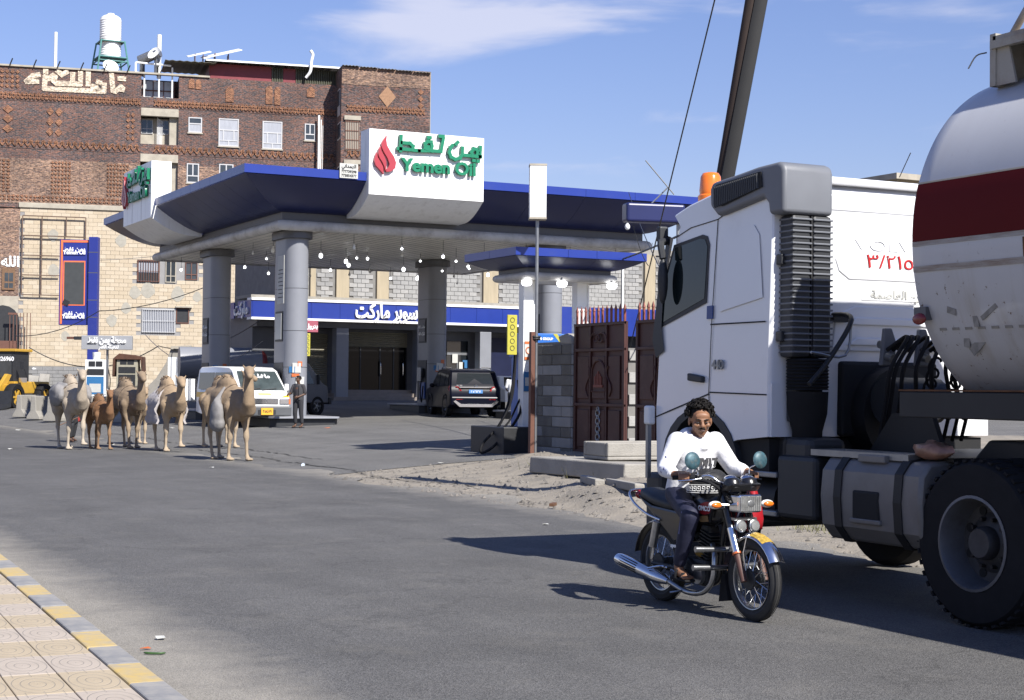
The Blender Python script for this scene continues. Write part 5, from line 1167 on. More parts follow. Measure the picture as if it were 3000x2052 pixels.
# wheel loader at the picture's edge
M_ly = mk('loader_yellow', (.62,.36,.04), .45, var=.12, dirt=(.25,.17,.08), damt=.5)
p = at(8, 1150, 86); LD = thing('wheel_loader', 'yellow wheel loader with raised cab by the culvert pipe', 'loader', (p.x, p.y, gh(p.x,p.y)-.1), -YAW-.25)
cab = MB().box(-.75,.65,.0,1.5,1.55,3.15).build('cab', M_dark, LD, bevel=.03); MB().box(-.85,.8,-.1,1.6,3.15,3.3).build('cab_roof', M_ly, LD, bevel=.03)
MB().box(-.6,.5,-.03,-.001,1.75,3.0).build('windscreen', M_wg, cab); text('lettering', '771326960', .32, M_white, cab, (-.05,-.05,2.75), depth=.006, bold=.012)
MB().box(-.9,.9,-.3,3.2,.9,1.55).build('chassis', M_ly, LD, bevel=.05); MB().box(-.9,.9,-.9,-.3,.7,1.4).build('front_frame', M_ly, LD, bevel=.05)
for s in (-1,1):
    MB().ext([(-.2,1.9),(-.6,1.95),(-1.4,1.2),(-1.9,.5),(-1.7,.35),(-1.1,.9),(-.5,1.5)], s*.55-.1, s*.55+.1, 'yz').build('lift_arm', M_ly, LD, bevel=.02)
    for y in (-.6,2.3): wheel(LD, (s*1.05,y,.72), .72, .5, s, 6, M_ly)
    MB().box(s*1.15-.12,s*1.15+.12,-.05,.02,2.2,2.6).build('mirror', M_dark, LD)
    MB().box(s*1.2-.18,s*1.2+.18,-.1,.1,1.5,1.75).build('headlight', M_chrome, LD)
MB().ext([(-1.5,1.0),(-1.6,.2),(-2.6,.05),(-2.62,.12),(-1.75,.35),(-1.62,1.05)], -1.5,1.5,'yz').build('bucket', M_dark, LD)
MB().cyl((0,-.6,1.3),(0,-1.5,.8),.1,n=10).build('bucket_ram', M_steel, LD)
# ================================================================ white tractor unit, seen from behind and its left side
M_tw = mk('truck_white', (.72,.725,.735), .28, var=.03, scale=1.2, coat=.5, dirt=(.5,.48,.44), damt=.15)
M_tp = mk('truck_grey_plastic', (.032,.034,.038), .55, var=.1, scale=4); M_tpl = mk('truck_hood_plastic', (.20,.21,.232), .5, var=.08, scale=3)
M_alu = mk('tank_aluminium', (.25,.24,.23), .5, .25, var=.15, scale=2, dirt=(.12,.10,.08), damt=.5)
M_gap = mk('panel_gap', (.012,.012,.013), .8, var=0); M_amber = mk('amber_lens', (.70,.16,.015), .2, var=.1, coat=.5)
TX, TY = 9.45, 8.8
TR = thing('tractor_truck', 'white long haul tractor truck with ribbed air intake parked at the road edge', 'truck', (TX, TY, 0))
HW = 1.25
prof = [(2.46,1.30),(2.44,1.76),(2.42,2.6),(2.42,3.46),(2.50,3.56),(3.0,3.57),(3.35,3.50),(3.75,3.43),(4.0,3.36),(4.1,3.25),(4.2,3.0),(4.36,2.45),(4.42,2.1),(4.44,1.5),(4.42,.95),(4.22,.93),(4.0,1.05)] + [(3.5+.56*math.cos(R(a)), 1.0+.50*math.sin(R(a))) for a in (25,45,65,90,115,135,152)] + [(2.9,1.26)]
rings = []
for x, k in ((-1.25,.972),(-1.235,.988),(-1.20,.997),(-1.1,1.0),(-.6,1.004),(0,1.006),(.6,1.004),(1.1,1.0),(1.20,.997),(1.235,.988),(1.25,.972)):
    ring = []
    for (y, z) in prof:
        arch = z < 1.55
        yy = 3.4+(y-3.4)*(k if not arch else 1.0); zz = 2.4+(z-2.4)*(k if not arch else 1.0)
        xx = x*(1-.018*max(0, z-2.0)); rings and None
        if y > 4.05: yy -= .22*max(0, abs(x)/1.25)**3.5*.9
        ring.append((xx, yy, zz))
    rings.append(ring)
MB().loft(rings).build('cab', M_tw, TR, smooth=28)
def sx(z): return -1.25*(1-.018*max(0, z-2.0)) - .004
def spoly(pts, name, mat, t=.006, off=0): return MB().loft([[(sx(z)-off, y, z) for y, z in pts], [(sx(z)-off-t, y, z) for y, z in pts]]).build(name, mat, TR)
def seam(pts, w=.009):
    for i in range(len(pts)-1):
        A, C = Vector(pts[i]), Vector(pts[i+1]); u = (C-A).normalized(); q = Vector((-u.y, u.x))*w/2
        spoly([tuple(A-q), tuple(C-q), tuple(C+q), tuple(A+q)], 'door_seam', M_gap, .002)
win = [(3.41,2.49),(3.38,3.02),(3.42,3.1),(3.5,3.12),(3.98,3.06),(4.12,2.75),(4.27,2.26)]
spoly(win, 'window_seal', M_tp, .004)
wi = [(3.44,2.53),(3.41,3.0),(3.45,3.07),(3.53,3.085),(3.95,3.03),(4.09,2.74),(4.22,2.31)]
spoly(wi, 'side_window', mk('truck_glass', (.012,.02,.022), .03, var=.5, scale=1.5, spec=.55), .004, .004)
seam([(3.26,3.24),(3.32,2.3),(3.35,1.67),(3.33,1.5)]); seam([(3.26,3.24),(3.7,3.2),(3.98,3.12)], .008); seam([(2.5,2.29),(3.34,2.29)], .012); seam([(2.47,1.66),(3.34,1.675)], .012); seam([(3.35,1.66),(4.3,1.42)], .012)
seam([(2.43,3.38),(3.0,3.33),(3.26,3.24)], .008)
spoly([(3.3,2.34),(3.3,2.46),(3.39,2.46),(3.39,2.34)], 'blue_tag', mk('tag_blue', (.03,.08,.3), .4), .01)
MB().hexa([(sx(1.8)+.01,3.42,1.76),(sx(1.8)+.01,3.66,1.78),(sx(1.8)-.035,3.66,1.78),(sx(1.8)-.035,3.42,1.76),(sx(1.8)+.01,3.42,1.82),(sx(1.8)+.01,3.66,1.85),(sx(1.8)-.035,3.66,1.85),(sx(1.8)-.035,3.42,1.82)]).build('door_handle', M_tp, TR, bevel=.012)
text('lettering', '440', .115, M_steel, TR, (sx(1.9)-.006, 3.2, 1.92), (R(90),0,R(-90)), .012, .004)
spoly([(2.55,2.5),(2.62,3.05),(2.7,3.14),(3.12,3.11),(3.18,3.05),(3.2,2.4)], 'side_panel_emboss', M_tw, .0025)
# front corner: dark deflector, mirror, lamp, bumper
MB().loft([[(-1.245,4.02,3.14),(-1.22,4.12,3.16),(-1.1,4.2,3.14)], [(-1.262,4.12,2.6),(-1.25,4.24,2.6),(-1.12,4.34,2.6)], [(-1.265,4.14,2.28),(-1.265,4.30,2.16),(-1.14,4.4,2.16)], [(-1.262,4.1,2.06),(-1.26,4.24,2.0),(-1.12,4.37,2.0)]]).build('corner_deflector', M_tp, TR, smooth=40)
MB().ell((-1.33,4.02,2.72),(.05,.05,.22),12,10).build('mirror', M_tp, TR, smooth=60); MB().tube(spline([(-1.25,4.1,3.1),(-1.33,4.06,3.08),(-1.33,4.02,2.93)],4),.035,8).build('mirror_arm', M_tp, TR)
MB().box(-1.3,-1.2,4.12,4.2,3.1,3.25).build('camera_pod', M_tp, TR, bevel=.02)
MB().box(-1.24,1.24,4.16,4.46,.35,.9).build('bumper', M_tp, TR, bevel=.05); MB().box(-1.0,1.0,4.4,4.475,.95,2.0).build('grille', M_tp, TR, bevel=.02)
MB().box(-1.05,1.05,4.18,4.3,2.35,3.1).build('windscreen', M_glass, TR) if False else None
MB().box(-1.33,-1.25,4.25,4.35,1.36,1.54).build('marker_lamp', M_plast, TR, bevel=.02); MB().box(-1.32,-1.28,4.28,4.32,.85,1.36).build('lamp_bracket', M_steel, TR)
# wheel arch lining
b = MB(); rr = [(3.5+.58*math.cos(R(a)), .98+.52*math.sin(R(a))) for a in range(-5, 186, 15)]
b.loft([[(-1.262,3.5+(y-3.5)*1.06,z+.03) for y,z in rr]+[(-1.262,3.5+(y-3.5)*.9,z-.03) for y,z in rr[::-1]], [(-.6,3.5+(y-3.5)*1.0,z) for y,z in rr]+[(-.6,3.5+(y-3.5)*.9,z-.03) for y,z in rr[::-1]]]); b.build('wheel_arch', M_tp, TR, smooth=40)
MB().box(-1.2,1.2,2.5,4.2,.95,1.28).build('cab_floor', M_gap, TR)
MB().cyl((-.55,3.35,3.5),(-.55,3.35,3.58),.11,n=20).build('beacon_base', M_amber, TR, smooth=40) if False else None
bz_ = 3.50; B0 = (-1.0, 3.72, 3.44)
MB().lathe([(.115,0),(.12,.07),(.105,.085)], 22, B0).build('beacon_base', M_amber, TR, smooth=40); MB().lathe([(.10,.086),(.105,.12),(.095,.25),(.075,.285),(.03,.295),(0,.295)], 22, B0).build('beacon_dome', M_amber, TR, smooth=60)
# roof side air intake: hood with slats, ribbed stack behind the cab
hd = [(3.32,3.36),(3.33,3.52),(3.28,3.575),(2.95,3.60),(2.6,3.635),(2.30,3.645),(2.23,3.62),(2.21,3.56),(2.21,3.2),(2.42,3.2),(2.44,3.30),(2.5,3.36),(3.1,3.27),(3.2,3.26)]
H_ = MB().loft([[(x, 2.7+(y-2.7)*k, 3.45+(z-3.45)*k) for y, z in hd] for x, k in ((-1.28,1),(-1.0,1),(-.75,1))]).build('intake_hood', M_tpl, TR, smooth=70, bevel=.07, seg=5)
spoly2 = MB().loft([[(-1.287,y,z) for y,z in ((3.24,3.37),(3.24,3.52),(3.19,3.54),(2.52,3.585),(2.5,3.45),(3.1,3.34))], [(-1.292,y,z) for y,z in ((3.24,3.37),(3.24,3.52),(3.19,3.54),(2.52,3.585),(2.5,3.45),(3.1,3.34))]]).build('intake_mouth', M_gap, H_)
for i in range(24):
    y = 2.55+i*.028; zl = 3.45-.11*(y-2.5)/.6*.9; zh = 3.575-.05*(y-2.52)/.67
    MB().hexa([(-1.291,y,zl),(-1.291,y+.012,zl),(-1.305,y+.02,zl),(-1.305,y+.008,zl),(-1.291,y+.012,zh),(-1.291,y+.024,zh),(-1.305,y+.032,zh),(-1.305,y+.02,zh)]).build('intake_slat', M_tp, H_)
ST = bpy.data.objects.new('intake_stack', None); COL.objects.link(ST); ST.parent = TR
MB().box(-1.165,-.965,2.235,2.42,1.98,3.2).build('stack_core', M_tp, ST, bevel=.03); MB().box(-.945,-.745,2.235,2.42,1.98,3.2).build('stack_core', M_tp, ST, bevel=.03); MB().box(-1.1,-.8,2.26,2.42,1.42,1.98).build('stack_core', M_tp, ST, bevel=.04)
n = 23
for c0, c1 in ((-1.16,-.975),(-.935,-.75)):
    p = MB().box(c0-.01,c1+.01,2.222,2.42,0,.016).build('rib', M_tpl, ST, bevel=.005); p.location = (0,0,2.02)
    for i in range(1, n): share(p, loc=(0,0,2.02+i*.0515))
MB().box(-.964,-.946,2.24,2.41,2.0,3.19).build('stack_groove', M_gap, ST)
for z in (2.82, 2.16): MB().box(-1.2,-.70,2.34,2.42,z-.045,z+.045).build('stack_bracket', M_tp, ST, bevel=.01)
b = MB(); b.lathe([(.17+.014*(i % 2), 1.97-.014*i) for i in range(20)], 20, (-.95,2.3,0)); b.lathe([(.18,1.69),(.17,1.5),(.13,1.35),(.12,1.2)], 18, (-.95,2.3,0)); b.build('intake_bellows', M_black, TR, smooth=30)
MB().box(-1.14,-.74,2.02,2.4,1.08,1.3).build('filter_housing', M_tp, TR, bevel=.06)
# rear wall relief
def rw(x0, x1, z0, z1, d=.014, r=.03, name='wall_emboss'): return MB().box(x0, x1, 2.42-d, 2.43, z0, z1).build(name, M_tw, TR, bevel=min(r, d*.9))
MB().box(-1.18,1.18,2.36,2.5,3.5,3.57).build('roof_lip', M_tw, TR, bevel=.02)
rw(-.62,1.1,3.28,3.42); rw(-.62,1.1,3.10,3.19, .008)
pan = [(-.55,3.07),(.9,3.07),(.98,3.0),(.98,2.76),(.86,2.68),(-.42,2.68),(-.53,2.75),(-.57,2.85)]
MB().ext(pan, 2.404, 2.43).build('badge_panel', M_tw, TR, bevel=.018); rw(-.28,.75,2.50,2.61,.01)
MB().ext([(-.6,2.05),(-.56,2.36),(-.35,2.45),(.8,2.45),(.95,2.3),(.95,2.05)], 2.408, 2.43).build('wall_emboss', M_tw, TR, bevel=.02)
for z in (2.28, 2.10): MB().ext([(-.46,z),(-.34,z+.07),(.75,z+.07),(.8,z)], 2.388, 2.41).build('wall_emboss', M_tw, TR, bevel=.015)
MB().box(-.70,-.66,2.412,2.43,2.2,3.4).build('wall_rib', M_tw, TR, bevel=.006)
text('lettering', 'VOLVO', .135, mk('emboss_edge', (.70,.70,.71), .4), TR, (.06,2.402,2.985), depth=.004, bold=-.002, width=.84); text('lettering', '٣/٢١٥٠٥', .17, mk('red_paint', (.6,.02,.02), .4), TR, (.14,2.400,2.845), depth=.003, bold=0, width=.74)
text('lettering', 'فرع العاصمة', .1, mk('faded_print', (.58,.58,.54), .5), TR, (.13,2.408,2.555), depth=.003, bold=.003, width=.62, arabic=True)
MB().box(-.52,.57,2.38,2.46,1.3,1.96).build('engine_tunnel', M_gap, TR, bevel=.03); MB().box(-1.23,-.55,2.43,2.46,1.30,1.76).build('rear_skirt', M_tw, TR)
# frame, catwalk, coupling
M_ch = mk('chassis_black', (.014,.014,.015), .6, var=.3, scale=3)
for s in (-1,1): MB().box(s*.42-.05,s*.42+.05,-1.2,4.1,.78,1.06).build('frame_rail', M_ch, TR)
MB().box(-1.0,1.0,.45,2.0,1.17,1.20).build('catwalk', M_ch, TR); MB().box(-1.18,-.85,.75,1.95,1.165,1.215).build('catwalk_edge', M_steel, TR)
MB().ext([(-.55,1.06),(.65,1.06),(.35,1.34),(-.3,1.34)], -.75,.75,'yz').build('fifth_wheel', M_ch, TR, bevel=.02); MB().ext([(1.0,1.2),(1.9,1.2),(1.62,1.52),(1.15,1.52)], -.6,-.55,'yz').build('gearbox_bracket', M_ch, TR)
MB().cyl((0,2.2,1.5),(0,2.9,1.5),.42,n=20).build('gearbox', M_ch, TR, smooth=40); MB().cyl((-.35,2.0,1.62),(.2,2.0,1.62),.2,n=16).build('air_filter', M_tp, TR, smooth=40)
MB().tube([(-.42,2.0,2.10),(.4,2.0,2.10)], .035, 8).build('hose_bar', M_steel, TR); MB().tube(spline([(.55,1.6,1.95),(.3,1.75,1.65),(-.25,1.8,1.35)],4), .035, 8).build('support_strut', M_steel, TR)
for x in (-.36,.02):
    MB().ext([(x-.09,1.92),(x+.05,1.92),(x+.07,2.12),(x+.02,2.24),(x-.05,2.24)], 1.93,1.98).build('hose_bracket', M_tpl, TR, bevel=.01)
    MB().cyl((x-.04,1.92,2.0),(x-.04,1.84,1.98),.035,n=10).build('coupling', M_steel, TR)
for k, (x0, x1, m) in enumerate(((-.42,-.6,M_black),(-.36,-.55,M_black),(-.3,-.45,M_black),(-.2,-.28,M_black),(-.05,-.1,M_black),(.05,.1,M_black),(.1,.2,M_black),(.2,.3,M_black))):
    MB().tube(spline([(x0,1.9,2.05),(x0+.05,1.7,2.16),((x0+x1)/2-.1,1.62,1.9),(x1,1.7,1.6),(x1+.06,1.85,1.28)],6), .018, 6).build('air_hose', m, TR, smooth=60)
for k, x in enumerate((-.15,.12,.3)): MB().tube([(x+.06*math.cos(t*2.1)+.05*t/4, 1.6+.05*t/2, 1.95-.03*t+.06*math.sin(t*2.1)) for t in [i*.25 for i in range(60)]], .012, 5).build('coil_hose', M_black, TR, smooth=60)
b = MB(); b.tube(spline([(-.62,2.38,2.33),(-.66,2.3,2.36),(-.72,2.0,2.3),(-.98,1.98,1.95),(-1.2,1.95,1.75)],5), .022, 7); b.build('grab_rail', M_ch, TR, smooth=60); MB().tube(spline([(-.72,2.0,2.3),(-.8,1.98,2.0),(-1.16,1.98,2.02)],4),.012,6).build('grab_rail', M_steel, TR); MB().box(-.66,-.46,2.36,2.42,2.3,2.36).build('rail_mount', M_ch, TR)
# side: fuel tank with straps and step, boxes, steps
tk = [(-1.25,.62),(-1.27,.85),(-1.25,1.06),(-1.17,1.16),(-1.0,1.18),(-.65,1.18),(-.58,1.1),(-.56,.62),(-.65,.5),(-1.15,.5)]
FT = MB().ext(tk, .52, 1.72).build('fuel_tank', M_alu, TR, smooth=30, bevel=.03)
for y in (.72, 1.44): MB().ext([(-.905+(p[0]+.905)*1.03, .84+(p[1]-.84)*1.035) for p in tk], y, y+.09).build('tank_strap', M_ch, FT)
MB().box(-1.278,-1.24,.98,1.30,.68,.92).build('step_recess', M_gap, FT, bevel=.02); MB().box(-1.285,-1.2,.96,1.32,.66,.70).build('tank_step', M_alu, FT, bevel=.01); MB().box(-1.22,-1.05,.98,1.30,1.14,1.20).build('tank_step', M_alu, FT, bevel=.01)
MB().box(-1.2,-.6,1.86,2.4,.62,1.15).build('battery_box', M_tp, TR, bevel=.04); MB().cyl((-.95,2.5,.75),(-.95,3.0,.75),.2,n=16).build('air_tank', M_ch, TR, smooth=40)
for z in (.62,.95): MB().box(-1.22,-.98,2.38,2.78,z,z+.05).build('side_step', M_steel, TR, bevel=.01)
MB().box(-1.1,-.6,2.4,2.9,.98,1.3).build('mudguard', M_tp, TR, bevel=.04)
MB().cyl((-1.0,-.2,.62),(1.0,-.2,.62),.14,n=12).build('rear_axle', M_ch, TR)
def truck_wheel(y, x, face, r, dish):
    o = bpy.data.objects.new('wheel', None); COL.objects.link(o); o.parent = TR; o.location = (x, y, r)
    b = MB(); w = .29
    b.lathe([(r*.56,-w/2),(r*.60,-w/2-.004),(r*.93,-w/2+.008),(r*.985,-w/2+.05),(r,0),(r*.985,w/2-.05),(r*.93,w/2-.008),(r*.60,w/2+.004),(r*.56,w/2)], 56, (0,0,0), (face,0,0), False); b.build('tyre', M_black, o, smooth=35)
    q = MB().box(-.05,.05,-.018,.018,-.01,.009).build('tread_block', M_black, o)
    first = True
    for i in range(44):
        for s in (-1,1):
            t = 2*math.pi*(i+.25*s)/44; e = q if first else share(q); first = False
            e.location = (s*.075, math.cos(t)*(r*.985), math.sin(t)*(r*.985)); e.rotation_euler = (t-math.pi/2, 0, 0)
    b = MB(); b.lathe([(r*.555,w/2-.012),(r*.57,w/2+.008),(r*.535,w/2+.012),(r*.515,w/2-.02),(r*.50,w/2-.10),(r*.47,w/2-dish)], 40, (0,0,0), (face,0,0), False); b.build('rim', M_alu2, o, smooth=40)
    d = MB(); d.lathe([(r*.47,w/2-dish),(r*.36,w/2-dish-.01),(r*.26,w/2-dish+.03),(r*.2,w/2-dish+.04),(r*.2,w/2-dish+.10),(r*.17,w/2-dish+.13),(0,w/2-dish+.13)], 32, (0,0,0), (face,0,0), False); d.build('hub', M_hub, o, smooth=35)
    for i in range(10):
        t = 2*math.pi*i/10; MB().cyl((face*(w/2-dish),math.cos(t)*r*.29,math.sin(t)*r*.29),(face*(w/2-dish+.06),math.cos(t)*r*.29,math.sin(t)*r*.29),.016,n=6).build('wheel_nut', M_ch, o)
    for i in range(8):
        t = 2*math.pi*(i+.5)/8; MB().lathe([(.035,0),(.035,.006),(0,.006)],12,(face*(w/2-dish-.004),math.cos(t)*r*.40,math.sin(t)*r*.40),(face,0,0)).build('hand_hole', M_gap, o)
    return o
M_alu2 = mk('wheel_grey', (.17,.175,.19), .45, .3, var=.2, scale=6, dirt=(.06,.05,.045), damt=.6, dscale=6); M_hub = mk('wheel_hub_grey', (.07,.07,.075), .55, .3, var=.3, scale=8)
truck_wheel(0, -1.09, -1, .61, .19)
MB().lathe([(.34,-.15),(.57,-.15),(.61,-.1),(.61,.1),(.57,.15),(.34,.15)], 36, (-.74,0,.61), (1,0,0), False).build('inner_tyre', M_black, TR, smooth=35)
MB().lathe([(.2,-.3),(.57,-.3),(.61,-.2),(.61,.2),(.57,.3),(.2,.3)], 36, (.92,0,.61), (1,0,0), False).build('far_tyre', M_black, TR, smooth=35)
for s in (-1,1): MB().lathe([(.2,-.15),(.55,-.15),(.6,-.1),(.6,.1),(.55,.15),(.2,.15)], 36, (s*1.05,3.55,.6), (1,0,0), False).build('front_tyre', M_black, TR, smooth=35)
o = thing('crumpled_bag', 'crumpled reddish plastic bag lying on the truck fuel tank', 'bag', (TX-1.05, TY+.62, 1.19)); r = random.Random(4); b = MB(); b.ell((0,0,.06),(.10,.2,.07),14,9); b.v = [v*(1+r.uniform(-.12,.12)) for v in b.v]; b.build('bag', mk('bag_plastic', (.38,.20,.13), .35, var=.5, scale=12), o, smooth=60)

# ================================================================ tank trailer
M_tk = mk('tanker_white', (.63,.635,.65), .38, var=.05, scale=.8, coat=.2, dirt=(.16,.08,.04), damt=.0)
N, L, b_ = N_(M_tk)     # rust freckles and scuffs
t_ = N.new('ShaderNodeTexCoord').outputs['Object']; vv = N.new('ShaderNodeTexNoise'); vv.inputs['Scale'].default_value = 16; vv.inputs['Detail'].default_value = 6; vv.inputs['Roughness'].default_value = .7; L.new(t_, vv.inputs[0])
cc = N.new('ShaderNodeValToRGB'); cc.color_ramp.elements[0].position = .63; cc.color_ramp.elements[1].position = .66; L.new(vv.outputs[0], cc.inputs[0])
sepz = N.new('ShaderNodeSeparateXYZ'); L.new(t_, sepz.inputs[0]); mz = N.new('ShaderNodeMapRange'); mz.inputs[1].default_value = 2.75; mz.inputs[2].default_value = 2.35; mz.inputs[3].default_value = .12; L.new(sepz.outputs[2], mz.inputs[0])
mm_ = N.new('ShaderNodeMath'); mm_.operation = 'MULTIPLY'; L.new(cc.outputs[0], mm_.inputs[0]); L.new(mz.outputs[0], mm_.inputs[1])
xx = N.new('ShaderNodeMix'); xx.data_type = 'RGBA'; L.new(mm_.outputs[0], xx.inputs[0]); L.new(b_.inputs['Base Color'].links[0].from_socket, xx.inputs[6]); xx.inputs[7].default_value = (.11,.065,.04,1); L.new(xx.outputs[2], b_.inputs['Base Color'])
st_ = N.new('ShaderNodeTexNoise'); st_.inputs['Scale'].default_value = 1.0; st_.inputs['Detail'].default_value = 7; st_.inputs['Roughness'].default_value = .65
ms_ = N.new('ShaderNodeMapping'); ms_.inputs['Scale'].default_value = (3, 7, .7); L.new(t_, ms_.inputs[0]); L.new(ms_.outputs[0], st_.inputs[0])      # run-down grime
mr_ = N.new('ShaderNodeMapRange'); mr_.inputs[1].default_value = .48; mr_.inputs[2].default_value = .75; mr_.inputs[4].default_value = .5; L.new(st_.outputs[0], mr_.inputs[0])
m2_ = N.new('ShaderNodeMath'); m2_.operation = 'MULTIPLY'; L.new(mr_.outputs[0], m2_.inputs[0]); L.new(mz.outputs[0], m2_.inputs[1])
x2_ = N.new('ShaderNodeMix'); x2_.data_type = 'RGBA'; L.new(m2_.outputs[0], x2_.inputs[0]); L.new(xx.outputs[2], x2_.inputs[6]); x2_.inputs[7].default_value = (.30,.25,.19,1); L.new(x2_.outputs[2], b_.inputs['Base Color'])
M_tr = mk('tanker_red', (.14,.006,.006), .6, var=.07, scale=1, spec=.12); M_rust = mk('rust', (.17,.075,.03), .9, var=.4, scale=9)
M_band = mk('rusty_white', (.52,.50,.46), .5, var=.1, dirt=(.2,.09,.035), damt=.95, dscale=2.0, stretch=(1,1,9))
TK = thing('tank_trailer', 'white tank trailer with dark red band and rust spots coupled to the tractor', 'tank trailer', (TX, 0, 0))
CZ, RW, RH, EXn = 2.84, 1.25, 1.34, 2.12
def sec(n=180, k=1.0, a0=0, a1=360):
    out = []
    for i in range(n):
        a = R(a0+(a1-a0)*i/(n if a1-a0 == 360 else n-1)); c, s = math.cos(a), math.sin(a)
        out.append((RW*k*math.copysign(abs(c)**(2/EXn), c), CZ+RH*k*math.copysign(abs(s)**(2/EXn), s)))
    return out
ys = [(-3.2,1),( -1,1),(1.5,1),(4,1),(6.6,1),(9.3,1),(9.44,.992),(9.47,.975)]
dome = [(9.47,.975),(9.52,.93),(9.58,.8),(9.63,.6),(9.66,.3),(9.665,.02)]
MB().loft([[(x, y, z) for x, z in sec(k=k)] for y, k in ys]).build('tank_shell', M_tk, TK, smooth=60)
MB().loft([[(x, y, z) for x, z in sec(k=k*.995)] for y, k in dome]).build('tank_head', M_tk, TK, smooth=40)
def strip(z0, z1, name, mat, off=.004, y0=-3.2, y1=9.43, sides=(-1,), n=8):
    for s in sides:
        P = []
        for i in range(n+1):
            z = z0+(z1-z0)*i/n; q = min(1, abs(z-CZ)/RH); P.append((s*(RW*(1-q**EXn)**(1/EXn)+off), z))
        rr = [[(x, y, z) for x, z in P] + [(x-s*.0035, y, z) for x, z in P[::-1]] for y in [y0+(y1-y0)*j/4 for j in range(5)]]
        MB().loft(rr).build(name, mat, TK, smooth=30)
strip(2.83, 3.27, 'red_band', M_tr, sides=(-1,1)); strip(2.795, 2.828, 'seam_strip', M_band); strip(2.60, 2.645, 'seam_strip', M_band, .006); strip(3.272, 3.285, 'band_edge', M_lint)
for y in (8.28, 5.2, 2.1):
    b = MB(); b.loft([[(x, yy, z) for x, z in sec(k=1.003, n=48, a0=182, a1=258)] + [(x, yy, z) for x, z in sec(k=.997, n=48, a0=182, a1=258)[::-1]] for yy in (y, y+.02)]); b.build('weld_seam', M_rust, TK)
r = random.Random(8)
for (y, z, w, h, a, m) in ((8.72,2.28,.2,.035,-.5,MATS['galvanised_steel']),(8.95,2.05,.2,.07,-.6,M_paper),(9.1,2.3,.09,.05,.3,M_grayd),(8.88,2.22,.05,.09,0,M_paper),(9.05,2.08,.06,.1,.2,M_grayd)):
    q = min(1,abs(z-CZ)/RH); x = -(RW*(1-q**EXn)**(1/EXn))-.004; o = MB().box(-.002,.002,-w/2,w/2,-h/2,h/2).build('torn_decal', mk('decal_grey', (.33,.315,.29), .7, var=.4, scale=12), TK); o.location = (x,y,z); o.rotation_euler = (a, R(-14), 0)
for i in range(9):
    y = 9.25-i*.135; z = 2.17; q = abs(z-CZ)/RH; x = -(RW*(1-q**EXn)**(1/EXn)); o = MB().box(-.004,.001,-.035,.035,-.01,.01).build('reflective_dash', mk('dash_outline', (.33,.31,.27), .6, var=.3), TK); o.location = (x-.002,y,z); o.rotation_euler = (0,R(-14),0)
# kingpin frame, skirt, marker lamp
MB().box(-1.1,1.1,6.2,9.75,1.50,1.70).build('kingpin_frame', M_ch, TK, bevel=.01); MB().box(-1.105,1.105,6.2,9.752,1.703,1.716).build('frame_flange', M_rust, TK)
for s in (-1,1): MB().box(s*.5-.08,s*.5+.08,-3.2,6.2,1.15,1.6).build('frame_rail', M_ch, TK); 0 and MB().hexa([(s*.5,6.6,1.65),(s*1.1,6.6,1.9),(s*1.1,9.3,1.9),(s*.5,9.3,1.65),(s*.5,6.6,1.72),(s*1.12,6.6,2.0),(s*1.12,9.3,2.0),(s*.5,9.3,1.72)]).build('tank_cradle', M_tk, TK)
MB().box(-1.2,-1.08,9.34,9.47,2.24,2.34).build('lamp_bracket', M_grayd, TK); MB().ell((-1.2,9.41,2.25),(.02,.075,.045),14,8).build('marker_lamp', mk('dull_red_lens', (.25,.02,.02), .25), TK, smooth=60)
MB().cyl((-.75,6.9,.5),(-.75,6.9,1.55),.07,n=14).build('landing_leg', mk('leg_brown', (.20,.10,.06), .7, var=.3), TK, smooth=40); MB().cyl((.75,6.9,.05),(.75,6.9,1.55),.07,n=14).build('landing_leg', MATS['leg_brown'], TK, smooth=40); MB().cyl((-.75,6.9,.05),(-.75,6.9,.5),.055,n=14).build('leg_foot', M_ch, TK)
for y in (-2.2,-.8):
    for s in (-1,1): MB().lathe([(.25,-.25),(.5,-.25),(.54,-.15),(.54,.15),(.5,.25),(.25,.25)],30,(s*1.0,y,.54),(1,0,0),False).build('trailer_tyre', M_black, TK, smooth=35)
# walkway on top
M_cw = mk('walkway_cream', (.50,.47,.40), .6, var=.1, dirt=(.2,.10,.05), damt=.7, dscale=3)
WK = bpy.data.objects.new('walkway', None); COL.objects.link(WK); WK.parent = TK
y0 = 9.15
MB().box(-.72,.72,1.0,y0,4.36,4.40).build('deck', M_cw, WK)
for s in (-1,1):
    MB().box(s*.72-.03,s*.72+.03,1.0,y0,4.30,4.36).build('edge_beam', M_cw, WK)
    for y in (9.05,8.55,8.0,7.4): MB().ext([(y-.13,4.02),(y+.13,4.02),(y+.06,4.30),(y-.06,4.30)], s*.7-.01, s*.7+.01, 'yz').build('gusset', M_cw, WK)
MB().box(-.72,.72,y0-.03,y0+.03,4.02,4.42).build('end_plate', M_cw, WK)
MB().tube(spline([(-.66,9.0,4.40),(-.66,8.82,4.60),(-.66,8.7,4.70),(-.66,8.5,4.72),(-.66,7,4.72)],5), .028, 8).build('hand_rail', M_cw, WK, smooth=60)
MB().tube(spline([(-.75,9.18,4.28),(-.8,9.24,4.26),(-.86,9.26,4.16)],4), .006, 5).build('loose_wire', M_dark, WK)
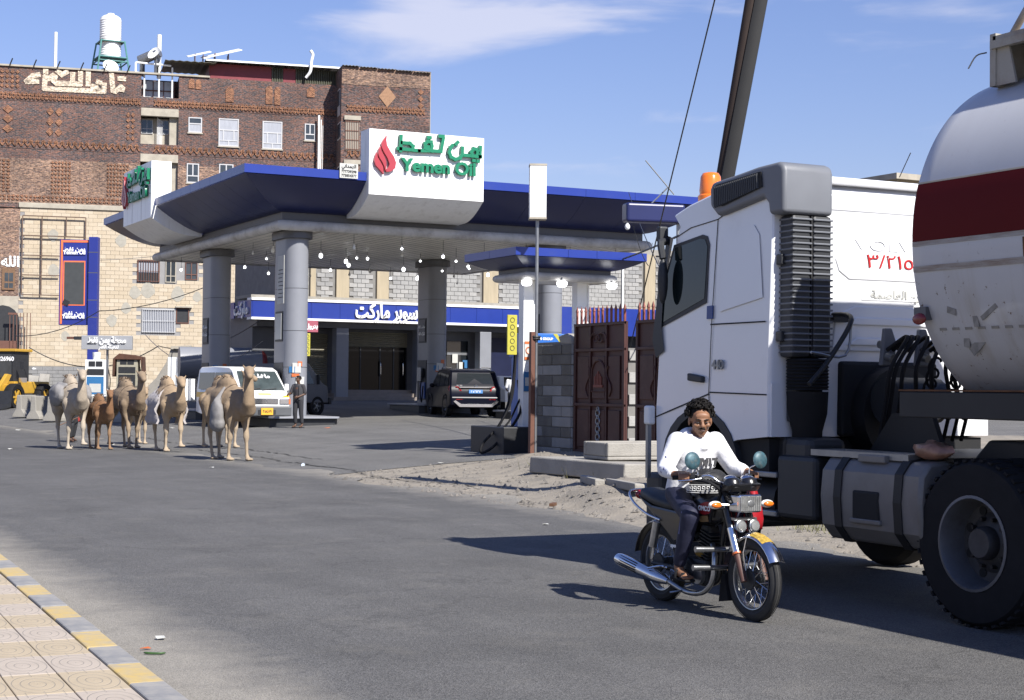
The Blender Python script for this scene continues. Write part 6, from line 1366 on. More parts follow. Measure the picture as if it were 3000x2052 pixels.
# ================================================================ motorcycle
M_bk2 = mk('bike_black', (.012,.012,.014), .3, var=.15, coat=.4); M_eng = mk('engine_grey', (.055,.056,.058), .55, .4, var=.3, scale=20); M_sea = mk('seat_vinyl', (.022,.024,.026), .55, var=.15)
M_ctarn = mk('tarnished_chrome', (.52,.53,.54), .28, .9, var=.2, scale=14, dirt=(.25,.24,.22), damt=.5); M_lens = mk('lamp_lens', (.55,.56,.55), .2, .6, var=.3, scale=14, bump=.25, bscale=40)
MX, MY = 6.99, 10.36
BK = thing('motorcycle', 'black commuter motorcycle with square chrome headlamp and spoked wheels', 'motorcycle', (MX, MY, 0))
def bwheel(y, r, t, name):
    o = bpy.data.objects.new(name, None); COL.objects.link(o); o.parent = BK; o.location = (0, y, r)
    b = MB(); b.lathe([(r-.085,-t*.5),(r-.05,-t),(r-.018,-t*.8),(r,-t*.3),(r,t*.3),(r-.018,t*.8),(r-.05,t),(r-.085,t*.5)], 48, (0,0,0), (1,0,0), False); b.build('tyre', mk('tyre_worn', (.045,.044,.043), .85, var=.2, scale=20), o, smooth=35)
    for k in (-.55,-.2,.2,.55): MB().torus((t*k*1.05,0,0),(1,0,0),r+.0005-.006*abs(k),.0035,48,4).build('tread_ring', M_gap, o)
    MB().lathe([(r-.082,-.032),(r-.09,-.03),(r-.098,-.012),(r-.098,.012),(r-.09,.03),(r-.082,.032)], 44, (0,0,0), (1,0,0), False).build('rim', M_ctarn, o, smooth=35)
    MB().lathe([(0,-.055),(.075,-.055),(.08,-.045),(.05,-.03),(.05,.03),(.07,.04),(.07,.05),(0,.05)], 24, (0,0,0), (1,0,0)).build('hub', M_eng, o, smooth=35)
    for i in range(36):
        a = 2*math.pi*i/36; s = 1 if i % 2 else -1; a2 = a+(.55 if (i//2) % 2 else -.55)
        MB().cyl((s*.045,.055*math.cos(a2),.055*math.sin(a2)),(0,(r-.095)*math.cos(a),(r-.095)*math.sin(a)),.0022,n=4).build('spoke', M_chrome, o)
    return o
bwheel(-.61, .305, .042, 'front_wheel'); bwheel(.63, .305, .05, 'rear_wheel')
# fork, mudguard
fa, ft = Vector((0,-.61,.305)), Vector((0,-.31,.97)); fd = (ft-fa)
for s in (-1,1):
    X = Vector((s*.095,0,0)); P = lambda k: fa+fd*k+X
    MB().cyl(P(-.02),P(.30),.026,n=12).build('fork_slider', mk('fork_brown', (.13,.06,.045), .6, var=.3), BK, smooth=40); MB().cyl(P(.28),P(.55),.033,n=14).build('fork_shroud', M_chrome, BK, smooth=40); MB().cyl(P(.54),P(1.02),.03,n=12).build('fork_tube', M_bk2, BK, smooth=40)
    MB().cyl(P(.27),P(.29),.037,n=14).build('fork_ring', M_orange, BK)
MB().box(-.13,.13,-.40,-.28,.80,.83).build('fork_clamp', M_bk2, BK, bevel=.01); MB().box(-.13,.13,-.36,-.26,.95,.98).build('fork_clamp', M_ctarn, BK, bevel=.01)
rings = []
for a in range(28, 158, 10):
    c = Vector((0,-.61+.345*-math.cos(R(a)),.305+.345*math.sin(R(a)))); u = Vector((0,-math.cos(R(a)),math.sin(R(a))))
    rings.append([c+Vector((x,0,0))-u*abs(x/.065)**2.2*.03 for x in (-.065,-.055,-.03,0,.03,.055,.065)]+[c+Vector((x,0,0))-u*(abs(x/.065)**2.2*.03+.004) for x in (.065,.055,.03,0,-.03,-.055,-.065)])
fm = MB().loft(rings).build('front_mudguard', M_chrome, BK, smooth=50)
MB().loft([[c+Vector((0,0,.0025)) for c in r[1:6]]+[c+Vector((0,0,.0015)) for c in r[1:6][::-1]] for r in rings[3:7]]).build('mudguard_sticker', mk('sticker_gold', (.55,.36,.06), .4, var=.6, scale=40), fm)
for s in (-1,1): MB().tube([(s*.07,-.61,.31),(s*.075,-.58,.5),(s*.06,-.6,.62)],.006,5).build('mudguard_stay', M_chrome, BK)
MB().ext([(-.36,.12),(-.24,.1),(-.27,.3),(-.31,.32)], -.06,.06,'yz').build('mud_flap', M_black, BK)
# headlamp, gauges, indicators, fog lamps
HL = MB().box(-.105,.105,-.56,-.42,.79,.925).build('headlamp', M_chrome, BK, bevel=.02, seg=3); MB().box(-.092,.092,-.568,-.561,.802,.913).build('lens', M_lens, HL, bevel=.003); [MB().box(-.085+i*.0175,-.081+i*.0175,-.571,-.5685,.806,.909).build('lens_flute', M_ctarn, HL) for i in range(10)]; MB().ell((0,-.566,.857),(.035,.006,.028),14,8).build('bulb_shield', M_steel, HL, smooth=60)
for s in (-1,1):
    MB().lathe([(.065,0),(.068,.05),(.06,.075),(.055,.08)], 24, (s*.075,-.44,.955), (0,.35,1)).build('gauge_cup', M_bk2, BK, smooth=40); MB().ell((s*.075,-.41,1.035),(.055,.055,.028),18,8).build('gauge_glass', M_chrome, BK, smooth=60)
    I = MB().tube([(s*.10,-.45,.845),(s*.19,-.43,.845)],.011,8).build('indicator_stalk', M_chrome, BK); MB().ell((s*.235,-.44,.845),(.055,.035,.03),16,10).build('indicator', M_plast, I, smooth=60); MB().ell((s*.235,-.462,.845),(.046,.02,.022),16,10).build('indicator_lens', M_amber, I, smooth=60)
    MB().lathe([(.0,-.05),(.03,-.045),(.045,-.01),(.047,.01),(.04,.014),(0,.016)], 22, (s*.06,-.52,.69), (0,-1,.1)).build('fog_lamp', M_ctarn, BK, smooth=40); MB().lathe([(.038,0),(.036,.006),(0,.01)], 20, (s*.06,-.535,.692), (0,-1,.1)).build('fog_lens', M_lens, BK, smooth=40)
MB().box(-.10,.10,-.50,-.44,.73,.75).build('lamp_bar', M_ctarn, BK); MB().ext([(-.46,.94),(-.52,1.0),(-.40,1.02),(-.37,.94)], -.145,.145,'yz').build('gauge_housing', M_bk2, BK, bevel=.02)
# handlebar, mirrors, levers
hb = [(-.37,-.10,1.03),(-.24,-.20,1.035),(-.17,-.27,1.05),(-.09,-.32,.995),(.09,-.32,.995),(.17,-.27,1.05),(.24,-.20,1.035),(.37,-.10,1.03)]
MB().tube(spline(hb,4), .0115, 8).build('handlebar', M_chrome, BK, smooth=60)
for s in (-1,1):
    MB().tube([(s*.245,-.197,1.035),(s*.385,-.09,1.03)], .018, 10).build('grip', M_black, BK, smooth=60); MB().tube(spline([(s*.22,-.235,1.03),(s*.29,-.22,1.02),(s*.38,-.16,1.01)],4),.006,6).build('lever', M_chrome, BK); MB().box(s*.23-.025,s*.23+.025,-.235,-.185,1.01,1.06).build('switch_box', M_bk2, BK, bevel=.008)
    MB().tube(spline([(s*.235,-.21,1.05),(s*.24,-.21,1.10),(s*.28,-.24,1.13),(s*.305,-.25,1.165)],5),.006,6).build('mirror_stalk', M_chrome, BK); MB().lathe([(0,-.016),(.035,-.014),(.058,-.006),(.067,.004),(.063,.01),(0,.01)], 24, (s*.31,-.25,1.165), (-.05*s,.97,-.12)).build('mirror', mk('mirror_teal', (.05,.12,.15), .5, .2, var=.5, scale=30, dirt=(.25,.22,.18), damt=.6, dscale=25), BK, smooth=40)
for k in range(5): MB().tube(spline([(-.2+.03*k,-.24,1.02),(-.12,-.38-.02*k,.98-.03*k),(-.05+.02*k,-.36,.86),(-.07,-.2,.78-.03*k)],5),.0075,6).build('cable', M_black, BK, smooth=60)
MB().tube(spline([(-.26,-.2,1.02),(-.22,-.36,1.0),(-.13,-.36,.93),(-.14,-.27,.8),(-.13,-.22,.7)],5),.012,6).build('cable', M_black, BK, smooth=60)
# tank, side panels, seat, tail
tr_ = []
for (y, hw, zl, zh) in ((-.30,.05,.74,.84),(-.26,.10,.70,.89),(-.12,.135,.66,.92),(.02,.13,.66,.90),(.12,.10,.68,.85),(.16,.06,.70,.80)):
    tr_.append([(hw*math.copysign(abs(math.cos(t))**.75,math.cos(t)), y, (zl+zh)/2+(zh-zl)/2*math.copysign(abs(math.sin(t))**.8,math.sin(t))) for t in [2*math.pi*i/24 for i in range(24)]])
TN = MB().loft(tr_).build('fuel_tank', M_bk2, BK, smooth=60)
def tside(pts, off, name, mat, par=TN): return MB().loft([[(-.135-off+.25*max(0,abs(y+.06)-.08)**1.3, y, z) for y, z in pts],[(-.139-off+.25*max(0,abs(y+.06)-.08)**1.3, y, z) for y, z in pts]]).build(name, mat, par)
tside([(-.17+.095*math.cos(t)*1.0-.03*math.sin(t), .80+.05*math.sin(t)) for t in [2*math.pi*i/18 for i in range(18)]], .001, 'badge', mk('badge_red', (.40,.02,.025), .35)); text('lettering', 'OMCO', .05, M_white, TN, (-.146,-.165,.797), (R(90),0,R(-90)), .002, .002)
tside([(-.20,.70),(-.10,.69),(-.09,.735),(-.19,.745)], 0, 'tank_stripe', mk('stripe_tan', (.35,.22,.10), .4, var=.4, scale=30)); tside([(-.095,.705),(-.055,.705),(-.05,.735),(-.085,.735)], .001, 'tank_stripe', M_paper)
MB().lathe([(.03,0),(.035,.012),(.02,.02),(0,.02)], 16, (0,-.05,.915), (0,0,1)).build('filler_cap', M_chrome, TN)
sr = []
for (y, hw, zl, zh) in ((.10,.09,.74,.80),(.2,.12,.74,.825),(.40,.135,.74,.83),(.58,.14,.76,.86),(.80,.12,.80,.90),(.88,.07,.84,.89)):
    sr.append([(hw*math.copysign(abs(math.cos(t))**.6,math.cos(t)), y, (zl+zh)/2+(zh-zl)/2*math.copysign(abs(math.sin(t))**.7,math.sin(t))) for t in [2*math.pi*i/20 for i in range(20)]])
MB().loft(sr).build('seat', M_sea, BK, smooth=60)
MB().ext([(.08,.52),(.30,.5),(.62,.70),(.86,.84),(.62,.77),(.1,.74)], -.125,.125,'yz').build('side_panel', M_bk2, BK, bevel=.02)
MB().tube(spline([(-.13,.48,.66),(-.15,.66,.70),(-.15,.86,.78),(-.10,.98,.86),(.10,.98,.86),(.15,.86,.78),(.15,.66,.70),(.13,.48,.66)],4), .011, 8).build('grab_rail', M_chrome, BK, smooth=60)
MB().ell((0,.96,.83),(.07,.03,.04),14,8).build('tail_lamp', M_tl, BK, smooth=60)
rg = []
for a in range(10, 120, 12):
    c = Vector((0,.63+.36*math.cos(R(a)),.305+.36*math.sin(R(a)))); u = Vector((0,math.cos(R(a)),math.sin(R(a)))); rg.append([c+Vector((x,0,0))-u*abs(x/.075)**2*.03 for x in (-.075,-.05,0,.05,.075)]+[c+Vector((x,0,0))-u*(abs(x/.075)**2*.03+.005) for x in (.075,.05,0,-.05,-.075)])
MB().loft(rg).build('rear_mudguard', M_bk2, BK, smooth=50)
# frame, engine, exhaust, shocks
b = MB(); b.tube(spline([(0,-.28,.9),(0,-.2,.55),(0,-.15,.25),(0,.1,.2),(0,.3,.28)],5),.02,8); b.tube([(0,-.27,.88),(0,.2,.70),(0,.5,.70)],.02,8); b.build('frame', M_bk2, BK, smooth=60)
for s in (-1,1):
    MB().tube([(s*.10,.28,.30),(s*.10,.63,.305)],.018,8).build('swing_arm', M_eng, BK); MB().cyl((s*.13,.60,.34),(s*.12,.54,.62),.012,n=8).build('shock_rod', M_chrome, BK); MB().cyl((s*.13,.59,.44),(s*.12,.545,.64),.033,n=14).build('shock_shroud', M_ctarn, BK, smooth=40)
    MB().tube([(s*.06,.1,.26),(s*.24,.12,.26)],.014,8).build('foot_peg', M_black, BK)
MB().box(-.09,.09,-.10,.24,.20,.40).build('crankcase', M_eng, BK, bevel=.03)
for s in (-1,1): MB().lathe([(.10,0),(.10,.03),(.08,.045),(0,.05)], 24, (s*.09,.12,.30), (s,0,0)).build('engine_cover', M_eng, BK, smooth=40); MB().lathe([(.075,0),(.07,.03),(0,.035)], 22, (s*.09,-.03,.28), (s,0,0)).build('engine_cover', M_ctarn if s < 0 else M_eng, BK, smooth=40)
for i in range(9):
    k = i/8; c = Vector((0,-.02-.06*k,.40+.20*k)); q = MB(); q.m = Matrix.Translation(c) @ Matrix.Rotation(R(16),4,'X'); q.box(-.075,.075,-.075,.075,-.004,.004); q.build('cooling_fin', M_eng, BK)
MB().box(-.05,.05,-.09,.03,.40,.66).build('cylinder', M_eng, BK, bevel=.02); MB().cyl((-.03,.08,.56),(-.03,.16,.56),.035,n=14).build('carburettor', M_ctarn, BK)
MB().tube(spline([(-.05,-.14,.52),(-.10,-.24,.44),(-.12,-.24,.26),(-.13,-.13,.16),(-.14,.08,.14),(-.16,.32,.20)],6), .021, 10).build('exhaust_pipe', M_ctarn, BK, smooth=60)
EX = MB().tube([(-.165,.30,.195),(-.175,.40,.21),(-.185,.45,.22),(-.20,.95,.30),(-.20,1.0,.305),(-.20,1.02,.308)], [.024,.045,.052,.052,.045,.02], 18).build('muffler', M_chrome, BK, smooth=40)
for i in range(5): MB().box(-.002,.002,-.13,.13,-.004,.004).build('muffler_slot', M_gap, EX).matrix_local = Matrix.Translation((-.195+(-.0535)*math.cos(R(-30+i*22)), .80, .275+.0535*math.sin(R(-30+i*22)))) @ Matrix.Rotation(R(-9),4,'X').inverted()
for (z, y) in ((.50,-.30),(.36,-.27)): MB().tube([(-.30,y+.02,z+.005),(-.10,y-.005,z),(.10,y-.005,z),(.30,y+.02,z+.005)], [.024,.02,.02,.024], 10).build('crash_bar', M_ctarn, BK, smooth=60)
MB().tube(spline([(-.10,.05,.2),(-.19,.02,.19),(-.21,-.10,.22)],4),.008,6).build('brake_pedal', M_chrome, BK); MB().tube([(-.14,.10,.15),(-.24,.16,.13)],.008,6).build('side_stand', M_ctarn, BK)
MB().tube(spline([(-.16,.33,.3),(-.2,.37,.31),(-.23,.5,.28)],4),.008,6).build('peg_bracket', M_chrome, BK); MB().ell((-.06,.02,.45),(.03,.06,.04),10,8).build('rag', mk('ochre_rag', (.35,.22,.04), .9), BK)
# black cloth bag with key-pattern border on the tank, red bag on the bar
o = thing('cloth_bag', 'black cloth bag with white key pattern border resting on the motorcycle tank', 'bag', (MX, MY-.07, .90))
r = random.Random(6); b = MB(); b.ell((-.03,.03,.085),(.165,.128,.105),22,14); b.v = [v*(1+.07*math.sin(v.x*40+v.z*30)*math.cos(v.y*35)) for v in b.v]; b.build('bag', mk('bag_black', (.014,.014,.016), .6, var=.3, scale=14, bump=.5, bscale=30), o, smooth=70)
b = MB()
def ring_pt(a, z, e=.003): return Vector((-.03+(.172+e)*math.cos(a), .03+(.132+e)*math.sin(a), z))
for i in range(13):
    a0 = R(150+i*12.5); u = R(12.5); 
    for path in ([(0,.008),(.78,.008),(.78,.042),(.22,.042),(.22,.024),(.52,.024)],):
        for k in range(len(path)-1): b.tube([ring_pt(a0+path[k][0]*u, path[k][1]+.02), ring_pt(a0+path[k+1][0]*u, path[k+1][1]+.02)], .003, 4)
b.tube([ring_pt(R(148+i*5), .014) for i in range(34)], .002, 4); b.tube([ring_pt(R(148+i*5), .074) for i in range(34)], .002, 4); b.build('key_pattern', M_white, o)
o = thing('red_bag', 'red translucent plastic bag hanging from the far handlebar', 'bag', (MX+.27, MY-.22, 1.0)); b = MB(); b.loft([[(.02*math.cos(t)*k[1]*4, .015*math.sin(t)*k[1]*4, k[0]) for t in [2*math.pi*i/12 for i in range(12)]] for k in ((0,.12),(-.08,.4),(-.2,.9),(-.3,1.1),(-.36,.9),(-.38,.3))]); b.v = [v*(1+.05*math.sin(v.z*60+v.x*50)) for v in b.v]; b.build('bag', mk('red_plastic', (.50,.02,.03), .3, var=.25, scale=12), o, smooth=70)
# ================================================================ rider and other people
def skin(name, c): return mk(name, c, .5, var=.12, scale=9, spec=.4)
M_skin = skin('brown_skin', (.34,.17,.095)); M_skind = skin('dark_brown_skin', (.13,.065,.038)); M_hair = mk('black_hair', (.012,.010,.009), .65, var=.3, scale=20, spec=.2)
M_hood = mk('white_hoodie', (.69,.69,.71), .85, var=.05, scale=6, bump=1.0, bscale=7); M_navy = mk('navy_trousers', (.016,.018,.05), .7, var=.2, scale=8, bump=.3, bscale=12)
V = Vector
def lerp(a, b, t): return a+(b-a)*t
def hand(b, w, d, palm, curl=.6, s=1.0, side=1):
    "palm and five fingers from the wrist w along d; palm = palm normal; curl closes the fingers"
    d = d.normalized(); n = (palm-d*palm.dot(d)).normalized(); x = d.cross(n)*side
    k = w+d*.075*s
    b.chain([(w,.027*s),(w+d*.03*s,.028*s)], 8)
    for i, (o, L) in enumerate(((-.03,.072),(-.01,.082),(.01,.077),(.029,.06))):
        p0 = w+d*.03*s+x*o*.7*s; p1 = k+x*o*s; pts = [(p0,.013*s),(p1,.0115*s)]; a = 0; p = p1
        for j, f in enumerate((.45,.32,.25)):
            a += curl*(1.0 if j else .7); v = d*math.cos(a)+n*math.sin(a); p = p+v*L*f*s; pts.append((p,(.0105-.001*j)*s))
        b.chain(pts, 7)
    t0 = w+d*.02*s-x*.028*s; t1 = t0+(d*.6-x*.55+n*.25).normalized()*.04*s; t2 = t1+(d*.75+n*.55+x*.2*curl).normalized()*.032*s; t3 = t2+(d*.5+n*.6+x*.5*curl).normalized()*.025*s
    b.chain([(t0,.015*s),(t1,.013*s),(t2,.011*s),(t3,.009*s)], 7)
def head(o, c, yaw, tilt, sk, H=.235, moustache=True, par=None):
    "adds skull, jaw, nose, ears ... to body builder o; face looks along -Y before turning"
    m = Matrix.Translation(c) @ Matrix.Rotation(yaw, 4, 'Z') @ Matrix.Rotation(tilt, 4, 'X'); s = H/.235
    q = MB(); q.m = m @ Matrix.Scale(s, 4)
    q.ell((0,.015,.035),(.075,.092,.083),20,14); q.ell((0,-.02,-.03),(.062,.07,.075),18,12); q.ell((0,-.045,-.078),(.036,.036,.032),14,10)      # skull, face, chin
    q.ell((0,-.075,.045),(.055,.02,.03),14,8); q.ell((0,-.088,.018),(.05,.012,.010),12,8)                                                        # forehead, brow ridge
    q.chain([((0,-.092,.008),.010),((0,-.108,-.022),.0135)], 8)                                                                                     # nose
    for u in (-1,1): q.ell((u*.014,-.1,-.026),(.010,.010,.008),8,6); q.ell((u*.042,-.068,-.02),(.024,.022,.02),10,8); q.ell((u*.079,.012,-.005),(.010,.022,.034),10,8)
    q.ell((0,-.090,-.049),(.024,.012,.0055),10,6); q.ell((0,-.088,-.060),(.021,.012,.006),10,6)
    o.v += q.v[:]; n0 = len(o.v)-len(q.v); o.f += [tuple(n0+i for i in f) for f in q.f]
    return m @ Matrix.Scale(s, 4)
def face_parts(m, par, hairfn=None, moustache=True):
    def P(name, mat, fn):
        q = MB(); q.m = m; fn(q); return q.build(name, mat, par, smooth=60)
    for u in (-1,1):
        P('eye', mk('eye_white', (.30,.26,.22), .3), lambda q: q.ell((u*.031,-.083,.001),(.014,.0095,.0045),10,7)); P('pupil', M_ink, lambda q: q.ell((u*.031,-.091,.001),(.007,.004,.006),8,6))
        P('eyebrow', M_hair, lambda q: q.tube([(u*.012,-.099,.020),(u*.03,-.099,.026),(u*.05,-.088,.021)],[.004,.0055,.003],6)); P('eyelid', M_skin, lambda q: q.ell((u*.031,-.082,.007),(.017,.010,.005),10,6))
    P('mouth', mk('mouth_dark', (.10,.03,.025), .5), lambda q: q.tube([(-.02,-.095,-.055),(0,-.102,-.0535),(.02,-.095,-.055)],[.002,.003,.002],5))
    if moustache: P('moustache', M_hair, lambda q: q.tube([(-.028,-.092,-.046),(-.012,-.102,-.040),(.012,-.102,-.040),(.028,-.092,-.046)],[.003,.0055,.0055,.003],6))
# ---- the rider
RD = thing('person', 'young man with curly black hair in a white hoodie riding the black motorcycle', 'person', (MX, MY, 0))
J = dict(pel=V((0,.30,.90)), bel=V((0,.27,1.02)), che=V((0,.20,1.19)), nek=V((0,.155,1.33)), hd=V((0,.115,1.455)))
SHv = {s: V((s*.175,.17,1.29)) for s in (-1,1)}; EL = {s: V((s*.315,.12,1.085)) for s in (-1,1)}; WR = {s: V((s*.352,-.06,1.055)) for s in (-1,1)}
HP = {s: V((s*.10,.28,.88)) for s in (-1,1)}; KN = {s: V((s*.215,-.08,.74)) for s in (-1,1)}; AN = {s: V((s*.20,.10,.335)) for s in (-1,1)}
b = MB(); b.chain([(J['pel'],.12),(J['bel'],.105),(J['che'],.125),(J['nek']+V((0,.015,-.03)),.06),(J['nek'],.055),(J['hd']+V((0,.02,-.05)),.052)], 12)
for s in (-1,1):
    b.chain([(SHv[s],.06),(EL[s],.045),(WR[s],.03)], 10); b.chain([(HP[s],.09),(KN[s],.06),(AN[s],.038)], 10)
    b.chain([(AN[s],.037),(AN[s]+V((0,-.02,-.04)),.04),(AN[s]+V((0,-.10,-.065)),.03)], 9)
    for i in range(5): b.chain([(AN[s]+V((.018*(i-2),-.10,-.068)),.014),(AN[s]+V((.02*(i-2),-.155+.008*abs(i-1.5),-.075)),.012)], 7)
    gd = (V((s*.245,-.197,1.035))-V((s*.385,-.09,1.03))).normalized()       # along the grip, inwards
    gp = V((s*.315,-.143,1.033))
    fw = V((gd.y*s, -gd.x*s, 0)); fw = fw if fw.y < 0 else -fw                 # forwards, across the grip
    b.chain([(WR[s],.03),(gp-fw*.05+V((0,0,.02)),.028)], 9)
    for i in range(4):
        base = gp+gd*(-.034+.0225*i); L = (.9,1.0,1.0,.9)[i]
        b.chain([(base-fw*.045+V((0,0,.022)),.0125),(base-fw*.005+V((0,0,.034)),.0115),(base+fw*.030*L+V((0,0,.022)),.0105),(base+fw*.035*L+V((0,0,-.008)),.0095),(base+fw*.012+V((0,0,-.026)),.009)], 7)
    b.chain([(gp-fw*.05+gd*.025+V((0,0,.01)),.014),(gp-fw*.03+gd*.05+V((0,0,-.008)),.012),(gp+fw*.005+gd*.055+V((0,0,-.024)),.0105)], 7)
hm = head(b, J['hd'], R(-24), R(8), M_skin, .25)
body = b.build('body', M_skin, RD, remesh=.0065, soft=3)
face_parts(hm, RD)
# curls
q = MB(); q.m = hm; r = random.Random(21)
q.ell((0,.032,.046),(.085,.098,.086),18,12)
for i in range(340):
    a = r.uniform(0, 2*math.pi); e = r.uniform(-.15, 1.4)
    dr = V((math.cos(a)*math.cos(e), math.sin(a)*math.cos(e), math.sin(e)))
    if dr.y < -.35 and dr.z < .55: continue
    p = V((0,.03,.05))+V((dr.x*.084, dr.y*.1, dr.z*.086)); u, w = frame_of(dr); R0 = r.uniform(.011,.019); ln = r.uniform(.008,.034); ph = r.uniform(0,6)
    q.tube([p+dr*(ln*k/9)+ (u*math.cos(ph+k*1.1)+w*math.sin(ph+k*1.1))*R0*(.4+.6*k/9) for k in range(10)], [.0058]*8+[.0045,.002], 5)
q.build('hair', M_hair, RD, smooth=70)
# hoodie: one garment with sleeves and hood
b = MB(); b.ell((0,.285,.93),(.175,.15,.10),18,10)
b.loft([[(c[0]+rx*math.cos(t), c[1]+ry*math.sin(t), c[2]) for t in [2*math.pi*i/24 for i in range(24)]] for c, rx, ry in (((0,.29,.86),.17,.145),((0,.285,.92),.185,.155),((0,.265,1.02),.175,.145),((0,.225,1.14),.185,.145),((0,.19,1.24),.195,.135),((0,.175,1.30),.15,.10),((0,.18,1.335),.085,.07))])
for s in (-1,1):
    b.chain([(SHv[s],.082),(lerp(SHv[s],EL[s],.5),.073),(EL[s],.066),(lerp(EL[s],WR[s],.5),.057),(lerp(EL[s],WR[s],.82 if s < 0 else .6),.05)], 12)
    b.chain([(V((s*.06,.215,1.35)),.045),(V((s*.088,.16,1.345)),.032),(V((s*.062,.085,1.305)),.022),(V((s*.012,.052,1.245)),.014)], 9)
b.ell((0,.26,1.33),(.11,.06,.075),14,10)
for (x, z, ln) in ((-.08,1.0,.1),(.06,.98,.12),(-.02,1.06,.09),(.1,1.08,.08)): b.chain([(V((x-ln*.5,.13,z)),.018),(V((x+ln*.5,.12,z+.02)),.014)], 7)
HD = b.build('hoodie', M_hood, RD, remesh=.011, soft=3)
for s in (-1,1): MB().cyl(lerp(EL[s],WR[s],.76 if s < 0 else .54),lerp(EL[s],WR[s],.9 if s < 0 else .7),.052,.046,n=18).build('cuff', M_hood, RD, smooth=50)
text('lettering', 'H7V17', .085, M_ink, RD, (.0,.058,1.13), (R(80),0,0), .004, .006)
for i in range(12): 
    t = rnd.random(); p = lerp(SHv[-1],EL[-1],.55+.45*t) if rnd.random() < .5 else lerp(EL[-1],WR[-1],.5*t); MB().ell(p+V((-.058,-.03+rnd.uniform(-.02,.02),rnd.uniform(-.02,.02))),(.006,.012,.012),6,4).build('sleeve_print', mk('print_lilac', (.25,.25,.42), .7), RD)
b = MB(); b.ell((0,.30,.88),(.165,.15,.10),16,10)
for s in (-1,1): b.chain([(HP[s],.10),(lerp(HP[s],KN[s],.5),.088),(KN[s],.075),(lerp(KN[s],AN[s],.45),.066),(lerp(KN[s],AN[s],.9),.052)], 12)
b.build('trousers', M_navy, RD, remesh=.011, soft=3)
for s in (-1,1):
    k = lerp(KN[s],AN[s],.35); MB().tube([KN[s]+V((s*.06,.02,.03)), k+V((s*.062,.0,0))],.008,6).build('stripe', mk('stripe_lilac', (.20,.20,.40), .6), RD)
    sd_ = MB(); sd_.ext([(-.17,-.02),(.05,-.02),(.06,.0),(-.16,.0)], -.048,.048,'yz'); sl_ = sd_.build('sandal', M_black, RD, bevel=.008); sl_.location = AN[s]+V((0,0,-.082))
    MB().tube([(-.046,-.10,.0),(-.03,-.10,.035),(.03,-.10,.035),(.046,-.10,.0)],.012,6).build('sandal_strap', M_black, sl_, smooth=60); MB().tube([(-.046,-.02,.0),(-.04,-.03,.055),(.04,-.03,.055),(.046,-.02,.0)],.012,6).build('sandal_strap', M_black, sl_, smooth=60)
text('lettering', 'sport', .04, M_white, RD, (-.262,.06,.5), (R(90),0,R(-75)), .003, .002)

def standing(name, label, loc, rz, shirt, trs, sk, hair, arms, legs, h=1.68, look=0, vest=None, wrap=None):
    o = thing('person', label, 'person', loc, rz); k = h/1.70; S = lambda x, y, z: V((x*k, y*k, z*k))
    b = MB(); b.chain([(S(0,0,.93),.12*k),(S(0,.0,1.08),.105*k),(S(0,.0,1.27),.125*k),(S(0,.01,1.41),.058*k),(S(0,-.005,1.5),.052*k)], 10)
    t = MB(); q = MB(); t.loft([[(rx*math.cos(a)*k, (yc+ry*math.sin(a))*k, z*k) for a in [2*math.pi*i/18 for i in range(18)]] for z, rx, ry, yc in ((.90,.165,.12,0),(1.05,.155,.115,0),(1.25,.18,.125,0),(1.38,.15,.09,0),(1.44,.07,.065,0))])
    q.ell(S(0,0,.93),(.16*k,.13*k,.12*k),14,8)
    for s in (-1,1):
        e, w = arms[s]; sh = S(s*.18,0,1.37); e = S(*e); w = S(*w); b.chain([(sh,.055*k),(e,.042*k),(w,.03*k)], 9); d = (w-e); hand(b, w, d, V((-s,-.3,0)), .5, k, s)
        t.chain([(sh,.075*k),(lerp(sh,e,.85),.065*k)], 9)
        kn, an = legs[s]; hp = S(s*.09,0,.9); kn = S(*kn); an = S(*an); b.chain([(hp,.085*k),(kn,.055*k),(an,.037*k)], 9); b.chain([(an,.04*k),(an+S(0,-.05,-.05),.035*k),(an+S(0,-.16,-.06),.03*k)], 8)
        q.chain([(hp,.105*k),(kn,.078*k),(lerp(kn,an,.78),.062*k)], 10); MB().ext([(-.19*k,0),(.07*k,0),(.07*k,.03),(-.19*k,.02)], -.045*k,.045*k,'yz').build('sandal', M_dark, o).location = (an.x, an.y, an.z-.10*k)
    m = head(b, S(0,-.01,1.585), look, 0, sk, .225*k)
    b.build('body', sk, o, remesh=.011, soft=2); t.build('shirt', shirt, o, remesh=.014, soft=3); q.build('trousers', trs, o, remesh=.014, soft=3)
    hh = MB(); hh.m = m; hh.ell((0,.03,.055),(.086,.098,.085),16,10); hh.ell((0,-.03,.1),(.06,.06,.035),10,8); hh.build('hair', hair, o, smooth=70)
    if vest: MB().loft([[(rx*math.cos(a)*k, (ry*math.sin(a))*k, z*k) for a in [R(-60)+R(300)*i/16 for i in range(17)]] + [((rx+.012)*math.cos(a)*k, (ry+.012)*math.sin(a)*k, z*k) for a in [R(240)-R(300)*i/16 for i in range(17)]] for z, rx, ry in ((.92,.18,.14),(1.1,.175,.135),(1.3,.19,.14),(1.4,.15,.1))]).build('vest', vest, o, smooth=60)
    return o
M_tee = mk('dark_tee', (.06,.055,.06), .9, var=.2, scale=9); M_vest = mk('grey_vest', (.05,.05,.055), .85, var=.2); M_ct = mk('charcoal_trousers', (.035,.035,.04), .85, var=.2)
p = on(873, 1254, .37)
standing('person', 'teenage boy in dark tee shirt and vest standing at the minibus nose', (p.x, p.y, gh(p.x,p.y)), R(-52), M_tee, M_ct, M_skind, M_hair, {-1:((-.24,-.10,1.14),(-.2,-.32,1.08)), 1:((.22,.06,1.12),(.10,-.17,1.02))}, {-1:((-.10,-.04,.5),(-.11,.02,.1)), 1:((.10,.02,.5),(.12,.06,.1))}, 1.62, R(-12), M_vest)
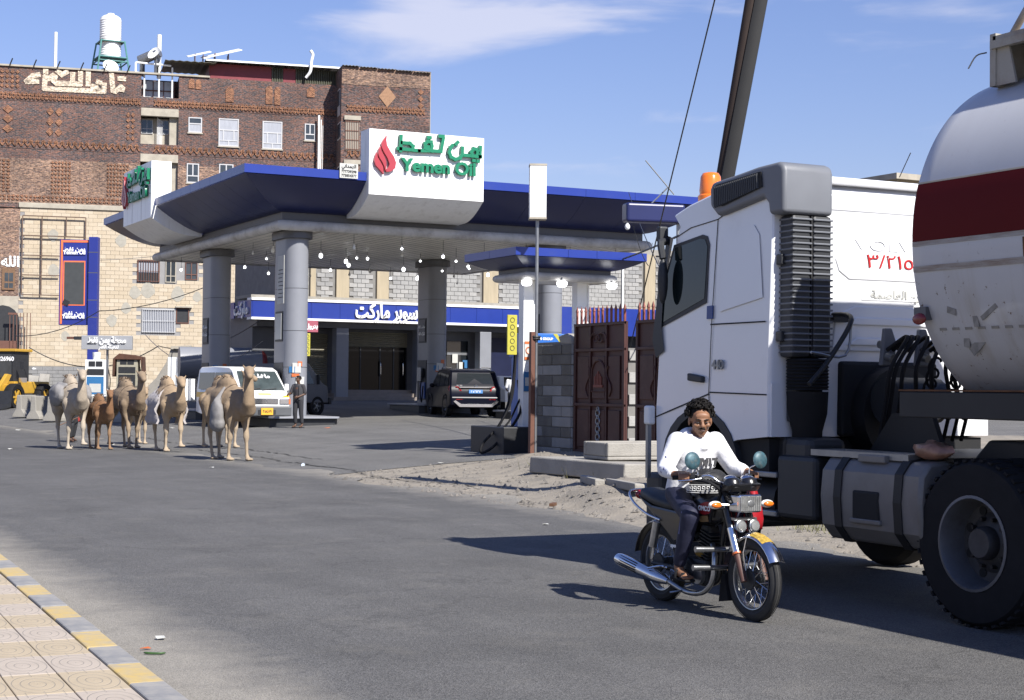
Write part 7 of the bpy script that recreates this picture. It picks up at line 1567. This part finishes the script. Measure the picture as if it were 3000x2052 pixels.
p = on(213, 1296, 0)
o = standing('person', 'camel driver in dark clothes walking behind the pale camel with a stick', (p.x, p.y, gh(p.x,p.y)), R(20), mk('driver_shirt', (.10,.08,.07), .9, var=.2), M_ct, M_skind, M_hair, {-1:((-.25,-.05,1.12),(-.22,-.2,.95)), 1:((.24,.0,1.1),(.22,-.2,1.0))}, {-1:((-.10,-.1,.5),(-.10,-.02,.1)), 1:((.10,.05,.5),(.1,.16,.12))}, 1.66, 0)
q = MB(); q.loft([[(.22*w*math.cos(a)+.16, .05+.12*w*math.sin(a), z) for a in [2*math.pi*i/14 for i in range(14)]] for z, w in ((1.25,.5),(1.1,.9),(.9,1.05),(.68,.9),(.6,.6))]); q.v = [v*(1+.03*math.sin(v.z*40+v.x*30)) for v in q.v]; q.build('shawl', mk('red_patterned_cloth', (.42,.05,.04), .9, var=.7, scale=9), o, smooth=60)
MB().tube([(-.75,-.3,.45),(.0,-.25,.72),(.5,-.15,.88)],.012,6).build('stick', M_wood, o)
p = at(1502, 1190, 58); standing('person', 'attendant in pale shirt leaning by the dark car', (p.x, p.y, gh(p.x,p.y)), R(160), M_plast, M_ct, M_skind, M_hair, {-1:((-.24,-.08,1.14),(-.15,-.28,1.1)), 1:((.24,-.05,1.12),(.2,-.25,1.05))}, {-1:((-.10,0,.5),(-.11,.02,.1)), 1:((.10,.0,.5),(.12,.04,.1))}, 1.68, 0)

# ================================================================ camels
def camel_mat(name, c, leg):
    m = mk(name, c, .9, var=.16, scale=5, bump=.25, bscale=28, dirt=tuple(x*.5 for x in c), damt=.5, dscale=2.2); N, L, b = N_(m)
    t = N.new('ShaderNodeTexCoord').outputs['Object']; z = N.new('ShaderNodeSeparateXYZ'); L.new(t, z.inputs[0])
    n = N.new('ShaderNodeTexNoise'); n.inputs['Scale'].default_value = 3; L.new(t, n.inputs[0])
    ad = N.new('ShaderNodeMath'); ad.operation = 'MULTIPLY_ADD'; ad.inputs[1].default_value = .5; L.new(n.outputs[0], ad.inputs[0]); L.new(z.outputs[2], ad.inputs[2])
    mr = N.new('ShaderNodeMapRange'); mr.inputs[1].default_value = .75; mr.inputs[2].default_value = 1.3; L.new(ad.outputs[0], mr.inputs[0])
    x = N.new('ShaderNodeMix'); x.data_type = 'RGBA'; x.inputs[6].default_value = (*tone(leg), 1); L.new(b.inputs['Base Color'].links[0].from_socket, x.inputs[7]); L.new(mr.outputs[0], x.inputs[0]); L.new(x.outputs[2], b.inputs['Base Color'])
    return m
C_tan = camel_mat('camel_tan', (.37,.265,.165), (.46,.355,.24)); C_pale = camel_mat('camel_pale', (.49,.405,.305), (.54,.46,.355)); C_brown = camel_mat('camel_brown', (.27,.135,.062), (.31,.185,.10)); C_sand = camel_mat('camel_sand', (.44,.315,.195), (.52,.41,.285)); C_dark = camel_mat('camel_dusky', (.33,.24,.155), (.40,.30,.20))
M_tuft = mk('hump_tuft', (.13,.085,.05), .95, var=.3, scale=20); M_rope = mk('rope', (.17,.12,.085), .9); M_sack = mk('grey_sack', (.30,.285,.275), .9, var=.15, scale=8, bump=.4, bscale=10); M_sackw = mk('ragged_cloth', (.54,.50,.49), .9, var=.15, scale=8)
def camel(label, px, py, heading, S, mat, gait, neck=0.0, turn=0.0, load=None, tuft=True):
    """forward is local +X; heading is measured from world -Y towards +X; gait = foot offsets (fl, fr, hl, hr) and lifts"""
    p = on(px, py, 0); o = thing('camel', label, 'camel', (p.x, p.y, gh(p.x,p.y)), R(-90)+heading, 'camels walking along the road'); 
    b = MB(); Z = lambda x, y, z: V((x*S, y*S, z*S))
    secs = ((-.86,.05,.06,1.34),(-.80,.15,.20,1.33),(-.66,.235,.31,1.34),(-.42,.265,.335,1.37),(-.1,.325,.375,1.36),(.2,.34,.40,1.33),(.45,.30,.40,1.29),(.62,.24,.36,1.27),(.76,.16,.25,1.27),(.84,.06,.1,1.27))
    b.loft([[Z(x, w*math.cos(t), z+h*math.sin(t)) for t in [2*math.pi*i/20 for i in range(20)]] for x, w, h, z in secs])
    b.ell(Z(-.10,0,1.68),(.40*S,.18*S,.27*S),16,10); b.ell(Z(-.13,0,1.86),(.2*S,.10*S,.13*S),12,8)
    ct, st = math.cos(turn), math.sin(turn)
    nk = [((.70,0,1.24),.215),((.92,0,1.18),.185),((1.08,0,1.33),.15),((1.14,0,1.58+neck*.5),.122),((1.16,0,1.80+neck),.104),((1.17,0,1.94+neck),.098)]
    b.chain([(Z(.92+(q[0]-.92)*ct if q[0] > .92 else q[0], (q[0]-.92)*st if q[0] > .92 else 0, q[2]), r*S) for q, r in nk], 12)
    hc = V((1.17+.0, 0, 1.97+neck)); hx, hy = .92+(.25)*ct, .25*st
    def Hd(f, l, u): return Z(hx+f*math.cos(turn)-l*math.sin(turn), hy+f*math.sin(turn)+l*math.cos(turn), 1.97+neck+u)
    b.chain([(Hd(.0,0,.03),.125*S),(Hd(.13,0,.0),.108*S),(Hd(.25,0,-.055),.084*S),(Hd(.335,0,-.085),.076*S)], 12); b.ell(Hd(.34,0,-.12),(.055*S,.05*S,.045*S),10,8); b.ell(Hd(.20,0,-.085),(.09*S,.055*S,.05*S),10,8)
    for s in (-1,1): b.ell(Hd(.07,s*.085,.065),(.035*S,.03*S,.028*S),8,6); b.chain([(Hd(-.05,s*.085,.09),.03*S),(Hd(-.07,s*.13,.155),.024*S),(Hd(-.06,s*.14,.19),.01*S)], 7)
    for k, (s, front) in enumerate(((1,True),(-1,True),(1,False),(-1,False))):
        dx, lift = gait[k]; y = s*.165
        if front:
            J_ = [((.46,s*.19,1.22),.175),((.44,s*.185,.98),.125),((.455+dx*.4,y,.74+lift*.3),.068),((.46+dx*.55,y,.60+lift*.35),.072),((.455+dx*.6,y,.54+lift*.35),.075),((.45+dx*.7-lift*.1,y,.42+lift*.5),.045),((.44+dx*.9-lift*.5,y,.16+lift),.041),((.47+dx-lift*.5,y,.06+lift),.055)]
        else:
            J_ = [((-.58,s*.16,1.28),.235),((-.50,s*.185,1.02),.165),((-.56+dx*.3,y*1.05,.84+lift*.2),.092),((-.64+dx*.45,y,.66+lift*.3),.062),((-.66+dx*.5,y,.60+lift*.3),.062),((-.64+dx*.65,y,.46+lift*.5),.042),((-.60+dx*.9-lift*.4,y,.15+lift),.040),((-.57+dx-lift*.4,y,.06+lift),.052)]
        b.chain([(Z(*q), r*S) for q, r in J_], 10); f = J_[-1][0]
        for t in (-1,1): b.ell(Z(f[0]+.07,f[1]+t*.04,.038+lift),(.10*S,.055*S,.036*S),9,6)
    b.chain([(Z(-.82,0,1.42),.05*S),(Z(-.92,0,1.2),.035*S),(Z(-.93,0,.92),.025*S),(Z(-.92,0,.78),.035*S)], 8)
    b.build('body', mat, o, remesh=.024*S, soft=3)
    for s in (-1,1): MB().ell(Hd(.085,s*.108,.055),.017*S,8,6).build('eye', M_ink, o, smooth=60); MB().ell(Hd(.385,s*.028,-.078),(.012*S,.014*S,.008*S),6,5).build('nostril', M_ink, o)
    if tuft:
        q = MB(); r = random.Random(int(px))
        for i in range(90): a = Z(-.12+r.gauss(0,.11), r.gauss(0,.045), 1.88+r.uniform(-.04,.05)); q.tube([a, a+V((r.gauss(0,.05)-.03,r.gauss(0,.04),r.uniform(.02,.07)))*S], [.02*S,.004], 4)
        for i in range(40): a = Z(1.0+r.uniform(-.1,.05), r.gauss(0,.04), 1.15+r.uniform(-.12,.1)); q.tube([a, a+V((r.gauss(0,.02),r.gauss(0,.02),-.09))*S], [.012*S,.003], 4)
        q.build('hair_tuft', M_tuft, o)
    q = MB(); q.torus(Z(.98,0,1.24),(1,0,.9),.15*S,.008*S,20,5); q.torus(Z(.32,0,1.33),(1,0,0),.375*S,.014*S,26,5).build if False else None; q.build('rope_collar', M_rope, o)
    if load:
        for s, kind in load:
            if kind == 'sack':
                q = MB(); q.ell(Z(.22,s*.42,1.06),(.24*S,.13*S,.36*S),14,10); q.ell(Z(.2,s*.40,.86),(.26*S,.16*S,.22*S),12,8); q.chain([(Z(.22,s*.40,1.35),.09*S),(Z(.15,s*.2,1.66),.05*S)],8); q.v = [v*(1+.015*math.sin(v.z*35+v.x*25)) for v in q.v]; q.build('sack', M_sack, o, remesh=.03, soft=2)
            if kind == 'blanket':
                q = MB(); n = 14; q.loft([[Z(x+.02*math.sin(i*2.1), s*(.08+.33*math.sin(min(1,i/6)*1.57)+.05*math.sin(x*20+i)), 1.70-.04*max(0,6-abs(i))*0-.075*i) for i in range(n)] + [Z(x, s*(.06+.33*math.sin(min(1,i/6)*1.57)+.05*math.sin(x*20+i))-s*.03, 1.68-.075*i) for i in range(n)][::-1] for x in [-.5+.1*k for k in range(9)]]); q.build('saddle_cloth', M_sackw, o, smooth=60)
            if kind == 'pack':
                q = MB(); q.ell(Z(-.05,s*.36,1.42),(.5*S,.16*S,.30*S),14,10); q.chain([(Z(-.3,s*.2,1.66),.1*S),(Z(.2,s*.2,1.66),.1*S)],8); q.v = [v*(1+.02*math.sin(v.z*25+v.x*30)) for v in q.v]; q.build('pack', M_sack, o, remesh=.03, soft=2)
    q = MB(); q.tube([Z(.28,.385*math.cos(t)*.93,1.32+.41*math.sin(t)*1.03) for t in [2*math.pi*i/24 for i in range(25)]], .008*S, 5); q.build('girth_rope', M_rope, o)
    return o
g1 = ((.16,0),(-.12,0),(-.18,0),(.14,0)); g2 = ((-.1,0),(.2,.0),(.12,0),(-.2,.06)); g3 = ((.2,.12),(-.08,0),(-.1,0),(.16,0)); g4 = ((-.05,0),(.12,.1),(.1,0),(-.12,0))
"order in the string, from the road's near side"
camel('pale whitish camel with a grey pack, first of the string beside the barriers', 205, 1316, R(5), .98, C_pale, g3, -.02, R(-14), [(1,'pack'),(-1,'pack')])
camel('small reddish brown camel calf second in the string', 290, 1316, R(8), .73, C_brown, g1, .0, R(-16))
camel('dusky tan camel with raised head between the brown calf and the little pale calf', 368, 1312, R(9), .95, C_dark, g2, .02, R(-12))
camel('little pale camel calf half hidden behind the dusky camel', 404, 1302, R(-2), .76, C_sand, g4, .0, R(-4))
camel('sandy camel with white ragged saddle cloth walking with one foreleg lifted', 490, 1322, R(3), .97, C_sand, g3, -.16, R(-10), [(1,'blanket'),(-1,'blanket')])
camel('sandy camel mostly hidden behind the largest tan camel', 650, 1322, R(14), .93, C_sand, g4, .0, R(10), None)
camel('largest tan camel in front with a grey sack hanging at its flank', 668, 1348, R(11), .98, C_tan, g1, .04, R(-26), [(-1,'sack')])
# ================================================================ pole, wires, litter, loose stones
dP = 22.5
def pp(px, py): return at(px, py, dP)
base = pp(1975, 1440); top = pp(2248, -260)
o = thing('utility_pole', 'leaning dark utility pole rising behind the truck cab', 'pole', (base.x, base.y, 0)); B0 = V((base.x, base.y, 0))
ax = (top-base)
MB().tube([base-B0-ax*.02, top-B0], [.14,.105], 14).build('shaft', mk('weathered_pole', (.042,.025,.018), .85, var=.35, scale=4, stretch=(3,3,.4)), o, smooth=50)
off = rt0*-.09-Vector((fwd.x,fwd.y,0))*.13
b = MB(); n = 16; pts = [base-B0+ax*(k/n)+off*(1-.3*k/n)+rt0*(.20*(k/n)) for k in range(n+1)]
b.loft([[p+rt0*c[0]+Vector((fwd.x,fwd.y,0))*c[1] for c in ((-.10,.05),(-.09,-.03),(.0,-.05),(.085,-.03),(.10,.05),(.0,.03))] for p in pts]); b.build('cable_guard', mk('guard_sheet', (.013,.0125,.012), .55, .2, var=.2, scale=3), o, smooth=30)
def wire(name, label, pts, r=.012, mat=M_dark, cat='cable', group='overhead cables', n=5):
    c = V(pts[0]); q = tag(MB().tube([V(p)-c for p in pts], r, n).build(name, mat, None, smooth=60), label, cat, group); q.location = c; return q
def sag(a, c, s, n=14): return [lerp(V(a), V(c), k/n)-V((0,0,1))*s*4*(k/n)*(1-k/n) for k in range(n+1)]
g0 = on(1776, 1326, .27); g0.z = gh(g0.x, g0.y)+.02; g1_ = pp(2150, -230)
o = thing('guy_wire', 'taut steel guy wire with clamp running from the ground before the gate to the pole', 'guy wire', g0); d = g1_-g0
MB().tube([V((0,0,0)), d], .012, 6).build('wire', M_dark, o); MB().tube([V((0,0,0)), d*.165], .026, 8).build('rod', M_steel, o, smooth=60)
q = MB()
for k in range(5): q.ell(d*(.165+.012*k), (.05,.05,.06), 8, 6)
q.build('clamp', M_dark, o)
a0, a1 = at(45, 985, 80), at(290, 912, 80); a2 = at(600, 842, 80); wire('overhead_cable', 'black cable sagging across the cream wall past the pylon', sag(a0,a1,.35,8)[:-1]+sag(a1,a2,.25,8), .022)
wire('overhead_cable', 'thin grey cable running level over the cream wall', sag(at(-20,752,90), at(470,750,90), .25), .014, M_steel)
wire('overhead_cable', 'cable bundle drooping low behind the camels', sag(at(85,1018,86), at(465,1014,86), 1.1, 16), .028); wire('overhead_cable', 'cable rising from the camels to the front column', sag(at(465,1014,82), at(760,940,70), .6), .022)
wire('overhead_cable', 'cable bundle crossing above the rebar beside the truck cab', sag(at(1470,768,52), at(1990,690,30), .5), .02); wire('overhead_cable', 'thin cable hanging from the canopy edge to the truck side', sag(at(1842,565,50), at(1985,880,30), .2), .012); wire('overhead_cable', 'pair of loose strands below the blue light box', sag(at(1855,660,30), at(1900,780,30), .1), .008)
wire('overhead_cable', 'slack grey cable dipping between stone wall and front column', sag(at(420,975,84), at(770,1000,70), 1.4, 16), .018, M_steel)
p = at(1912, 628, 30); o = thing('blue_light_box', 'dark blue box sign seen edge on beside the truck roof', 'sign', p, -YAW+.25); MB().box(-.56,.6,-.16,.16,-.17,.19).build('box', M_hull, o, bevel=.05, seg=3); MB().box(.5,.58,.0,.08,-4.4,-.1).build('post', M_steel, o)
MB().tube([V((-.04,0,.18)), V((.28,-.02,.5)), V((-.16,0,.9))][:2], .015, 6).build('strut', M_steel, o); MB().tube([at(1892,470,30)-p, at(1975,572,30)-p], .012, 6).build('rod', M_dark, o)
# security cameras
p = at(1838, 668, 48.6); o = thing('security_camera', 'small white camera hanging below the canopy edge band', 'camera', p); MB().cyl((0,0,.1),(0,0,.25),.03,n=8).build('mount', M_plast, o); MB().ell((0,0,.03),(.08,.08,.1),12,8).build('dome', M_plast, o, smooth=60)
# tree behind the truck, house behind
p = at(2520, 900, 45); o = thing('young_tree', 'sparse leafy tree top showing over the truck cab roof', 'tree', (p.x, p.y, gh(p.x,p.y))); zt_ = at(2510, 490, 45).z-gh(p.x,p.y)
MB().tube([(0,0,0),(.1,.05,zt_*.5),(0,0,zt_*.85)], [.14,.1,.05], 8).build('trunk', M_wood, o); r = random.Random(9); tw = MB(); lf = MB()
for i in range(26):
    a = r.uniform(0,6.28); e = r.uniform(.1,1.3); L = r.uniform(.4,1.05); s0 = V((0,0,zt_*.78+r.uniform(0,.35))); tip = s0+V((math.cos(a)*math.cos(e),math.sin(a)*math.cos(e),math.sin(e)*.75))*L; tw.tube([s0,lerp(s0,tip,.5)+V((0,0,.06)),tip],[.02,.013,.006],5)
    for k in range(16):
        c = lerp(s0,tip,r.uniform(.35,1.05))+V((r.gauss(0,.06),r.gauss(0,.06),r.gauss(0,.06))); u = V((r.gauss(0,1),r.gauss(0,1),r.gauss(0,1))).normalized(); w, x = frame_of(u); s = r.uniform(.03,.06); lf.add([c-w*s,c+x*s*.5,c+w*s*1.2,c-x*s*.5],[(0,1,2,3)])
tw.build('branches', M_wood, o); lf.build('crown', mk('leaf', (.075,.085,.03), .6, var=.3, scale=6), o)
p = at(2760, 900, 70); o = thing('distant_house', 'sand coloured flat house corner above the truck cab roof', 'house', (p.x, p.y, 1), -YAW+.5); hz = at(2640, 520, 70).z-1; MB().box(-2.6,7,0,7,-1,hz-.25).build('wall', M_pil, o); MB().box(-2.9,7.3,-.3,7.3,hz-.25,hz).build('roof', M_lint, o); q = MB().box(-1.5,-.3,-.06,-.002,hz-2.4,hz-1.1).build('window', M_brown, o); MB().box(-1.4,-.4,-.08,-.061,hz-2.3,hz-1.2).build('pane', M_wg, q)
wire('aerial', 'thin black aerial mast leaning over the truck cab roof', [at(2635,520,40), at(2668,448,40)], .012, M_dark, 'aerial', None)
# broken kerb stones by the slab, timber, weeds, stones
for i, (px, py, L, lab) in enumerate(((1735, 1462, 1.1, 'short broken kerb stone on the dirt in front of the slab'), (1830, 1478, 1.3, 'longer broken kerb stone lying behind the motorcycle seat'))):
    p = on(px, py, .05); q = tag(MB().ext([(-.08,0),(.08,0),(.07,.11),(-.08,.12)], -L/2, L/2).build('kerb_fragment', M_conc, None, bevel=.02), lab, 'kerb stone', 'broken kerb stones'); q.location = (p.x, p.y, vz(p.x,p.y)-.01); q.rotation_euler = (0,0,R(-18+6*i))
p = on(1620, 1481, .04); q = tag(MB().box(-.12,.12,-.035,.035,0,.045).build('wood_offcut', M_wood, None, bevel=.006), 'brown offcut of wood on the dusty road edge', 'wood'); q.location = (p.x, p.y, .03); q.rotation_euler = (0,0,.9)
r = random.Random(12); gm = MB()
for i in range(3000):
    x = 10.5+abs(r.gauss(0,1.9)); y = r.uniform(3,29)
    if r.random() < .35: x = r.uniform(10.6,15.5); y = r.uniform(17,29)
    s = r.choice((.010,.012,.014,.018,.024,.04)) * r.uniform(.7,1.2); z = max(0, vz(x,y)); c = V((x,y,z+s*.1))
    P = [c+V((math.cos(k*1.257+i)*s*r.uniform(.7,1.3), math.sin(k*1.257+i)*s*r.uniform(.7,1.3), 0)) for k in range(5)]+[c+V((0,0,s*r.uniform(.6,1.1)))]
    gm.add(P, [(0,1,5),(1,2,5),(2,3,5),(3,4,5),(4,0,5)])
tag(gm.build('gravel', mk('gravel_grey', (.22,.20,.175), .95, var=.45, scale=.9), None), 'loose gravel and rubble strewn along the dirt edge', 'gravel', kind='stuff')
wd = MB()
for (px, py, n) in ((1590, 1402, 70), (2390, 1545, 60), (1700, 1420, 40), (2470, 1560, 40)):
    p = on(px, py, .1)
    for i in range(n):
        c = V((p.x+r.gauss(0,.18), p.y+r.gauss(0,.18), vz(p.x,p.y))); t = V((r.gauss(0,.07), r.gauss(0,.07), r.uniform(.08,.22))); w = V((r.gauss(0,1),r.gauss(0,1),0)).normalized()*.006; wd.add([c-w,c+w,c+t*.6+w*.7,c+t,c+t*.6-w*.7],[(0,1,2,3,4)])
tag(wd.build('weeds', mk('dry_weed', (.20,.19,.09), .8, var=.3, scale=2), None), 'sparse dry weeds growing around the concrete slab', 'weeds', kind='stuff')
# litter
def scrap(px, py, m, s, label, z=.006, name='litter_scrap'):
    p = on(px, py, 0); q = MB(); r = random.Random(int(px)); n = 6
    P = [V((math.cos(2*math.pi*k/n)*s*r.uniform(.6,1.3), math.sin(2*math.pi*k/n)*s*.6*r.uniform(.6,1.3), r.uniform(0,s*.35))) for k in range(n)]
    q.loft([P, [v+V((0,0,.004)) for v in P]]); o = tag(q.build(name, m, None), label, 'litter', 'scraps of litter'); o.location = (p.x, p.y, gh(p.x,p.y)+z); return o
for (px, py, m, s, lab) in ((960,1293,M_orange,.09,'orange scrap on the forecourt in front of the shop steps'), (620,1372,M_paper,.07,'white paper scrap on the road near the front camel feet'), (470,1875,M_paper,.05,'torn white scrap on the road by the kerb'), (52,1262,M_paper,.09,'white scrap on the road beside the first barrier'), (500,1277,M_paper,.12,'pale paper strip lying behind the sandy camel'), (30,1318,M_paper,.07,'white scrap on the far road edge'), (1290,1385,M_paper,.06,'pale scrap at the dirt edge'), (1690,1465,M_sticker,.06,'blue scrap in the dirt by the broken kerb'), (1600,1540,M_paper,.05,'small pale scrap at the asphalt edge'), (430,1905,M_orange,.035,'small orange peel beside the melon rind'), (330,1305,M_paper,.05,'white crumb of litter under the string of camels')): scrap(px, py, m, s, lab)
p = on(455, 1917, 0); o = tag(MB().tube([(-.04*math.cos(t), .075*math.sin(t), .0) for t in [R(-70)+R(140)*k/10 for k in range(11)]], [.002,.006,.008,.008,.008,.008,.008,.008,.008,.006,.002], 6).build('melon_rind', mk('rind', (.05,.12,.03), .5, var=.4, scale=20), None, smooth=60), 'curved green melon rind lying on the road by the kerb', 'rind'); o.location = (p.x, p.y, .012); o.rotation_euler = (0,0,R(60))
p = on(888, 1368, 0); o = thing('water_bottle', 'crushed clear plastic bottle lying on the road', 'bottle', (p.x, p.y, .04), 1.2); MB().cyl((-.13,0,0),(.10,0,0),.038,n=12).build('bottle', mk('clear_plastic', (.55,.62,.70), .15, var=.2, scale=15), o, smooth=50); MB().cyl((.10,0,0),(.15,0,0),.038,.014,n=12).build('neck', MATS['clear_plastic'], o, smooth=50); MB().cyl((.15,0,0),(.17,0,0),.017,n=10).build('cap', M_sticker, o)
# cracks in the asphalt edge: low ridges of broken surfacing
ck = MB()
for s0 in ((-.2,12.2,33,52),(.25,11.6,24,40)):
    y = s0[2]; x = s0[1]
    while y < s0[3]:
        L = r.uniform(.15,.5); ck.add([(x,y,gh(x,y)+.004),(x+r.uniform(.02,.05),y,gh(x,y)+.004),(x+r.uniform(.0,.06),y+L,gh(x,y+L)+.004),(x-.02,y+L,gh(x,y+L)+.004)],[(0,1,2,3)]); y += L*1.02; x += r.gauss(0,.05)
tag(ck.build('crack', mk('crack_dark', (.05,.048,.045), .95, var=.2), None), kind='structure')
